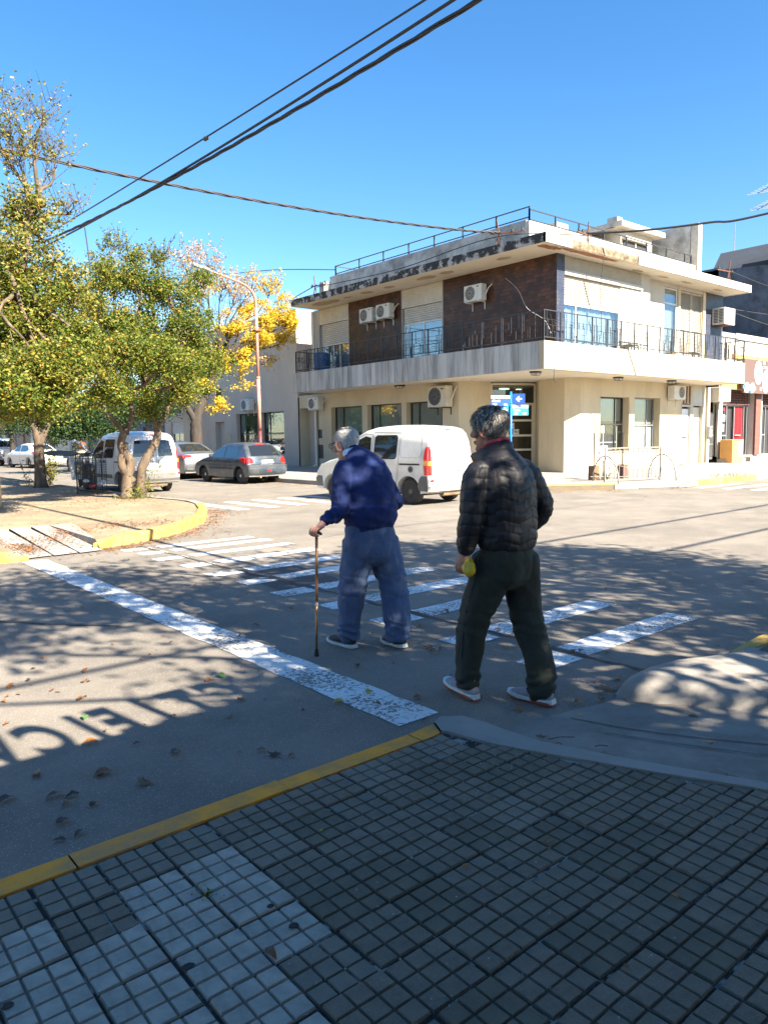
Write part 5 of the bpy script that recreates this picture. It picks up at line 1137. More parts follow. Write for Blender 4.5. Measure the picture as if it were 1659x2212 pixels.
# rusty lamp post
LP = Vector((15.0, 25.25, .15)); t = thing('street_lamp', LP, 'tall rust-red lamp post with a curved arm in front of the grey building', 'street lamp')
mb = MB(); mb.tube([(15,25.25,.12),(15,25.25,1.9)], .085, 12, r2=.08); mb.build('lower_shaft', 'lamp_red', t, True)
mb = MB(); mb.tube([(15,25.25,1.88),(15,25.25,3.9)], .075, 12, r2=.07); mb.tube([(15,25.25,3.88),(15,25.25,3.95)], .08, 12); mb.tube([(15,25.25,3.93),(15,25.25,6.55)], .06, 12); mb.build('shaft', 'lamp_pole', t, True)
mb = MB(); mb.tube(spline([(15,25.25,6.5),(14.99,25.25,6.75),(14.88,25.25,7.08),(14.62,25.25,7.30),(14.3,25.25,7.42),(13.6,25.25,7.58),(13.05,25.25,7.69)], 6), .048, 10, r2=.035); mb.build('arm', 'lamp_pole', t, True)
hd = Matrix.Translation((12.75,25.25,7.76)) @ Matrix.Rotation(R_(12), 4, 'Y'); mb = MB(); mb.box(-.32,.34,-.11,.11,-.035,.045,hd,bev=.02); mb.build('lamp_head', 'lamp_grey', t)
mb = MB(); mb.box(-.28,.1,-.09,.09,-.045,-.036,hd); mb.build('lens', 'blind', t)
mb = MB(); mb.box(14.85,15.15,25.1,25.4,5.66,5.70); mb.build('clamp', 'rust', t)
# street-name post
SX, SY = 16.76, 14.2; t = thing('street_sign', (SX,SY,.15), 'light blue post carrying four blue street-name plates behind the right-hand man', 'street sign')
mb = MB(); mb.tube([(SX,SY,.13),(SX,SY,2.80)], .034, 12); mb.build('post', 'post_blue', t, True)
mb = MB(); mb.lathe((SX,SY,2.80), (0,0,1), [(0,.036),(.02,.036),(.035,.02)], 12); mb.build('cap', 'post_blue', t)
# upper plates run along +Y (away, left in view); lower ones along X
def plate(o_, xd, w_, h_, m, txt=None, arrow=0, header=None):
    o_ = Vector(o_); xd = Vector(xd).normalized(); n_ = xd.cross(Vector((0,0,1))); M2 = Matrix((xd, n_*-1, Vector((0,0,1)))).transposed().to_4x4(); M2 = Matrix.Translation(o_) @ M2
    mb = MB(); mb.box(0,w_,-.006,.006,0,h_,M2,bev=.004); pl = mb.build('name_plate', m, t)
    F = Matrix.Translation(o_) @ Matrix((xd, Vector((0,0,1)), n_)).transposed().to_4x4()
    if header: mb = MB(); mb.box(.004,w_-.004,-.0085,-.0065,h_*.72,h_-.004,M2); mb.build('header_band', 'sign_white', pl); text_obj('lettering', header, h_*.16, F @ Matrix.Translation((.03,h_*.79,.012)), 'sign_blue', pl, .001, bold=.001)
    if txt:
        for i, (s, x, y, q) in enumerate(txt): text_obj('lettering', s, q, F @ Matrix.Translation((x,y,.010)), 'sign_white', pl, .001, bold=.0015)
    if arrow:
        c = w_*.5; k = arrow; mb = MB(); P = [(-.085*k,0),(0,.085),(.028*k,.06),(-.02*k,.022),(.085*k,.022),(.085*k,-.022),(-.02*k,-.022),(.028*k,-.06),(0,-.085)]
        mb.add([F @ Vector((c + p[0], h_*.5 + p[1], .011)) for p in P], [(0,1,2,3),(3,4,5,6),(0,3,6),(0,6,7,8)]); mb.build('arrow', 'sign_white', pl)
a40 = (.765,-.644,0)
plate((SX-.04-.62*.95, SY+.62*.31, 2.42), (.95,-.31,0), .62, .30, 'sign_blue', [('Alberdi',.03,.115,.085),('1100',.03,.02,.075),('1000',.40,.02,.06)], header='MUNICIPALIDAD')
plate((SX+.05, SY-.02, 2.47), a40, .36, .30, 'sign_blue', None, 1)
plate((SX-.04-.22, SY+.15, 2.16), a40, .22, .30, 'sign_light_blue', None, -1)
plate((SX+.03, SY-.02, 2.15), (.95,-.31,0), .55, .30, 'sign_light_blue', [('Rivera',.05,.125,.085),('1200',.05,.03,.07),('1300',.34,.03,.07)], header='MUNICIPALIDAD')
mb = MB()
for z in (2.2,2.4,2.5,2.68): mb.tube([(SX,SY,z-.012),(SX,SY,z+.012)], .046, 10)
mb.build('clamp', 'post_blue', t)
# bicycle rack with two hoops
H1 = Vector((19.45,13.25,.15)); t = thing('bicycle_rack', (20.1,12.6,.15), 'white painted pavement rack of upright bars between two half hoops', 'bicycle rack')
mat('rack_paint', (.19,.175,.15), .6, (.27,.25,.21), 9)
ra = Vector((19.20,12.66,.15)); rb = Vector((21.25,12.05,.15)); dv = rb-ra
def hoop(a, b, h, nm='hoop'):
    c = (a+b)/2; d = (b-a)/2; mb = MB(); mb.tube([c + d*(-math.cos(s)) + Vector((0,0,h*math.sin(s))) for s in [i*math.pi/18 for i in range(19)]], .022, 8); o = mb.build(nm, 'rack_paint', t, True)
hoop(Vector((19.60,13.35,.15)), Vector((18.92,12.02,.15)), .78); hoop(Vector((21.75,12.75,.15)), Vector((21.2,11.5,.15)), .78)
mb = MB(); mb.tube([ra+Vector((0,0,.05)), rb+Vector((0,0,.05))], .025, 6); mb.tube([ra+Vector((0,0,1.0)), rb+Vector((0,0,1.0))], .02, 6); mb.tube([ra+Vector((0,0,0)), ra+Vector((0,0,1.05))], .03, 6); mb.tube([rb, rb+Vector((0,0,1.05))], .03, 6)
mb.build('rack_frame', 'rack_paint', t)
for i in range(1, 12):
    p = ra + dv*i/12; mb = MB(); mb.tube([p+Vector((0,0,.05)), p+Vector((0,0,1.0))], .014, 5); mb.build('bar', 'rack_paint', t)
mb = MB(); mb.tube([ra+Vector((-.0,.5,.15)), rb+Vector((0,0,.1))], .01, 5); mb.tube([ra+Vector((.3,.4,.62)), rb+Vector((.3,.2,.12))], .010, 5); mb.build('brace', 'rack_paint', t)
for (x, y, lb) in ((19.95,13.55,'dark steel post in a small wooden block left of the rack'),(21.3,13.4,'dark steel post in a small brown block seen through the rack')):
    t2 = thing('steel_post', (x,y,.15), lb, 'post'); mb = MB(); mb.tube([(x,y,.15),(x,y,1.62)], .022, 6); mb.build('rod', 'black_metal', t2); mb = MB(); mb.box(x-.13,x+.13,y-.12,y+.12,.14,.6,bev=.01); mb.build('block', 'wood' if x < 20 else 'brown_brick', t2)
t2 = thing('white_board', (20.55,13.6,.15), 'small white board standing behind the left end of the rack', 'board'); mb = MB(); mb.box(20.35,20.75,13.6,13.63,.75,1.2); mb.build('panel', 'sign_white', t2); mb = MB(); mb.box(20.53,20.57,13.605,13.625,.15,.75); mb.build('stake', 'wood', t2)
# cream post at the left frame edge
pb = plane_p = at(3, 1097, 2, .13); t2 = thing('post', (pb.x,pb.y,.13), 'cream painted post cut by the left edge of the photo', 'post'); mb = MB(); mb.tube([(pb.x-.10,pb.y,.12),(pb.x-.12,pb.y,1.22)], .125, 14, r2=.12); mb.build('shaft', 'plaster', t2, True); mb = MB(); mb.lathe((pb.x-.12,pb.y,1.22), (0,0,1), [(0,.12),(.03,.11),(.05,.06)], 14); mb.build('cap', 'plaster', t2)
# black wire-mesh rubbish cage
t2 = thing('litter_cage', (7.0,20.9,.13), 'black wire-mesh rubbish cage with an open round lid and litter inside', 'litter cage')
cxr, cyr, rad, hh = 7.15, 21.2, .40, 1.12
mb = MB()
for k in range(28):
    a = 2*math.pi*k/28; x, y = cxr+rad*math.cos(a), cyr+rad*math.sin(a); mb.tube([(x,y,.2),(x,y,.12+hh)], .005, 3, False)
for k in range(17): z = .2 + (hh-.08)*k/16; mb.tube([(cxr+rad*math.cos(a), cyr+rad*math.sin(a), z) for a in [2*math.pi*i/20 for i in range(21)]], .005, 3, False)
mb.build('mesh_wall', 'black_metal', t2, False, False)['kind'] = 'stuff'
mb = MB()
for z in (.2,.12+hh): mb.tube([(cxr+rad*math.cos(a), cyr+rad*math.sin(a), z) for a in [2*math.pi*i/20 for i in range(21)]], .018, 5, False)
for k in range(3): a = 2*math.pi*k/3+.5; x, y = cxr+rad*math.cos(a), cyr+rad*math.sin(a); mb.tube([(x,y,.1),(x,y,.14+hh)], .02, 5)
mb.build('frame', 'black_metal', t2)
mb = MB(); M2 = Matrix.Translation((cxr-.62, cyr+.52, .14+hh)) @ Matrix.Rotation(R_(8), 4, 'X'); mb.add([M2 @ Vector((.45*math.cos(a), .45*math.sin(a), s*.015)) for s in (-1,1) for a in [2*math.pi*i/20 for i in range(20)]], [tuple(range(20))[::-1], tuple(range(20,40))] + [(i,(i+1)%20,(i+1)%20+20,i+20) for i in range(20)]); mb.build('lid', 'black_metal', t2)
mb = MB(); mb.box(cxr-.22,cxr+.1,cyr-.1,cyr+.2,.25,.95,bev=.06); mb.build('bag', 'black_cable', t2)
mat('litter_red', (.5,.04,.06), .5); mat('litter_white', (.7,.72,.75), .5)
for k, (dx, dy, m) in enumerate(((-.1,-.3,'litter_red'),(.12,-.28,'litter_white'),(.25,-.2,'litter_white'),(-.22,-.2,'litter_white'))): mb = MB(); mb.lathe((cxr+dx,cyr+dy,.28+.05*k), (0,.3,1), [(0,.02),(.03,.08),(.08,.09),(.12,.03)], 8); mb.build('litter', m, t2)
# houses out of frame that the windows reflect
far_house(26, 60, 5.0, 'plaster', 'low house on the near side of the side street, out of the picture', [], x=-8)
# ================================================================ vehicles
def carpaint(nm, c, metal=0.0, dirt=(.35,.30,.22,.35)): return mat(nm, c, .32, grime=dirt, gs=2.5, coat=.6, metal=metal)
carpaint('van_white', (.68,.68,.65)); carpaint('van_white_b', (.60,.61,.60)); carpaint('silver_paint', (.20,.21,.225), .6); carpaint('bluegrey_paint', (.05,.075,.105), .5); carpaint('sedan_white', (.72,.73,.74))
mat('bumper_grey', (.16,.155,.145), .75, (.12,.115,.105), 4, bump=.1); mat('bumper_light', (.42,.42,.38), .6, (.36,.36,.32), 4); mat('tyre', (.035,.033,.031), .9, (.06,.055,.05), 10, bump=.3); mat('rim_dark', (.09,.085,.08), .6, (.13,.12,.11), 9); mat('rim_silver', (.62,.62,.60), .4)
mat('car_glass', (.015,.018,.02), .04, spec=.8); mat('car_glass_blue', (.03,.07,.12), .04, spec=1.0); mat('lamp_red_lens', (.62,.015,.012), .2, coat=.5); mat('lamp_amber', (.85,.30,.02), .2, coat=.5); mat('lamp_clear', (.6,.6,.6), .15, coat=.5)
mat('seam', (.05,.05,.05), .8); mat('under', (.06,.05,.04), .9, (.12,.09,.06), 6); mat('plate_white', (.78,.78,.74), .5); mat('exhaust', (.30,.22,.13), .6, (.18,.12,.08), 5)
def interp(tab, v):
    if v <= tab[0][0]: return tab[0][1]
    for (a, b), (c, d) in zip(tab, tab[1:]):
        if v <= c: return b + (d-b)*(v-a)/(c-a) if c > a else d
    return tab[-1][1]
INS = [(0,-.03),(.5,-.02),(.86,0),(.94,.012),(.98,.032),(1,.055)]
class Car:
    """Body built from a side outline; all features lie on the same curved skin. Local frame: y forward, x right, origin under the rear axle."""
    def __init__(s, name, label, paint, top, rear_y, front_y, wb, R, hw, zb=.27, rin=None, group=None, ins=1.0, cat='car'):
        s.t = thing(name, (0,0,0), label, cat, group); s.paint = paint; s.hw = hw; s.wb = wb; s.R = R; s.ins = ins
        arch = lambda yc: [(yc + (R+.065)*math.cos(a), R + (R+.065)*math.sin(a)) for a in [math.asin((zb-R)/(R+.065)) + (math.pi - 2*math.asin((zb-R)/(R+.065)))*i/14 for i in range(15)]]
        A1 = [p for p in arch(0)]; A2 = [p for p in arch(wb)]     # run from front (large y) to rear
        bot = [(front_y-.12, zb)] + A2 + [(wb*.5, zb)] + A1 + [(rear_y+.1, zb+.02)]
        s.outline = list(top) + bot; s.fixed = [False]*len(top) + [True]*len(bot)
        s.top = top; P = s.outline; n = len(P); s.nrm = []
        for i in range(n):
            a = Vector(P[i-1]); b = Vector(P[(i+1) % n]); d = (b-a).normalized(); s.nrm.append(Vector((d.y, -d.x)))  # inward for this winding
        # rear profile y(z) and front profile
        k = max(range(len(top)), key=lambda i: top[i][1]); s.kt = k
        s.rear = sorted([(z, y) for y, z in top[:k+1]]); s.front = sorted([(z, y) for y, z in top[k:]])
    def off(s, i, d):
        p = Vector(s.outline[i]); return p if s.fixed[i] and d > 0 else p + s.nrm[i]*d*s.ins
    def W(s, z): return interp(s.hw, z)
    def body(s, label=None):
        S = [-1,-.98,-.94,-.86,-.5,0,.5,.86,.94,.98,1]; v = []; f = []; n = len(s.outline)
        for q in S:
            for i in range(n):
                p = s.off(i, interp(INS, abs(q))); v.append((q*s.W(p.y), p.x, p.y))
        for a in range(len(S)-1):
            for i in range(n): f.append((a*n+i, a*n+(i+1) % n, (a+1)*n+(i+1) % n, (a+1)*n+i))
        o = mesh('body', v, f, s.paint, s.t, False)
        bm = bmesh.new(); bm.from_mesh(o.data); bm.verts.ensure_lookup_table()
        for side, base in ((-1, 0), (1, (len(S)-1)*n)):
            b2 = bmesh.new(); vs = [b2.verts.new((0, *s.off(i, .055))) for i in range(n)]; b2.faces.new(vs)
            s.cut(b2); 
            for vv in b2.verts: vv.co.x = side*s.W(vv.co.z)
            me = bpy.data.meshes.new('tmp'); b2.to_mesh(me); b2.free(); bm.from_mesh(me); bpy.data.meshes.remove(me)
        bmesh.ops.remove_doubles(bm, verts=bm.verts, dist=.0008); bmesh.ops.recalc_face_normals(bm, faces=bm.faces)
        bm.to_mesh(o.data); bm.free(); shade(o, 32); return o
    def cut(s, b2, ys=()):
        for z, _ in s.hw:
            bmesh.ops.bisect_plane(b2, geom=b2.verts[:]+b2.edges[:]+b2.faces[:], plane_co=(0,0,z), plane_no=(0,0,1))
        for y in ys: bmesh.ops.bisect_plane(b2, geom=b2.verts[:]+b2.edges[:]+b2.faces[:], plane_co=(0,y,0), plane_no=(0,1,0))
    def side(s, poly, side, off, name, m, parent=None, thick=0.0, label=None):
        b2 = bmesh.new(); vs = [b2.verts.new((0, p[0], p[1])) for p in poly]; b2.faces.new(vs); s.cut(b2)
        for v in b2.verts: v.co.x = side*(s.W(v.co.z) + off)
        return s.fin(b2, name, m, parent, thick, Vector((side,0,0)), label)
    def fin(s, b2, name, m, parent, thick, d, label):
        if thick:
            r = bmesh.ops.extrude_face_region(b2, geom=b2.faces[:]); 
            for v in [g for g in r['geom'] if isinstance(g, bmesh.types.BMVert)]: v.co -= d*thick
        bmesh.ops.recalc_face_normals(b2, faces=b2.faces)
        if not thick:
            for f_ in b2.faces:
                if f_.normal.dot(d) < 0: f_.normal_flip()
        me = bpy.data.meshes.new(name); b2.to_mesh(me); b2.free(); me.materials.append(MATS[m]); o = bpy.data.objects.new(name, me); col.objects.link(o); setp(o, parent or s.t)
        if label: o['label'] = label
        return o
    def end(s, poly, off, name, m, rear=True, parent=None, thick=0.0, label=None):
        """polygon (x fraction of half width, z) on the rear or front skin"""
        b2 = bmesh.new(); vs = [b2.verts.new((p[0], 0, p[1])) for p in poly]; b2.faces.new(vs); tab = s.rear if rear else s.front
        G = lambda: b2.verts[:]+b2.edges[:]+b2.faces[:]
        for z, _ in tab: bmesh.ops.bisect_plane(b2, geom=G(), plane_co=(0,0,z), plane_no=(0,0,1))
        for q in (-.98,-.94,-.86,-.5,0,.5,.86,.94,.98): bmesh.ops.bisect_plane(b2, geom=G(), plane_co=(q,0,0), plane_no=(1,0,0))
        for v in b2.verts:
            q, z = v.co.x, v.co.z; e = .02; dy = (interp(tab, z+e) - interp(tab, z-e)); L_ = math.hypot(dy, 2*e); sg = -1 if rear else 1
            ins = interp(INS, abs(q))*s.ins - off
            v.co = Vector((q*s.W(z), interp(tab, z) - sg*ins*(2*e/L_), z + (ins*(dy/L_)*sg if True else 0)))
        return s.fin(b2, name, m, parent, thick, Vector((0,-1 if rear else 1,0)), label)
    def line(s, pts, side, m='seam', w_=.006, name='door_gap', parent=None):
        mb = MB()
        for a, b in zip(pts, pts[1:]):
            a = Vector(a); b = Vector(b); d = (b-a).normalized(); nn = Vector((-d.y, d.x))*w_; k = max(1, int((b-a).length/.1))
            for i in range(k):
                p = a.lerp(b, i/k); q = a.lerp(b, (i+1)/k); mb.add([(side*(s.W(c.y)+.003), c.x, c.y) for c in (p-nn, q-nn, q+nn, p+nn)], [(0,1,2,3)])
        return mb.build(name, m, parent or s.t)
    def wheels(s, track, wid=.17, rim='rim_dark', rr=.62, steer=0, style='steel', only=None):
        for y in (0, s.wb):
            for sd in (-1, 1):
                x = sd*track/2; c = Vector((x, y, s.R)); ax = Vector((sd,0,0)); R = s.R
                wt = thing('_', (0,0,0), None, None); bpy.data.objects.remove(wt)
                mb = MB(); mb.lathe(c, ax, [(-wid,R*.60),(-wid,R*.93),(-wid+.02,R*.985),(-wid+.05,R),(-.05,R),(-.02,R*.985),(0,R*.93),(.004,R*.75),(-.004,R*rr)], 32); ty = mb.build('wheel', 'tyre', s.t); shade(ty, 50)
                mb = MB(); mb.lathe(c, ax, [(-.1,R*rr),(-.012,R*rr*1.0),(-.015,R*rr*.93),(-.035,R*rr*.88),(-.03,R*.45),(-.02,R*.30),(-.005,R*.22),(.0,R*.12)], 28); rm = mb.build('rim', rim, ty); shade(rm, 40)
                mb = MB()
                if style == 'steel':
                    for k in range(14):
                        a = 2*math.pi*k/14; p = c + Vector((-sd*.024, R*.50*math.cos(a), R*.50*math.sin(a))); mb.cyl(p, ax, R*.055, .012, 8)
                elif style == 'cover':
                    for k in range(8):
                        a = 2*math.pi*k/8; p = c + Vector((-sd*.018, R*.44*math.cos(a), R*.44*math.sin(a))); mb.cyl(p, ax, R*.075, .02, 8)
                else:
                    for k in range(5):
                        a = 2*math.pi*k/5; 
                        for da in (-.28,.28): p = c + Vector((-sd*.015, R*.42*math.cos(a+da), R*.42*math.sin(a+da))); mb.cyl(p, ax, R*.10, .03, 6)
                h_ = mb.build('rim_holes', 'dark_grille', rm)
                mb = MB(); mb.lathe(c, ax, [(0,R*.13),(.012,R*.10)], 12)
        # axles and underbody
        mb = MB(); W0 = s.W(.4)-.22; mb.box(-W0,W0,-.35,s.wb+.5,.22,.36); 
        for y in (0, s.wb): mb.tube([(-track/2+.1,y,s.R),(track/2-.1,y,s.R)], .04, 8)
        mb.build('underbody', 'under', s.t)
    def place(s, x, y, rz=0):
        s.t.location = (x, y, .0); s.t.rotation_euler = (0,0,rz); return s.t

def van(label, paint, plate, glazed_rear, bumper, front_open=False):
    top = [(-.64,.36),(-.69,.44),(-.70,.58),(-.665,.66),(-.655,.95),(-.64,1.20),(-.60,1.48),(-.545,1.66),(-.47,1.75),(-.33,1.80),(.2,1.835),(.8,1.845),(1.2,1.82),(1.5,1.755),(1.76,1.63),(2.12,1.32),(2.36,1.10),(2.75,1.02),(3.06,.92),(3.22,.77),(3.28,.6),(3.29,.42),(3.25,.30)]
    hw = [(0,.80),(.5,.83),(.95,.83),(1.05,.82),(1.40,.765),(1.65,.715),(1.78,.66),(1.86,.60)]
    c = Car('delivery_van', label, paint, top, -.64, 3.25, 2.60, .305, hw, ins=1.0, cat='van')
    c.body(); c.wheels(1.50, .17, 'rim_dark', .64)
    for sd in (-1, 1):
        fw = c.side([(2.08,1.04),(1.24,1.04),(1.27,1.57),(1.46,1.61),(1.68,1.53),(2.08,1.20)], sd, .004, 'front_window', 'car_glass')
        rw = c.side([(1.12,1.08),(.44,1.08),(.40,1.12),(.40,1.57),(.44,1.61),(1.06,1.61),(1.12,1.57)], sd, .006, 'side_window', 'car_glass')
        c.line([(1.13,1.07),(.43,1.07),(.39,1.11),(.39,1.58),(.43,1.62),(1.07,1.62),(1.13,1.58),(1.13,1.07)], sd, 'dark_grille', .012, 'window_seal', rw)
        c.line([(.22,1.10),(-.32,1.10),(-.40,1.18),(-.38,1.52),(-.30,1.60),(.20,1.60),(.27,1.54),(.27,1.18),(.22,1.10)], sd, paint if False else 'seam_soft', .006, 'pressed_panel')
        c.side([(.28,.925),(-.36,.925),(-.36,.965),(.28,.965)], sd, .006, 'slide_rail', 'dark_grille', thick=.004)
        c.line([(.40,.34),(.34,.7),(.31,1.0),(.32,1.68),(1.18,1.70),(1.22,1.0),(1.20,.38),(.42,.34)], sd, 'seam', .005)
        c.line([(1.23,.34),(1.24,1.0),(1.22,1.64),(1.48,1.67),(1.74,1.57),(2.14,1.22),(2.20,.9),(2.16,.34)], sd, 'seam', .005)
        c.side([(1.44,.93),(1.28,.93),(1.28,.97),(1.44,.97)], sd, .02, 'door_handle', bumper if False else 'dark_grille', thick=.02)
        c.side([(1.17,.93),(1.03,.93),(1.03,.97),(1.17,.97)], sd, .02, 'door_handle', 'dark_grille', thick=.02)
        c.side([(1.18,.44),(.46,.44),(.50,.56),(1.18,.56)], sd, .012, 'side_moulding', 'bumper_grey', thick=.012)
        c.side([(2.14,.44),(1.26,.44),(1.26,.56),(2.12,.56)], sd, .012, 'side_moulding', 'bumper_grey', thick=.012)
        # corner bumpers wrapping forward to the arch
        c.side([(-.34,.34),(-.30,.45),(-.36,.62),(-.42,.68),(-.60,.68),(-.62,.40),(-.60,.33)], sd, .014, 'rear_bumper', 'bumper_grey', thick=.02)
        c.side([(3.20,.34),(3.24,.56),(3.12,.62),(3.00,.60),(2.985,.42),(2.98,.34)], sd, .014, 'front_bumper', 'bumper_grey', thick=.02)
        if sd == -1:
            mb = MB(); mb.cyl((-.832,.02-.10,.83), (1,0,0), .075, .012, 20); fc = mb.build('fuel_cap', 'bumper_grey', c.t); mb = MB(); mb.cyl((-.842,-.08,.83), (1,0,0), .035, .014, 12); mb.build('cap_lock', 'dark_grille', fc)
        # tall tail lamp round the corner
        tl = c.side([(-.50,.70),(-.598,.70),(-.595,1.0),(-.57,1.30),(-.54,1.37),(-.50,1.30),(-.47,1.15),(-.475,.95)], sd, .010, 'tail_lamp', 'lamp_red_lens', thick=.012)
        c.end([(sd*1.0,.70),(sd*.90,.70),(sd*.905,1.02),(sd*.93,1.25),(sd*.98,1.37),(sd*1.0,1.37)] if sd > 0 else [(-.90,.70),(-1.0,.70),(-1.0,1.37),(-.98,1.37),(-.93,1.25),(-.905,1.02)], .010, 'tail_lens', 'lamp_red_lens', parent=tl)
        c.side([(-.48,.92),(-.597,.92),(-.594,1.02),(-.48,1.02)], sd, .013, 'indicator', 'lamp_amber', parent=tl)
        c.end([(sd*1.0,.92),(sd*.902,.92),(sd*.905,1.02),(sd*1.0,1.02)] if sd > 0 else [(-.902,.92),(-1.0,.92),(-1.0,1.02),(-.905,1.02)], .013, 'indicator', 'lamp_amber', parent=tl)
        hl = c.end([(sd*.60,.78),(sd*.97,.80),(sd*.97,.92),(sd*.62,.90)], .012, 'headlamp', 'lamp_clear', rear=False)
        mb = MB(); mb.box(sd*.86-.05, sd*.86+.08, 1.92, 2.01, 1.06, 1.22, bev=.03) if not (front_open and sd < 0) else mb.box(-.9,-.9,2.1,2.1,1,1); 
        if not (front_open and sd < 0): mb.build('mirror', 'bumper_grey', c.t)
    c.end([(-.86,1.10),(.86,1.10),(.80,1.66),(-.80,1.66)], .006, 'windscreen', 'car_glass', rear=False)
    c.end([(-.9,.34),(.9,.34),(.9,.56),(-.9,.56)], .02, 'front_bumper', 'bumper_grey', rear=False)
    # rear doors
    def rl(pts, nm='door_gap', w_=.0045, m='seam'):
        mb = MB()
        for a, b in zip(pts, pts[1:]):
            k = 6
            for i in range(k):
                p = (a[0]+(b[0]-a[0])*i/k, a[1]+(b[1]-a[1])*i/k); q = (a[0]+(b[0]-a[0])*(i+1)/k, a[1]+(b[1]-a[1])*(i+1)/k)
                d = Vector((q[0]-p[0], 0, q[1]-p[1])).normalized(); nx, nz = -d.z*w_, d.x*w_
                pp = []
                for (x, z) in ((p[0]-nx/.8,p[1]-nz),(q[0]-nx/.8,q[1]-nz),(q[0]+nx/.8,q[1]+nz),(p[0]+nx/.8,p[1]+nz)): pp.append((x*c.W(z), interp(c.rear, z) + interp(INS, abs(x)) - .004, z))
                mb.add(pp, [(0,1,2,3)])
        return mb.build(nm, m, c.t)
    rl([(-.86,.38),(-.87,1.60),(-.80,1.68),(.80,1.68),(.87,1.60),(.86,.38),(-.86,.38)]); rl([(.10,.38),(.11,1.68)])
    ms = 'seam_soft'
    if glazed_rear:
        c.end([(-.78,1.10),(.02,1.10),(.02,1.58),(-.74,1.58)], .004, 'rear_window', 'car_glass'); c.end([(.20,1.10),(.78,1.10),(.74,1.58),(.20,1.58)], .004, 'rear_window', 'car_glass')
    else:
        rl([(-.78,1.08),(-.02,1.08),(.0,1.12),(-.03,1.55),(-.08,1.60),(-.74,1.60),(-.80,1.52),(-.80,1.12),(-.78,1.08)], 'pressed_panel', .004, ms); rl([(.22,1.08),(.74,1.08),(.78,1.12),(.76,1.52),(.70,1.60),(.28,1.60),(.22,1.56),(.22,1.08)], 'pressed_panel', .004, ms)
    bl_ = c.end([(-.84,.38),(.84,.38),(.84,.70),(-.84,.70)], .008, 'lower_panel', bumper)
    c.end([(-1,.33),(1,.33),(1,.44),(.9,.46),(-.9,.46),(-1,.44)], .02, 'rear_bumper', 'bumper_light' if not glazed_rear else 'bumper_grey', thick=.02)
    c.end([(-.98,.55),(-.89,.55),(-.89,.60),(-.98,.62)], .016, 'reflector', 'lamp_red_lens'); c.end([(.89,.55),(.98,.55),(.98,.62),(.89,.60)], .016, 'reflector', 'lamp_red_lens')
    px0 = -.50; pl = c.end([(px0,.80),(px0+.60,.80),(px0+.60,.92),(px0,.92)], .012, 'number_plate', 'plate_white')
    yb_ = interp(c.rear, .86) + interp(INS, .3) - .016
    F = frame_m((px0*.83+.03, yb_, .828), (1,0,0), (0,0,1)); text_obj('lettering', plate, .085, F, 'grey_metal', pl, .001)
    mb = MB(); mb.box(px0*.83+.08, px0*.83+.42, yb_-.02, yb_+.03, .925, .955, bev=.008); mb.build('plate_lamp', 'bumper_light', c.t)
    mb = MB(); mb.box(.14, .22, yb_-.04, yb_+.02, .77, .97, bev=.02); mb.build('door_handle', 'bumper_light', c.t)
    c.end([(-.12,1.71),(.12,1.71),(.12,1.735),(-.12,1.735)], .012, 'brake_lamp', 'lamp_red_lens')
    mb = MB(); mb.tube([(-.25,-.52,.27),(.45,-.5,.26)], .085, 10); mb.box(-.5,.7,-.45,.0,.25,.36,bev=.03); mb.build('exhaust_box', 'exhaust', c.t)
    return c
mat('seam_soft', (.36,.36,.35), .6)
c = van('white panel van turning away through the crossing, without rear windows', 'van_white', 'AD 123 RA', False, 'bumper_light'); c.place(12.40, 12.98, R_(6.0))
mb = MB(); text_obj('lettering', 'Furgon', .045, frame_m((-.56, -.672, 1.0), (1,0,0), (0,0,1)), 'grey_metal', c.t, .001)
c = van('dusty white van with glazed rear doors parked behind the crooked trees, its front door open', 'van_white_b', 'JOT 524', True, 'bumper_grey', True); VB = c.place(9.12, 22.25, R_(1.0))
# its opened left front door
dm = Matrix.Translation((-.81, 2.14, 0)) @ Matrix.Rotation(R_(-72), 4, 'Z'); do = MB()
pts = [(0,.40),(-.78,.38),(-.84,1.0),(-.82,1.58),(-.62,1.64),(-.35,1.50),(-.02,1.18),(.0,1.0)]; hole = [(-.08,1.10),(-.76,1.10),(-.76,1.52),(-.62,1.56),(-.38,1.43),(-.10,1.18)]
def ring(x, P): return [dm @ Vector((x, p[0], p[1])) for p in P]
lower = [(0,.40),(-.78,.38),(-.84,1.0),(-.835,1.09),(-.01,1.09),(0,1.0)]
def slab(P): n = len(P); do.add(ring(-.03, P)+ring(.03, P), [tuple(range(n))[::-1], tuple(range(n,2*n))] + [(i,(i+1)%n,(i+1)%n+n,i+n) for i in range(n)])
slab(lower); slab([(-.835,1.09),(-.82,1.58),(-.76,1.60),(-.76,1.09)]); slab([(-.82,1.58),(-.62,1.64),(-.62,1.57),(-.76,1.53)]); slab([(-.62,1.64),(-.35,1.50),(-.38,1.43),(-.62,1.57)]); slab([(-.35,1.50),(-.02,1.18),(-.08,1.14),(-.38,1.43)]); slab([(-.02,1.18),(-.01,1.09),(-.08,1.09),(-.08,1.14)])
VBi = VB.matrix_basis
def tov(o): o.parent = VB; o.matrix_parent_inverse = Matrix.Identity(4); return o
od = mesh('door', do.v, do.f, 'van_white_b', None); tov(od); od['label'] = 'front door standing open'
g_ = MB().add(ring(0, hole), [tuple(range(6))]); 
def sub(mb, nm, m, par): o = mesh(nm, mb.v, mb.f, m, None); o.parent = par; o.matrix_parent_inverse = Matrix.Identity(4); return o
sub(g_, 'pane', 'window_glass', od)
mb = MB(); mb.box(-.16,.02,-.14,-.02,1.04,1.24, dm @ Matrix.Translation((-.08,0,0)), bev=.04); sub(mb, 'mirror', 'black_metal', od)
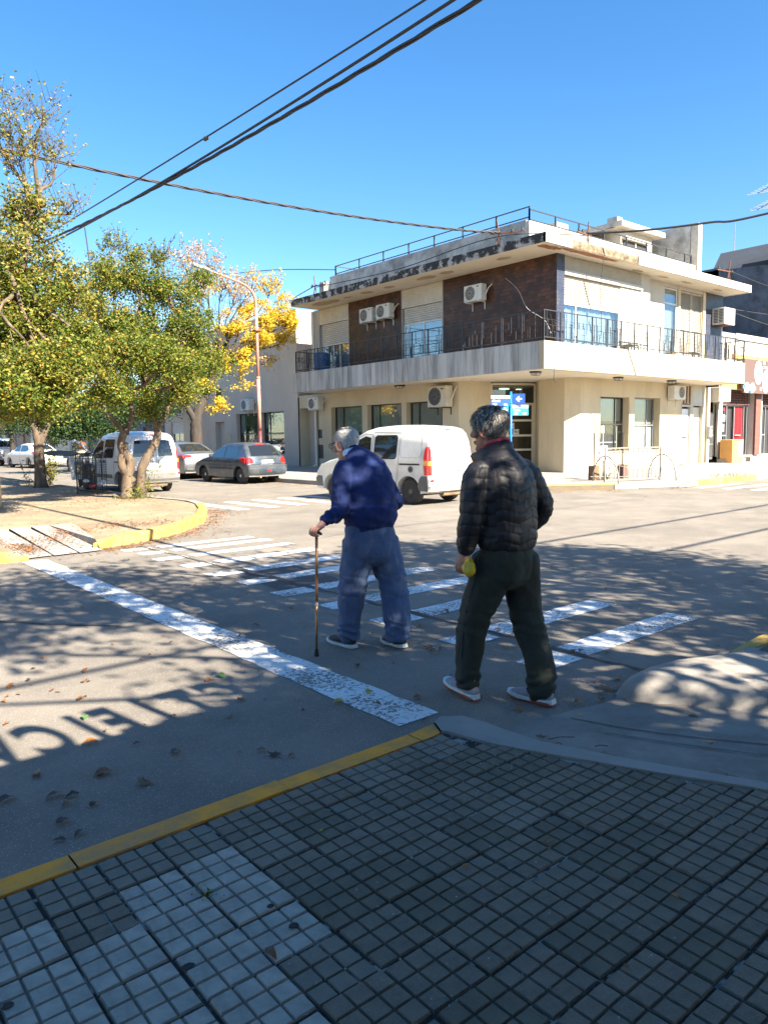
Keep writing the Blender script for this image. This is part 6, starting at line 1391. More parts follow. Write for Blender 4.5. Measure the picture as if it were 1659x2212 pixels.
mb = MB(); mb.box(.03,.06,-.70,-.15,.55,.95, dm, bev=.01); sub(mb, 'door_lining', 'bumper_grey', od)

def saloon(label, name, paint, top, hw, wb, R, rear_y, front_y, side_wins, seams, rear_win, tails, plate, rim, style, glass_m='car_glass', extras=None, cat='car', bumper=None, track=1.44, ptxt='', pz=(.62,.74)):
    c = Car(name, label, paint, top, rear_y, front_y, wb, R, hw, zb=.24, cat=cat); c.body(); c.wheels(track, .17, rim, .66, style=style)
    for sd in (-1, 1):
        for w_ in side_wins: c.side(w_, sd, .004, 'side_window', glass_m)
        for q in seams: c.line(q, sd)
        for tl in tails:
            a = c.side(tl[0], sd, .010, 'tail_lamp', 'lamp_red_lens', thick=.01)
            P = [(sd*x, z) for x, z in tl[1]]; P = P if sd > 0 else P[::-1]; c.end(P, .012, 'tail_lens', 'lamp_red_lens', parent=a)
        c.end([(sd*.55,.62),(sd*.95,.64),(sd*.95,.74),(sd*.55,.72)], .012, 'headlamp', 'lamp_clear', rear=False)
        z = 1.0 if R < .32 else 1.15; yy = top[-6][0] if False else wb*.76
        mb = MB(); mb.box(sd*(c.W(.95)+.02)-.06, sd*(c.W(.95)+.02)+.08, yy, yy+.09, .93, 1.05, bev=.03); mb.build('mirror', paint, c.t)
    c.end(rear_win, .006, 'rear_window', 'car_glass'); 
    pl = c.end([(-.30,pz[0]),(.30,pz[0]),(.30,pz[1]),(-.30,pz[1])], .014, 'number_plate', 'plate_white')
    if ptxt: F = frame_m((-.19, interp(c.rear,(pz[0]+pz[1])/2)-.052, pz[0]+.03), (1,0,0), (0,0,1)); text_obj('lettering', ptxt, .09, F, 'dark_grille', pl, .001)
    c.end([(-.95,.26),(.95,.26),(.95,.34),(-.95,.34)], .012, 'bumper_trim', bumper or 'bumper_grey')
    return c
# grey-blue hatchback
top = [(-.60,.30),(-.68,.40),(-.70,.55),(-.68,.66),(-.60,.70),(-.56,.88),(-.50,1.0),(-.30,1.20),(-.12,1.36),(.0,1.415),(.5,1.44),(.95,1.43),(1.35,1.36),(1.75,1.14),(2.05,.97),(2.55,.88),(2.95,.76),(3.10,.62),(3.12,.42),(3.05,.28)]
hw = [(0,.77),(.45,.815),(.75,.825),(.90,.80),(1.15,.70),(1.34,.62),(1.46,.55)]
c = saloon('grey-blue hatchback parked at the kerb between the silver sedan and the white van', 'parked_car', 'bluegrey_paint', top, hw, 2.44, .285, -.60, 3.05,
  [[(1.80,.93),(.98,.91),(1.02,1.32),(1.32,1.30),(1.62,1.10)],[(.92,.91),(.30,.92),(.10,.98),(.12,1.20),(.35,1.31),(.94,1.33)]], [[(.95,.28),(.97,1.36)],[(1.95,.30),(1.98,.9),(1.62,1.18)],[(.30,.92),(.30,.75),(.42,.62)]],
  [(-.66,.97),(.66,.97),(.62,1.31),(-.62,1.31)] and [(-.80,.97),(.80,.97),(.76,1.33),(-.76,1.33)], [([(-.02,.88),(-.40,.72),(-.46,.74),(-.42,.92),(-.30,.96)], [(1.0,.72),(.70,.74),(.72,.86),(.85,.93),(1.0,.95)])], True, 'rim_silver', 'cover', 'car_glass_blue', ptxt='GPK 41', pz=(.72,.82), track=1.46)
c.end([(-.98,.60),(.98,.60),(.98,.65),(-.98,.65)], .012, 'bumper_strip', 'dark_grille', thick=.01); c.end([(-.12,.43),(.12,.43),(.08,.50),(-.08,.50)], .014, 'fog_lamp', 'lamp_red_lens'); c.end([(-.3,1.345),(.3,1.345),(.3,1.365),(-.3,1.365)], .012, 'brake_lamp', 'lamp_red_lens'); c.end([(-.5,.86),(.5,.86),(.5,.885),(-.5,.885)], .014, 'grab_recess', 'dark_grille')
for sd in (-1,1): c.side([(1.95,.52),(.32,.52),(.32,.57),(1.95,.57)], sd, .010, 'side_moulding', 'dark_grille', thick=.01); c.side([(1.12,.80),(1.0,.80),(1.0,.83),(1.12,.83)], sd, .015, 'door_handle', 'dark_grille', thick=.01); c.side([(.5,.81),(.38,.81),(.38,.84),(.5,.84)], sd, .015, 'door_handle', 'dark_grille', thick=.01)
mb = MB(); mb.tube([(.1,-.50,1.02),(.50,-.44,1.09)], .012, 5); mb.build('wiper', 'dark_grille', c.t); mb = MB(); mb.tube([(-.35,-.72,.24),(-.35,-.3,.26)], .03, 8); mb.build('exhaust', 'exhaust', c.t)
c.place(13.78, 23.42, R_(3))
# silver sedan
top = [(-1.02,.32),(-1.10,.42),(-1.12,.60),(-1.10,.72),(-1.06,.90),(-1.0,1.0),(-.75,1.03),(-.45,1.07),(-.05,1.28),(.3,1.42),(.8,1.475),(1.3,1.46),(1.75,1.36),(2.25,1.10),(2.5,1.0),(3.1,.90),(3.55,.76),(3.70,.60),(3.72,.42),(3.65,.28)]
hw = [(0,.85),(.45,.90),(.80,.91),(.95,.88),(1.10,.80),(1.36,.68),(1.48,.58)]
c = saloon('silver sedan parked beyond the grey-blue hatchback', 'parked_car', 'silver_paint', top, hw, 2.85, .33, -1.02, 3.65,
  [[(2.15,1.02),(1.25,1.0),(1.3,1.38),(1.65,1.36),(2.0,1.14)],[(1.2,1.0),(.3,1.0),(-.02,1.08),(.25,1.30),(.6,1.38),(1.22,1.38)]], [[(1.23,.28),(1.26,1.40)],[(2.3,.3),(2.32,1.0)],[(.30,1.0),(.25,.8),(.40,.66)]],
  [(-.80,1.09),(.80,1.09),(.74,1.38),(-.74,1.38)], [([(-.55,.98),(-.92,.84),(-.96,.86),(-.92,.98),(-.75,1.0)], [(1.0,.84),(.66,.88),(.66,.96),(1.0,.99)])], True, 'rim_silver', 'alloy', ptxt='', pz=(.70,.80), track=1.60)
c.end([(-.9,.38),(-.6,.38),(-.6,.44),(-.9,.44)], .012, 'exhaust_tip', 'grey_metal'); c.end([(.6,.38),(.9,.38),(.9,.44),(.6,.44)], .012, 'exhaust_tip', 'grey_metal')
c.place(13.72, 28.55, R_(2))
# white sedan and pickup far up the street
top2 = [(y*.92, z) for y, z in top]; hw2 = [(a, b*.93) for a, b in hw]
c = saloon('white sedan parked far up the street behind the slender tree', 'parked_car', 'sedan_white', top2, hw2, 2.62, .31, -.94, 3.36,
  [[(1.98,1.02),(1.15,1.0),(1.2,1.38),(1.52,1.36),(1.84,1.14)],[(1.1,1.0),(.28,1.0),(-.02,1.08),(.23,1.30),(.55,1.38),(1.12,1.38)]], [[(1.13,.28),(1.16,1.40)]],
  [(-.80,1.09),(.80,1.09),(.74,1.38),(-.74,1.38)], [([(-.5,.98),(-.85,.80),(-.88,.82),(-.84,.98),(-.7,1.0)], [(1.0,.80),(.72,.82),(.76,.96),(1.0,.99)])], True, 'rim_silver', 'alloy', 'car_glass_blue', pz=(.70,.80), track=1.48)
c.place(13.25, 47.9, R_(9))
topp = [(-1.15,.46),(-1.22,.52),(-1.22,.66),(-1.16,.70),(-1.16,1.14),(-1.12,1.18),(-.2,1.18),(.40,1.18),(.42,1.20),(.50,1.62),(.60,1.76),(.9,1.82),(1.6,1.82),(1.9,1.76),(2.5,1.28),(2.7,1.22),(3.5,1.14),(3.75,1.0),(3.85,.8),(3.85,.5),(3.78,.42)]
hwp = [(0,.86),(.5,.90),(1.0,.91),(1.2,.88),(1.6,.76),(1.84,.66)]
c = Car('pickup_truck', 'white pickup truck parked farthest up the street at the left edge', 'sedan_white', topp, -1.15, 3.78, 3.05, .38, hwp, zb=.42, cat='pickup truck'); c.rear = [(.46,-1.15),(.52,-1.22),(.66,-1.22),(.70,-1.16),(1.14,-1.16),(1.18,-1.12),(1.201,.42),(1.62,.50),(1.76,.60),(1.82,.9)]
c.body(); c.wheels(1.56, .22, 'rim_silver', .64, style='alloy')
for sd in (-1,1):
    c.side([(2.4,1.22),(1.45,1.22),(1.48,1.68),(1.85,1.66)], sd, .004, 'side_window', 'car_glass'); c.side([(1.4,1.22),(.62,1.22),(.68,1.66),(1.42,1.68)], sd, .004, 'side_window', 'car_glass'); c.line([(.45,.46),(.45,1.2)], sd); c.line([(1.43,.46),(1.45,1.7)], sd)
    a = c.side([(-1.0,.78),(-1.12,.78),(-1.12,1.12),(-1.0,1.12)], sd, .01, 'tail_lamp', 'lamp_red_lens', thick=.01); P = [(sd*.84,.78),(sd*1.0,.78),(sd*1.0,1.12),(sd*.84,1.12)]; c.end(P if sd > 0 else P[::-1], .012, 'tail_lens', 'lamp_red_lens', parent=a)
c.end([(-.85,1.26),(.85,1.26),(.78,1.64),(-.78,1.64)], .01, 'rear_window', 'car_glass'); c.end([(-.98,.50),(.98,.50),(.98,.66),(-.98,.66)], .03, 'rear_bumper', 'grey_metal', thick=.02); c.end([(.1,1.0),(.35,1.0),(.35,1.10),(.1,1.10)], .01, 'tailgate_handle', 'dark_grille'); c.end([(-.25,.72),(.25,.72),(.25,.84),(-.25,.84)], .012, 'number_plate', 'plate_white')
c.place(13.0, 55.3, R_(4))
t = thing('parked_motorcycle', (14.0, 44.6, 0), 'dark motorcycle parked behind the white sedan', 'motorcycle'); x, y = 14.0, 44.6
for yy in (y-.65, y+.65): mb = MB(); mb.tube([(x, yy+.28*math.cos(a), .3+.28*math.sin(a)) for a in [2*math.pi*i/16 for i in range(17)]], .05, 6, False); mb.build('wheel', 'tyre', t)
mb = MB(); mb.box(x-.12,x+.12,y-.35,y+.25,.4,.72,bev=.06); mb.build('engine', 'dark_grille', t); mb = MB(); mb.box(x-.13,x+.13,y-.7,y-.05,.74,.86,bev=.05); mb.build('seat', 'black_cable', t); mb = MB(); mb.tube([(x-.35,y+.45,1.05),(x,y+.5,.98),(x+.35,y+.45,1.05)], .018, 6); mb.tube([(x,y+.5,.98),(x,y+.68,.35)], .03, 6); mb.build('handlebar', 'grey_metal', t); mb = MB(); mb.box(x-.14,x+.14,y-.05,y+.4,.74,.98,bev=.07); mb.build('fuel_tank', 'car_glass_blue', t)
# ================================================================ people
mat('skin_old', (.50,.25,.17), .55, (.40,.19,.13), 30, bump=.15, bsc=180, spec=.35, dist=.002); mat('skin_tan', (.36,.17,.11), .55, (.27,.12,.08), 30, bump=.15, bsc=180, spec=.35, dist=.002)
mat('knit_navy', (.006,.020,.105), .9, (.005,.014,.075), 9, bump=.35, bsc=420, dist=.002); mat('shirt_blue', (.45,.55,.72), .8)
mat('sweat_blue', (.070,.105,.195), .9, (.054,.080,.15), 12, bump=.3, bsc=260, dist=.002); mat('olive_cloth', (.023,.028,.019), .88, (.017,.020,.014), 9, bump=.25, bsc=260, dist=.002)
mat('nylon_black', (.0170,.0155,.0165), .52, (.016,.0155,.019), 14, bump=.25, bsc=55, spec=.30, dist=.006); mat('shoe_black', (.011,.012,.014), .7, bump=.3, bsc=300, c2=(.02,.02,.022), dist=.002); mat('shoe_grey', (.28,.265,.28), .75, (.22,.21,.23), 20, bump=.3, bsc=300, dist=.002)
mat('sole_white', (.68,.69,.66), .6, (.52,.52,.49), 14); mat('sole_rust', (.26,.055,.03), .6); mat('red_check', (.38,.03,.05), .85, (.12,.02,.04), 60); mat('pouch_yellow', (.55,.38,.012), .5, (.42,.28,.01), 18)
mat('cane_bronze', (.34,.17,.07), .35, metal=.6); mat('rubber', (.015,.015,.016), .8); mat('lens_clear', (.6,.65,.7), .05, spec=.8)
HA = lambda a, b, c: [(0,a),(.5,b),(1,c)]
mat('hair_white', (.5,.5,.5), .6, island=HA((.34,.31,.29),(.55,.51,.47),(.80,.76,.70)), spec=.3); mat('hair_grey', (.2,.2,.2), .55, island=HA((.045,.042,.040),(.15,.138,.125),(.46,.42,.37)), spec=.3); mat('hair_red', (.3,.1,.04), .6, island=HA((.20,.05,.015),(.34,.10,.03),(.45,.16,.05)))
mat('eye_white', (.7,.68,.65), .2); mat('beige_cloth', (.35,.30,.22), .85, bump=.2, bsc=120); mat('dark_cloth', (.03,.03,.035), .9)

def sm(vals, n):
    P = [Vector((*v, 0)) if len(v) == 2 else Vector(v) for v in vals]; return spline(P, n)
def loft(mb, pts, rads, side=(1,0,0), n=20, sub=4, cap=True, pw=1.0):
    P = spline(pts, sub); Rr = sm(rads, sub); side = Vector(side); m = len(P); vs = []
    tang = [(P[min(i+1,m-1)] - P[max(i-1,0)]).normalized() for i in range(m)]
    def ring(c, t, a, b):
        u = (side - t*side.dot(t)).normalized(); v = t.cross(u)
        return [c + u*(a*math.copysign(abs(math.cos(q))**pw, math.cos(q))) + v*(b*math.copysign(abs(math.sin(q))**pw, math.sin(q))) for q in [2*math.pi*k/n for k in range(n)]]
    R = []
    if cap:
        a, b = Rr[0].x, Rr[0].y; q = min(a, b)*.5; R.append(ring(P[0]-tang[0]*q, tang[0], a*.45, b*.45)); R.append(ring(P[0]-tang[0]*q*.6, tang[0], a*.8, b*.8))
    for i in range(m): R.append(ring(P[i], tang[i], Rr[i].x, Rr[i].y))
    if cap:
        a, b = Rr[-1].x, Rr[-1].y; q = min(a, b)*.5; R.append(ring(P[-1]+tang[-1]*q*.6, tang[-1], a*.8, b*.8)); R.append(ring(P[-1]+tang[-1]*q, tang[-1], a*.45, b*.45))
    vs = [p for r in R for p in r]; k = len(R)
    fs = [(i*n+j, i*n+(j+1) % n, (i+1)*n+(j+1) % n, (i+1)*n+j) for i in range(k-1) for j in range(n)] + [tuple(range(n))[::-1], tuple((k-1)*n+j for j in range(n))]
    return mb.add(vs, fs)
def ell(mb, c, r, M=None, n=14):
    c = Vector(c); vs = []; fs = []
    for i in range(1, n):
        th = math.pi*i/n
        for k in range(2*n):
            ph = math.pi*k/n; p = Vector((r[0]*math.sin(th)*math.cos(ph), r[1]*math.sin(th)*math.sin(ph), r[2]*math.cos(th))); vs.append(c + (M @ p if M else p))
    N2 = 2*n; fs = [(i*N2+k, i*N2+(k+1) % N2, (i+1)*N2+(k+1) % N2, (i+1)*N2+k) for i in range(n-2) for k in range(N2)] + [tuple(range(N2))[::-1], tuple((n-2)*N2+k for k in range(N2))]
    return mb.add(vs, fs)
def fuse(name, mb, m, parent, voxel, smooth=3, disp=None):
    """join overlapping closed volumes into one continuous skin, then sculpt it with disp(p, n)"""
    me = bpy.data.meshes.new('raw'); me.from_pydata(mb.v, [], mb.f); me.update()
    bm = bmesh.new(); bm.from_mesh(me); bmesh.ops.recalc_face_normals(bm, faces=bm.faces); bm.to_mesh(me); bm.free()
    o = bpy.data.objects.new('raw', me); col.objects.link(o)
    md = o.modifiers.new('r', 'REMESH'); md.mode = 'VOXEL'; md.voxel_size = voxel
    s = o.modifiers.new('s', 'SMOOTH'); s.factor = .6; s.iterations = smooth
    dg = bpy.context.evaluated_depsgraph_get(); dg.update(); out = bpy.data.meshes.new_from_object(o.evaluated_get(dg)); bpy.data.objects.remove(o); bpy.data.meshes.remove(me)
    if disp:
        nr = [v.normal.copy() for v in out.vertices]
        for v, n_ in zip(out.vertices, nr): v.co = v.co + n_*disp(v.co, n_)
    out.polygons.foreach_set('use_smooth', [True]*len(out.polygons)); out.materials.clear(); out.materials.append(MATS[m])
    q = bpy.data.objects.new(name, out); out.name = name; col.objects.link(q)
    if parent is not None: setp(q, parent)
    return q
HS = [(-.125,.058,.020,.018),(-.112,.052,.034,.034),(-.09,.038,.048,.054),(-.06,.018,.058,.076),(-.02,.004,.067,.090),(.02,-.005,.073,.097),(.05,-.010,.075,.098),(.08,-.013,.067,.087),(.10,-.015,.050,.066),(.113,-.015,.028,.036)]
def head(mb, H, ear=1.0):
    """H: head matrix; y forward, x right"""
    s = H.to_3x3() @ Vector((1,0,0)); loft(mb, [H @ Vector((0,q[1],q[0])) for q in HS], [(q[2],q[3]) for q in HS], s, 24, 3)
    loft(mb, [H @ Vector(p) for p in ((0,.086,.022),(0,.100,-.004),(0,.112,-.026),(0,.106,-.036))], [(.009,.010),(.011,.012),(.016,.013),(.012,.008)], s, 10, 2)
    for sd in (-1,1):
        ell(mb, H @ Vector((sd*.030,.083,.030)), (.026,.012,.008), H.to_3x3(), 8); ell(mb, H @ Vector((sd*.045,.060,-.025)), (.022,.026,.022), H.to_3x3(), 8)
        Em = H.to_3x3() @ Matrix.Rotation(R_(sd*-18), 3, 'Z') @ Matrix.Rotation(R_(-12), 3, 'X')
        c = H @ Vector((sd*.078,-.012,-.012)); mbq = [c + Em @ Vector((sd*.006 + sd*.004*math.cos(a), .019*math.cos(a)*ear, .033*math.sin(a)*ear)) for a in [2*math.pi*k/14 for k in range(15)]]
        mb.tube(mbq, .0058, 6, False); ell(mb, c, (.007,.016,.028), Em, 8); ell(mb, c + Em @ Vector((sd*.004,.006,-.027)), (.006,.010,.011), Em, 8)
    ell(mb, H @ Vector((0,.088,-.066)), (.024,.012,.007), H.to_3x3(), 8); ell(mb, H @ Vector((0,.086,-.078)), (.021,.011,.007), H.to_3x3(), 8); ell(mb, H @ Vector((0,.074,-.108)), (.022,.018,.016), H.to_3x3(), 8)
def eyes(H, parent):
    for sd in (-1,1): mb = MB(); ell(mb, H @ Vector((sd*.031,.081,.012)), (.012,.010,.009), H.to_3x3(), 8); mb.build('eye', 'eye_white', parent, True); mb = MB(); ell(mb, H @ Vector((sd*.031,.090,.012)), (.005,.003,.005), H.to_3x3(), 6); mb.build('iris', 'dark_grille', parent, True)
def hair(H, m, parent, seed, thick, L, front=.075, n=5200, low=-.055, flow=(0,-.35,-1), curl=.3, side_low=-.01, crown_thin=0):
    r = random.Random(seed); mb = MB(); sh = MB(); M3 = H.to_3x3(); flow = Vector(flow)
    zs = [q[0] for q in HS]
    def surf(z, a):
        k = [interp([(q[0], q[j]) for q in HS], z) for j in (1,2,3)]; return Vector((k[1]*math.cos(a), k[0]+k[2]*math.sin(a), z))
    def ok(p):
        if p.z > .112: return True
        if p.y > front - max(0, (.075-p.z))*.55: return False
        lim = side_low if p.y > -.03 else low + (p.y+.03)*0
        if -.035 < p.y < .015 and p.z < .022: return False     # round the ear
        if p.y >= .015 and p.z < (.0 if side_low > -.04 else -.03): return False
        return p.z > lim
    # base shell
    N1, N2 = 26, 40; idx = {}; v = []; f = []
    for i in range(N1+1):
        z = -.06 + .172*i/N1
        for k in range(N2):
            p = surf(z, 2*math.pi*k/N2); c = Vector((0,-.012,.02)); d = (p-c).normalized(); t_ = thick*(.6 + 1.1*noise.noise(p*16+Vector((seed,0,0))) ) ; v.append(p + d*max(.002, t_*.7))
    for i in range(N1):
        for k in range(N2):
            q = (i*N2+k, i*N2+(k+1) % N2, (i+1)*N2+(k+1) % N2, (i+1)*N2+k)
            if all(ok(surf(-.06+.172*(j//N2)/N1, 2*math.pi*(j % N2)/N2)) for j in q): f.append(q)
    top = len(v); v.append(Vector((0,-.015,.118+thick*.5))); f += [(N1*N2+k, N1*N2+(k+1) % N2, top) for k in range(N2)]
    sh.add([H @ p for p in v], f); o = sh.build('hair', m, parent, True)
    for i in range(n):
        z = -.06 + .178*r.random()**.8; a = r.uniform(0, 2*math.pi); z = min(z, .1125)
        p = surf(z, a) * 1.0
        if z > .10: p = Vector((p.x*r.random()**.5, -.015+(p.y+.015)*r.random()**.5, .113))
        if not ok(p): continue
        c = Vector((0,-.012,.02)); d = (p-c).normalized(); cz = noise.noise(p*30+Vector((seed,3,0)))*1.0
        fl = flow + Vector((d.x*.8, d.y*.5, 0)) + Vector((math.sin(cz*6)*curl, math.cos(cz*5)*curl*.6, 0)); fl = (fl - d*fl.dot(d)).normalized(); w_ = d.cross(fl).normalized()*.0016
        b0 = p + d*thick*r.uniform(.15,.9); LL = L*r.uniform(.5,1.1); b1 = b0 + fl*LL*.5 + d*thick*.35; b2 = b0 + fl*LL + d*(thick*r.uniform(-.1,.5)) + w_*r.uniform(-4,4)
        mb.add([H @ (b0-w_), H @ (b0+w_), H @ (b1+w_), H @ (b1-w_), H @ b2], [(0,1,2,3),(3,2,4)])
    st = mb.build('hair_strands', m, o, False, False); st['kind'] = 'stuff'; return o
def shoe(parent, heel, ang, L, upper, sole, accent=None, pitch=0.0, label=None):
    M = Matrix.Translation(heel) @ Matrix.Rotation(ang, 4, 'Z') @ Matrix.Rotation(pitch, 4, 'X'); s = M.to_3x3() @ Vector((1,0,0)); k = L/.29; mb = MB()
    pts = [(0,.012,.050),(0,.05,.058),(0,.10,.058),(0,.15,.050),(0,.20,.042),(0,.25,.036),(0,.278,.032)]; rd = [(.032,.038),(.037,.050),(.038,.048),(.041,.040),(.044,.031),(.038,.024),(.022,.014)]
    loft(mb, [M @ (Vector(p)*k) for p in pts], rd, s, 16, 3); loft(mb, [M @ (Vector(p)*k) for p in ((0,.05,.06),(0,.052,.10),(0,.055,.125))], [(.034,.045),(.035,.043),(.034,.040)], s, 16, 2)
    o = fuse('shoe', mb, upper, parent, .0055, 2)
    out = [(0,-.012),(.022,-.010),(.036,.012),(.040,.06),(.037,.11),(.043,.17),(.049,.21),(.044,.26),(.026,.292),(0,.302)]; out = out + [(-x, y) for x, y in out[::-1][1:-1]]
    def sl(m, z0, z1, nm, bulge=1.0, y0=-1):
        mb = MB(); n = len(out); lev = [(z0,.94),(z0+.3*(z1-z0),1.03),(z1,1.0)]; vs = []
        for z, q in lev:
            for x, y in out: sp = .012*max(0, (y-.2)/.1)**1.5; hs = .010*max(0, (.06-y)/.07) if z == z1 else 0; vs.append(M @ (Vector((x*q*bulge, y if q == 1 else (y-.145)*q+.145, z + sp + hs))*k))
        mb.add(vs, [tuple(range(n))[::-1], tuple(range(2*n,3*n))] + [(i*n+j, i*n+(j+1) % n, (i+1)*n+(j+1) % n, (i+1)*n+j) for i in range(2) for j in range(n)]); return shade(mb.build(nm, m, o), 50)
    sl(sole, .012 if accent else .002, .036 if accent else .024, 'sole')
    if accent: 
        sl(accent, .002, .018, 'outsole', .98); 
        mb = MB()
        for sd in (-1,1): mb.add([M @ (Vector(p)*k) for p in ((sd*.041,-.0,.014),(sd*.0432,.05,.016),(sd*.042,.11,.014),(sd*.0425,.16,.013),(sd*.0425,.11,.020),(sd*.0435,.05,.029),(sd*.042,.0,.030))], [(0,1,2,3,4,5,6)])
        mb.build('sole_stripe', accent, o)
    mb = MB()
    for i in range(4):
        y = .12+.022*i; z = .098 - .014*i; mb.tube([M @ (Vector(p)*k) for p in ((-.022,y-.006,z-.010),(0,y+.004,z+.001),(.022,y-.006,z-.010))], .0022, 4)
    if accent: mb.tube([M @ (Vector(p)*k) for p in ((0,.115,.10),(-.03,.125,.10),(-.045,.15,.085))], .002, 4); mb.tube([M @ (Vector(p)*k) for p in ((0,.115,.10),(.03,.12,.10),(.045,.13,.08))], .002, 4)
    mb.build('laces', 'rubber', o); return o
def fold(p, sc, amp, seed, zs=1.0):
    return amp*(noise.noise(Vector((p.x*sc+seed, p.y*sc, p.z*sc*zs))) + .5*noise.noise(Vector((p.x*sc*2.1, p.y*sc*2.1+seed, p.z*sc*2.1*zs))))

# ---------------------------------------------------------------- the old man with the cane
H = Matrix.Translation((3.50,4.615,1.540)) @ Matrix.Rotation(R_(6), 4, 'Z') @ Matrix.Rotation(R_(-10), 4, 'X') @ Matrix.Scale(1.05, 4)
mb = MB(); head(mb, H, 1.15)
loft(mb, [(3.505,4.60,1.50),(3.505,4.55,1.46),(3.51,4.50,1.41),(3.515,4.45,1.33)], [(.055,.06),(.055,.058),(.065,.065),(.10,.08)])
loft(mb, [(3.52,4.37,.80),(3.52,4.36,1.0),(3.52,4.38,1.2),(3.51,4.43,1.34)], [(.16,.12),(.14,.10),(.16,.11),(.13,.09)])
HC = Vector((3.030,4.36,.925))                     # cane grip
wr = Vector((3.105,4.37,.992))
for P, Rr in (([(3.34,4.42,1.36),(3.30,4.40,1.22),(3.265,4.385,1.08)], [.045,.042,.038]), ([(3.265,4.385,1.08),(3.18,4.375,1.035),tuple(wr),(3.075,4.365,.965)], [.038,.034,.026,.027]),
              ([(3.68,4.47,1.36),(3.74,4.42,1.22),(3.79,4.38,1.09)], [.045,.042,.038]), ([(3.79,4.38,1.09),(3.74,4.50,1.04),(3.68,4.60,1.02)], [.036,.03,.024])):
    loft(mb, P, [(q,q) for q in Rr], (0,1,0), 12)
loft(mb, [wr, (3.082,4.367,.975), (3.058,4.364,.962), (3.04,4.362,.955)], [(.026,.019),(.032,.018),(.040,.016),(.042,.014)], (0,1,0), 14)
for i, dy in enumerate((.034,.012,-.011,-.032)):
    l = (1.0,1.06,1.0,.86)[i]; q = HC + Vector((0,dy,0)); loft(mb, [q+Vector((.022,0,.034)), q+Vector((-.012,.002,.031))*l, q+Vector((-.030,.004,.008))*l, q+Vector((-.024,.004,-.020))*l, q+Vector((-.004,.003,-.028))*l], [(.0105,.0105),(.010,.010),(.0095,.0095),(.0085,.0085),(.0078,.0078)], (0,1,0), 9, 3)
loft(mb, [HC+Vector((.045,.012,.024)), HC+Vector((.034,.042,.004)), HC+Vector((.018,.062,-.012)), HC+Vector((.0,.070,-.018))], [(.014,.013),(.012,.011),(.010,.010),(.009,.008)], (0,0,1), 9, 3)
loft(mb, [(3.68,4.60,1.02),(3.65,4.66,1.01),(3.62,4.70,1.0)], [(.026,.018),(.038,.016),(.036,.014)], (1,0,0), 12)
for i in range(4): q = Vector((3.60+.021*i, 4.70, 1.0)); loft(mb, [q, q+Vector((-.012,.035,-.004)), q+Vector((-.026,.055,-.022)), q+Vector((-.03,.05,-.04))], [(.009,.009),(.0085,.0085),(.008,.008),(.007,.007)], (1,0,0), 8, 2)
loft(mb, [(3.69,4.64,1.02),(3.70,4.69,1.03),(3.68,4.72,1.03)], [(.013,.012),(.010,.010),(.009,.008)], (1,0,0), 8, 2)
LA, RA = (3.37,4.445,.12), (3.625,4.165,.12)
for A, K, Hp in ((LA,(3.385,4.425,.46),(3.43,4.39,.80)), (RA,(3.655,4.255,.47),(3.62,4.35,.80))):
    loft(mb, [Hp, K, A, (A[0],A[1],.05)], [(.08,.085),(.055,.06),(.030,.032),(.025,.027)], (1,0,0), 12)
OM = fuse('person', mb, 'skin_old', None, .0042, 3, lambda p, n: fold(p, 45, .0012, 2) if p.z > 1.38 else 0)
tag(OM, 'stooped grey-haired person in a navy knitted jumper and blue-grey tracksuit trousers walking with a cane', 'person')
eyes(H, OM); hair(H, 'hair_white', OM, 5, .010, .022, front=.045, n=9000, low=-.075, side_low=-.02, curl=.5)
# jumper
mb = MB(); loft(mb, [(3.52,4.365,.875),(3.52,4.362,.93),(3.525,4.35,1.02),(3.53,4.35,1.13),(3.525,4.375,1.25),(3.515,4.41,1.345),(3.508,4.455,1.42),(3.505,4.51,1.468),(3.505,4.53,1.482)],
    [(.200,.152),(.200,.152),(.215,.166),(.208,.160),(.208,.152),(.200,.134),(.150,.105),(.082,.075),(.066,.066)], n=32)
loft(mb, [(3.36,4.43,1.375),(3.315,4.41,1.32),(3.285,4.395,1.20),(3.262,4.385,1.08),(3.225,4.378,1.045),(3.16,4.372,1.018),(3.115,4.370,.998)], [(.075,.075),(.078,.082),(.072,.074),(.070,.066),(.062,.058),(.050,.046),(.036,.033)], (0,1,0), 18)
loft(mb, [(3.66,4.49,1.375),(3.71,4.465,1.32),(3.755,4.43,1.20),(3.79,4.385,1.09),(3.765,4.44,1.055),(3.72,4.53,1.035),(3.685,4.59,1.02)], [(.075,.075),(.078,.082),(.072,.074),(.068,.066),(.060,.058),(.048,.046),(.036,.033)], (0,1,0), 18)
def jd(p, n):
    d = fold(p, 9, .010, 1, 1.6); 
    if .93 < p.z < 1.10: d += .010*math.sin((p.z-.93)*18.5) + .004*math.sin(p.z*90 + p.x*20 + 3*noise.noise(p*6))
    if p.z < .93 and p.x > 3.28: d -= .004; d += .0012*math.sin(math.atan2(p.y-4.36, p.x-3.52)*90)
    if p.x < 3.22: d += .003*math.sin(p.x*140 + p.z*30)
    return d
J = fuse('jumper', mb, 'knit_navy', OM, .0062, 4, jd)
mb = MB(); C0 = Vector((3.505,4.535,1.478)); v = []; n = 26
for i in range(n+1):
    a = R_(-90-140 + 280*i/n); f_ = .5+.5*math.sin(a); 
    for (rr_, z) in ((.066,-.005),(.067+.004*f_,.030),(.073+.006*f_,.030),(.076,-.012)): v.append(C0 + Vector((rr_*math.cos(a), rr_*math.sin(a)*1.0, z + .018*(-math.sin(a)) - .012*f_)))
mb.add(v, [(i*4+k, i*4+k+1, (i+1)*4+k+1, (i+1)*4+k) for i in range(n) for k in range(3)]); mb.build('shirt_collar', 'shirt_blue', J, True)
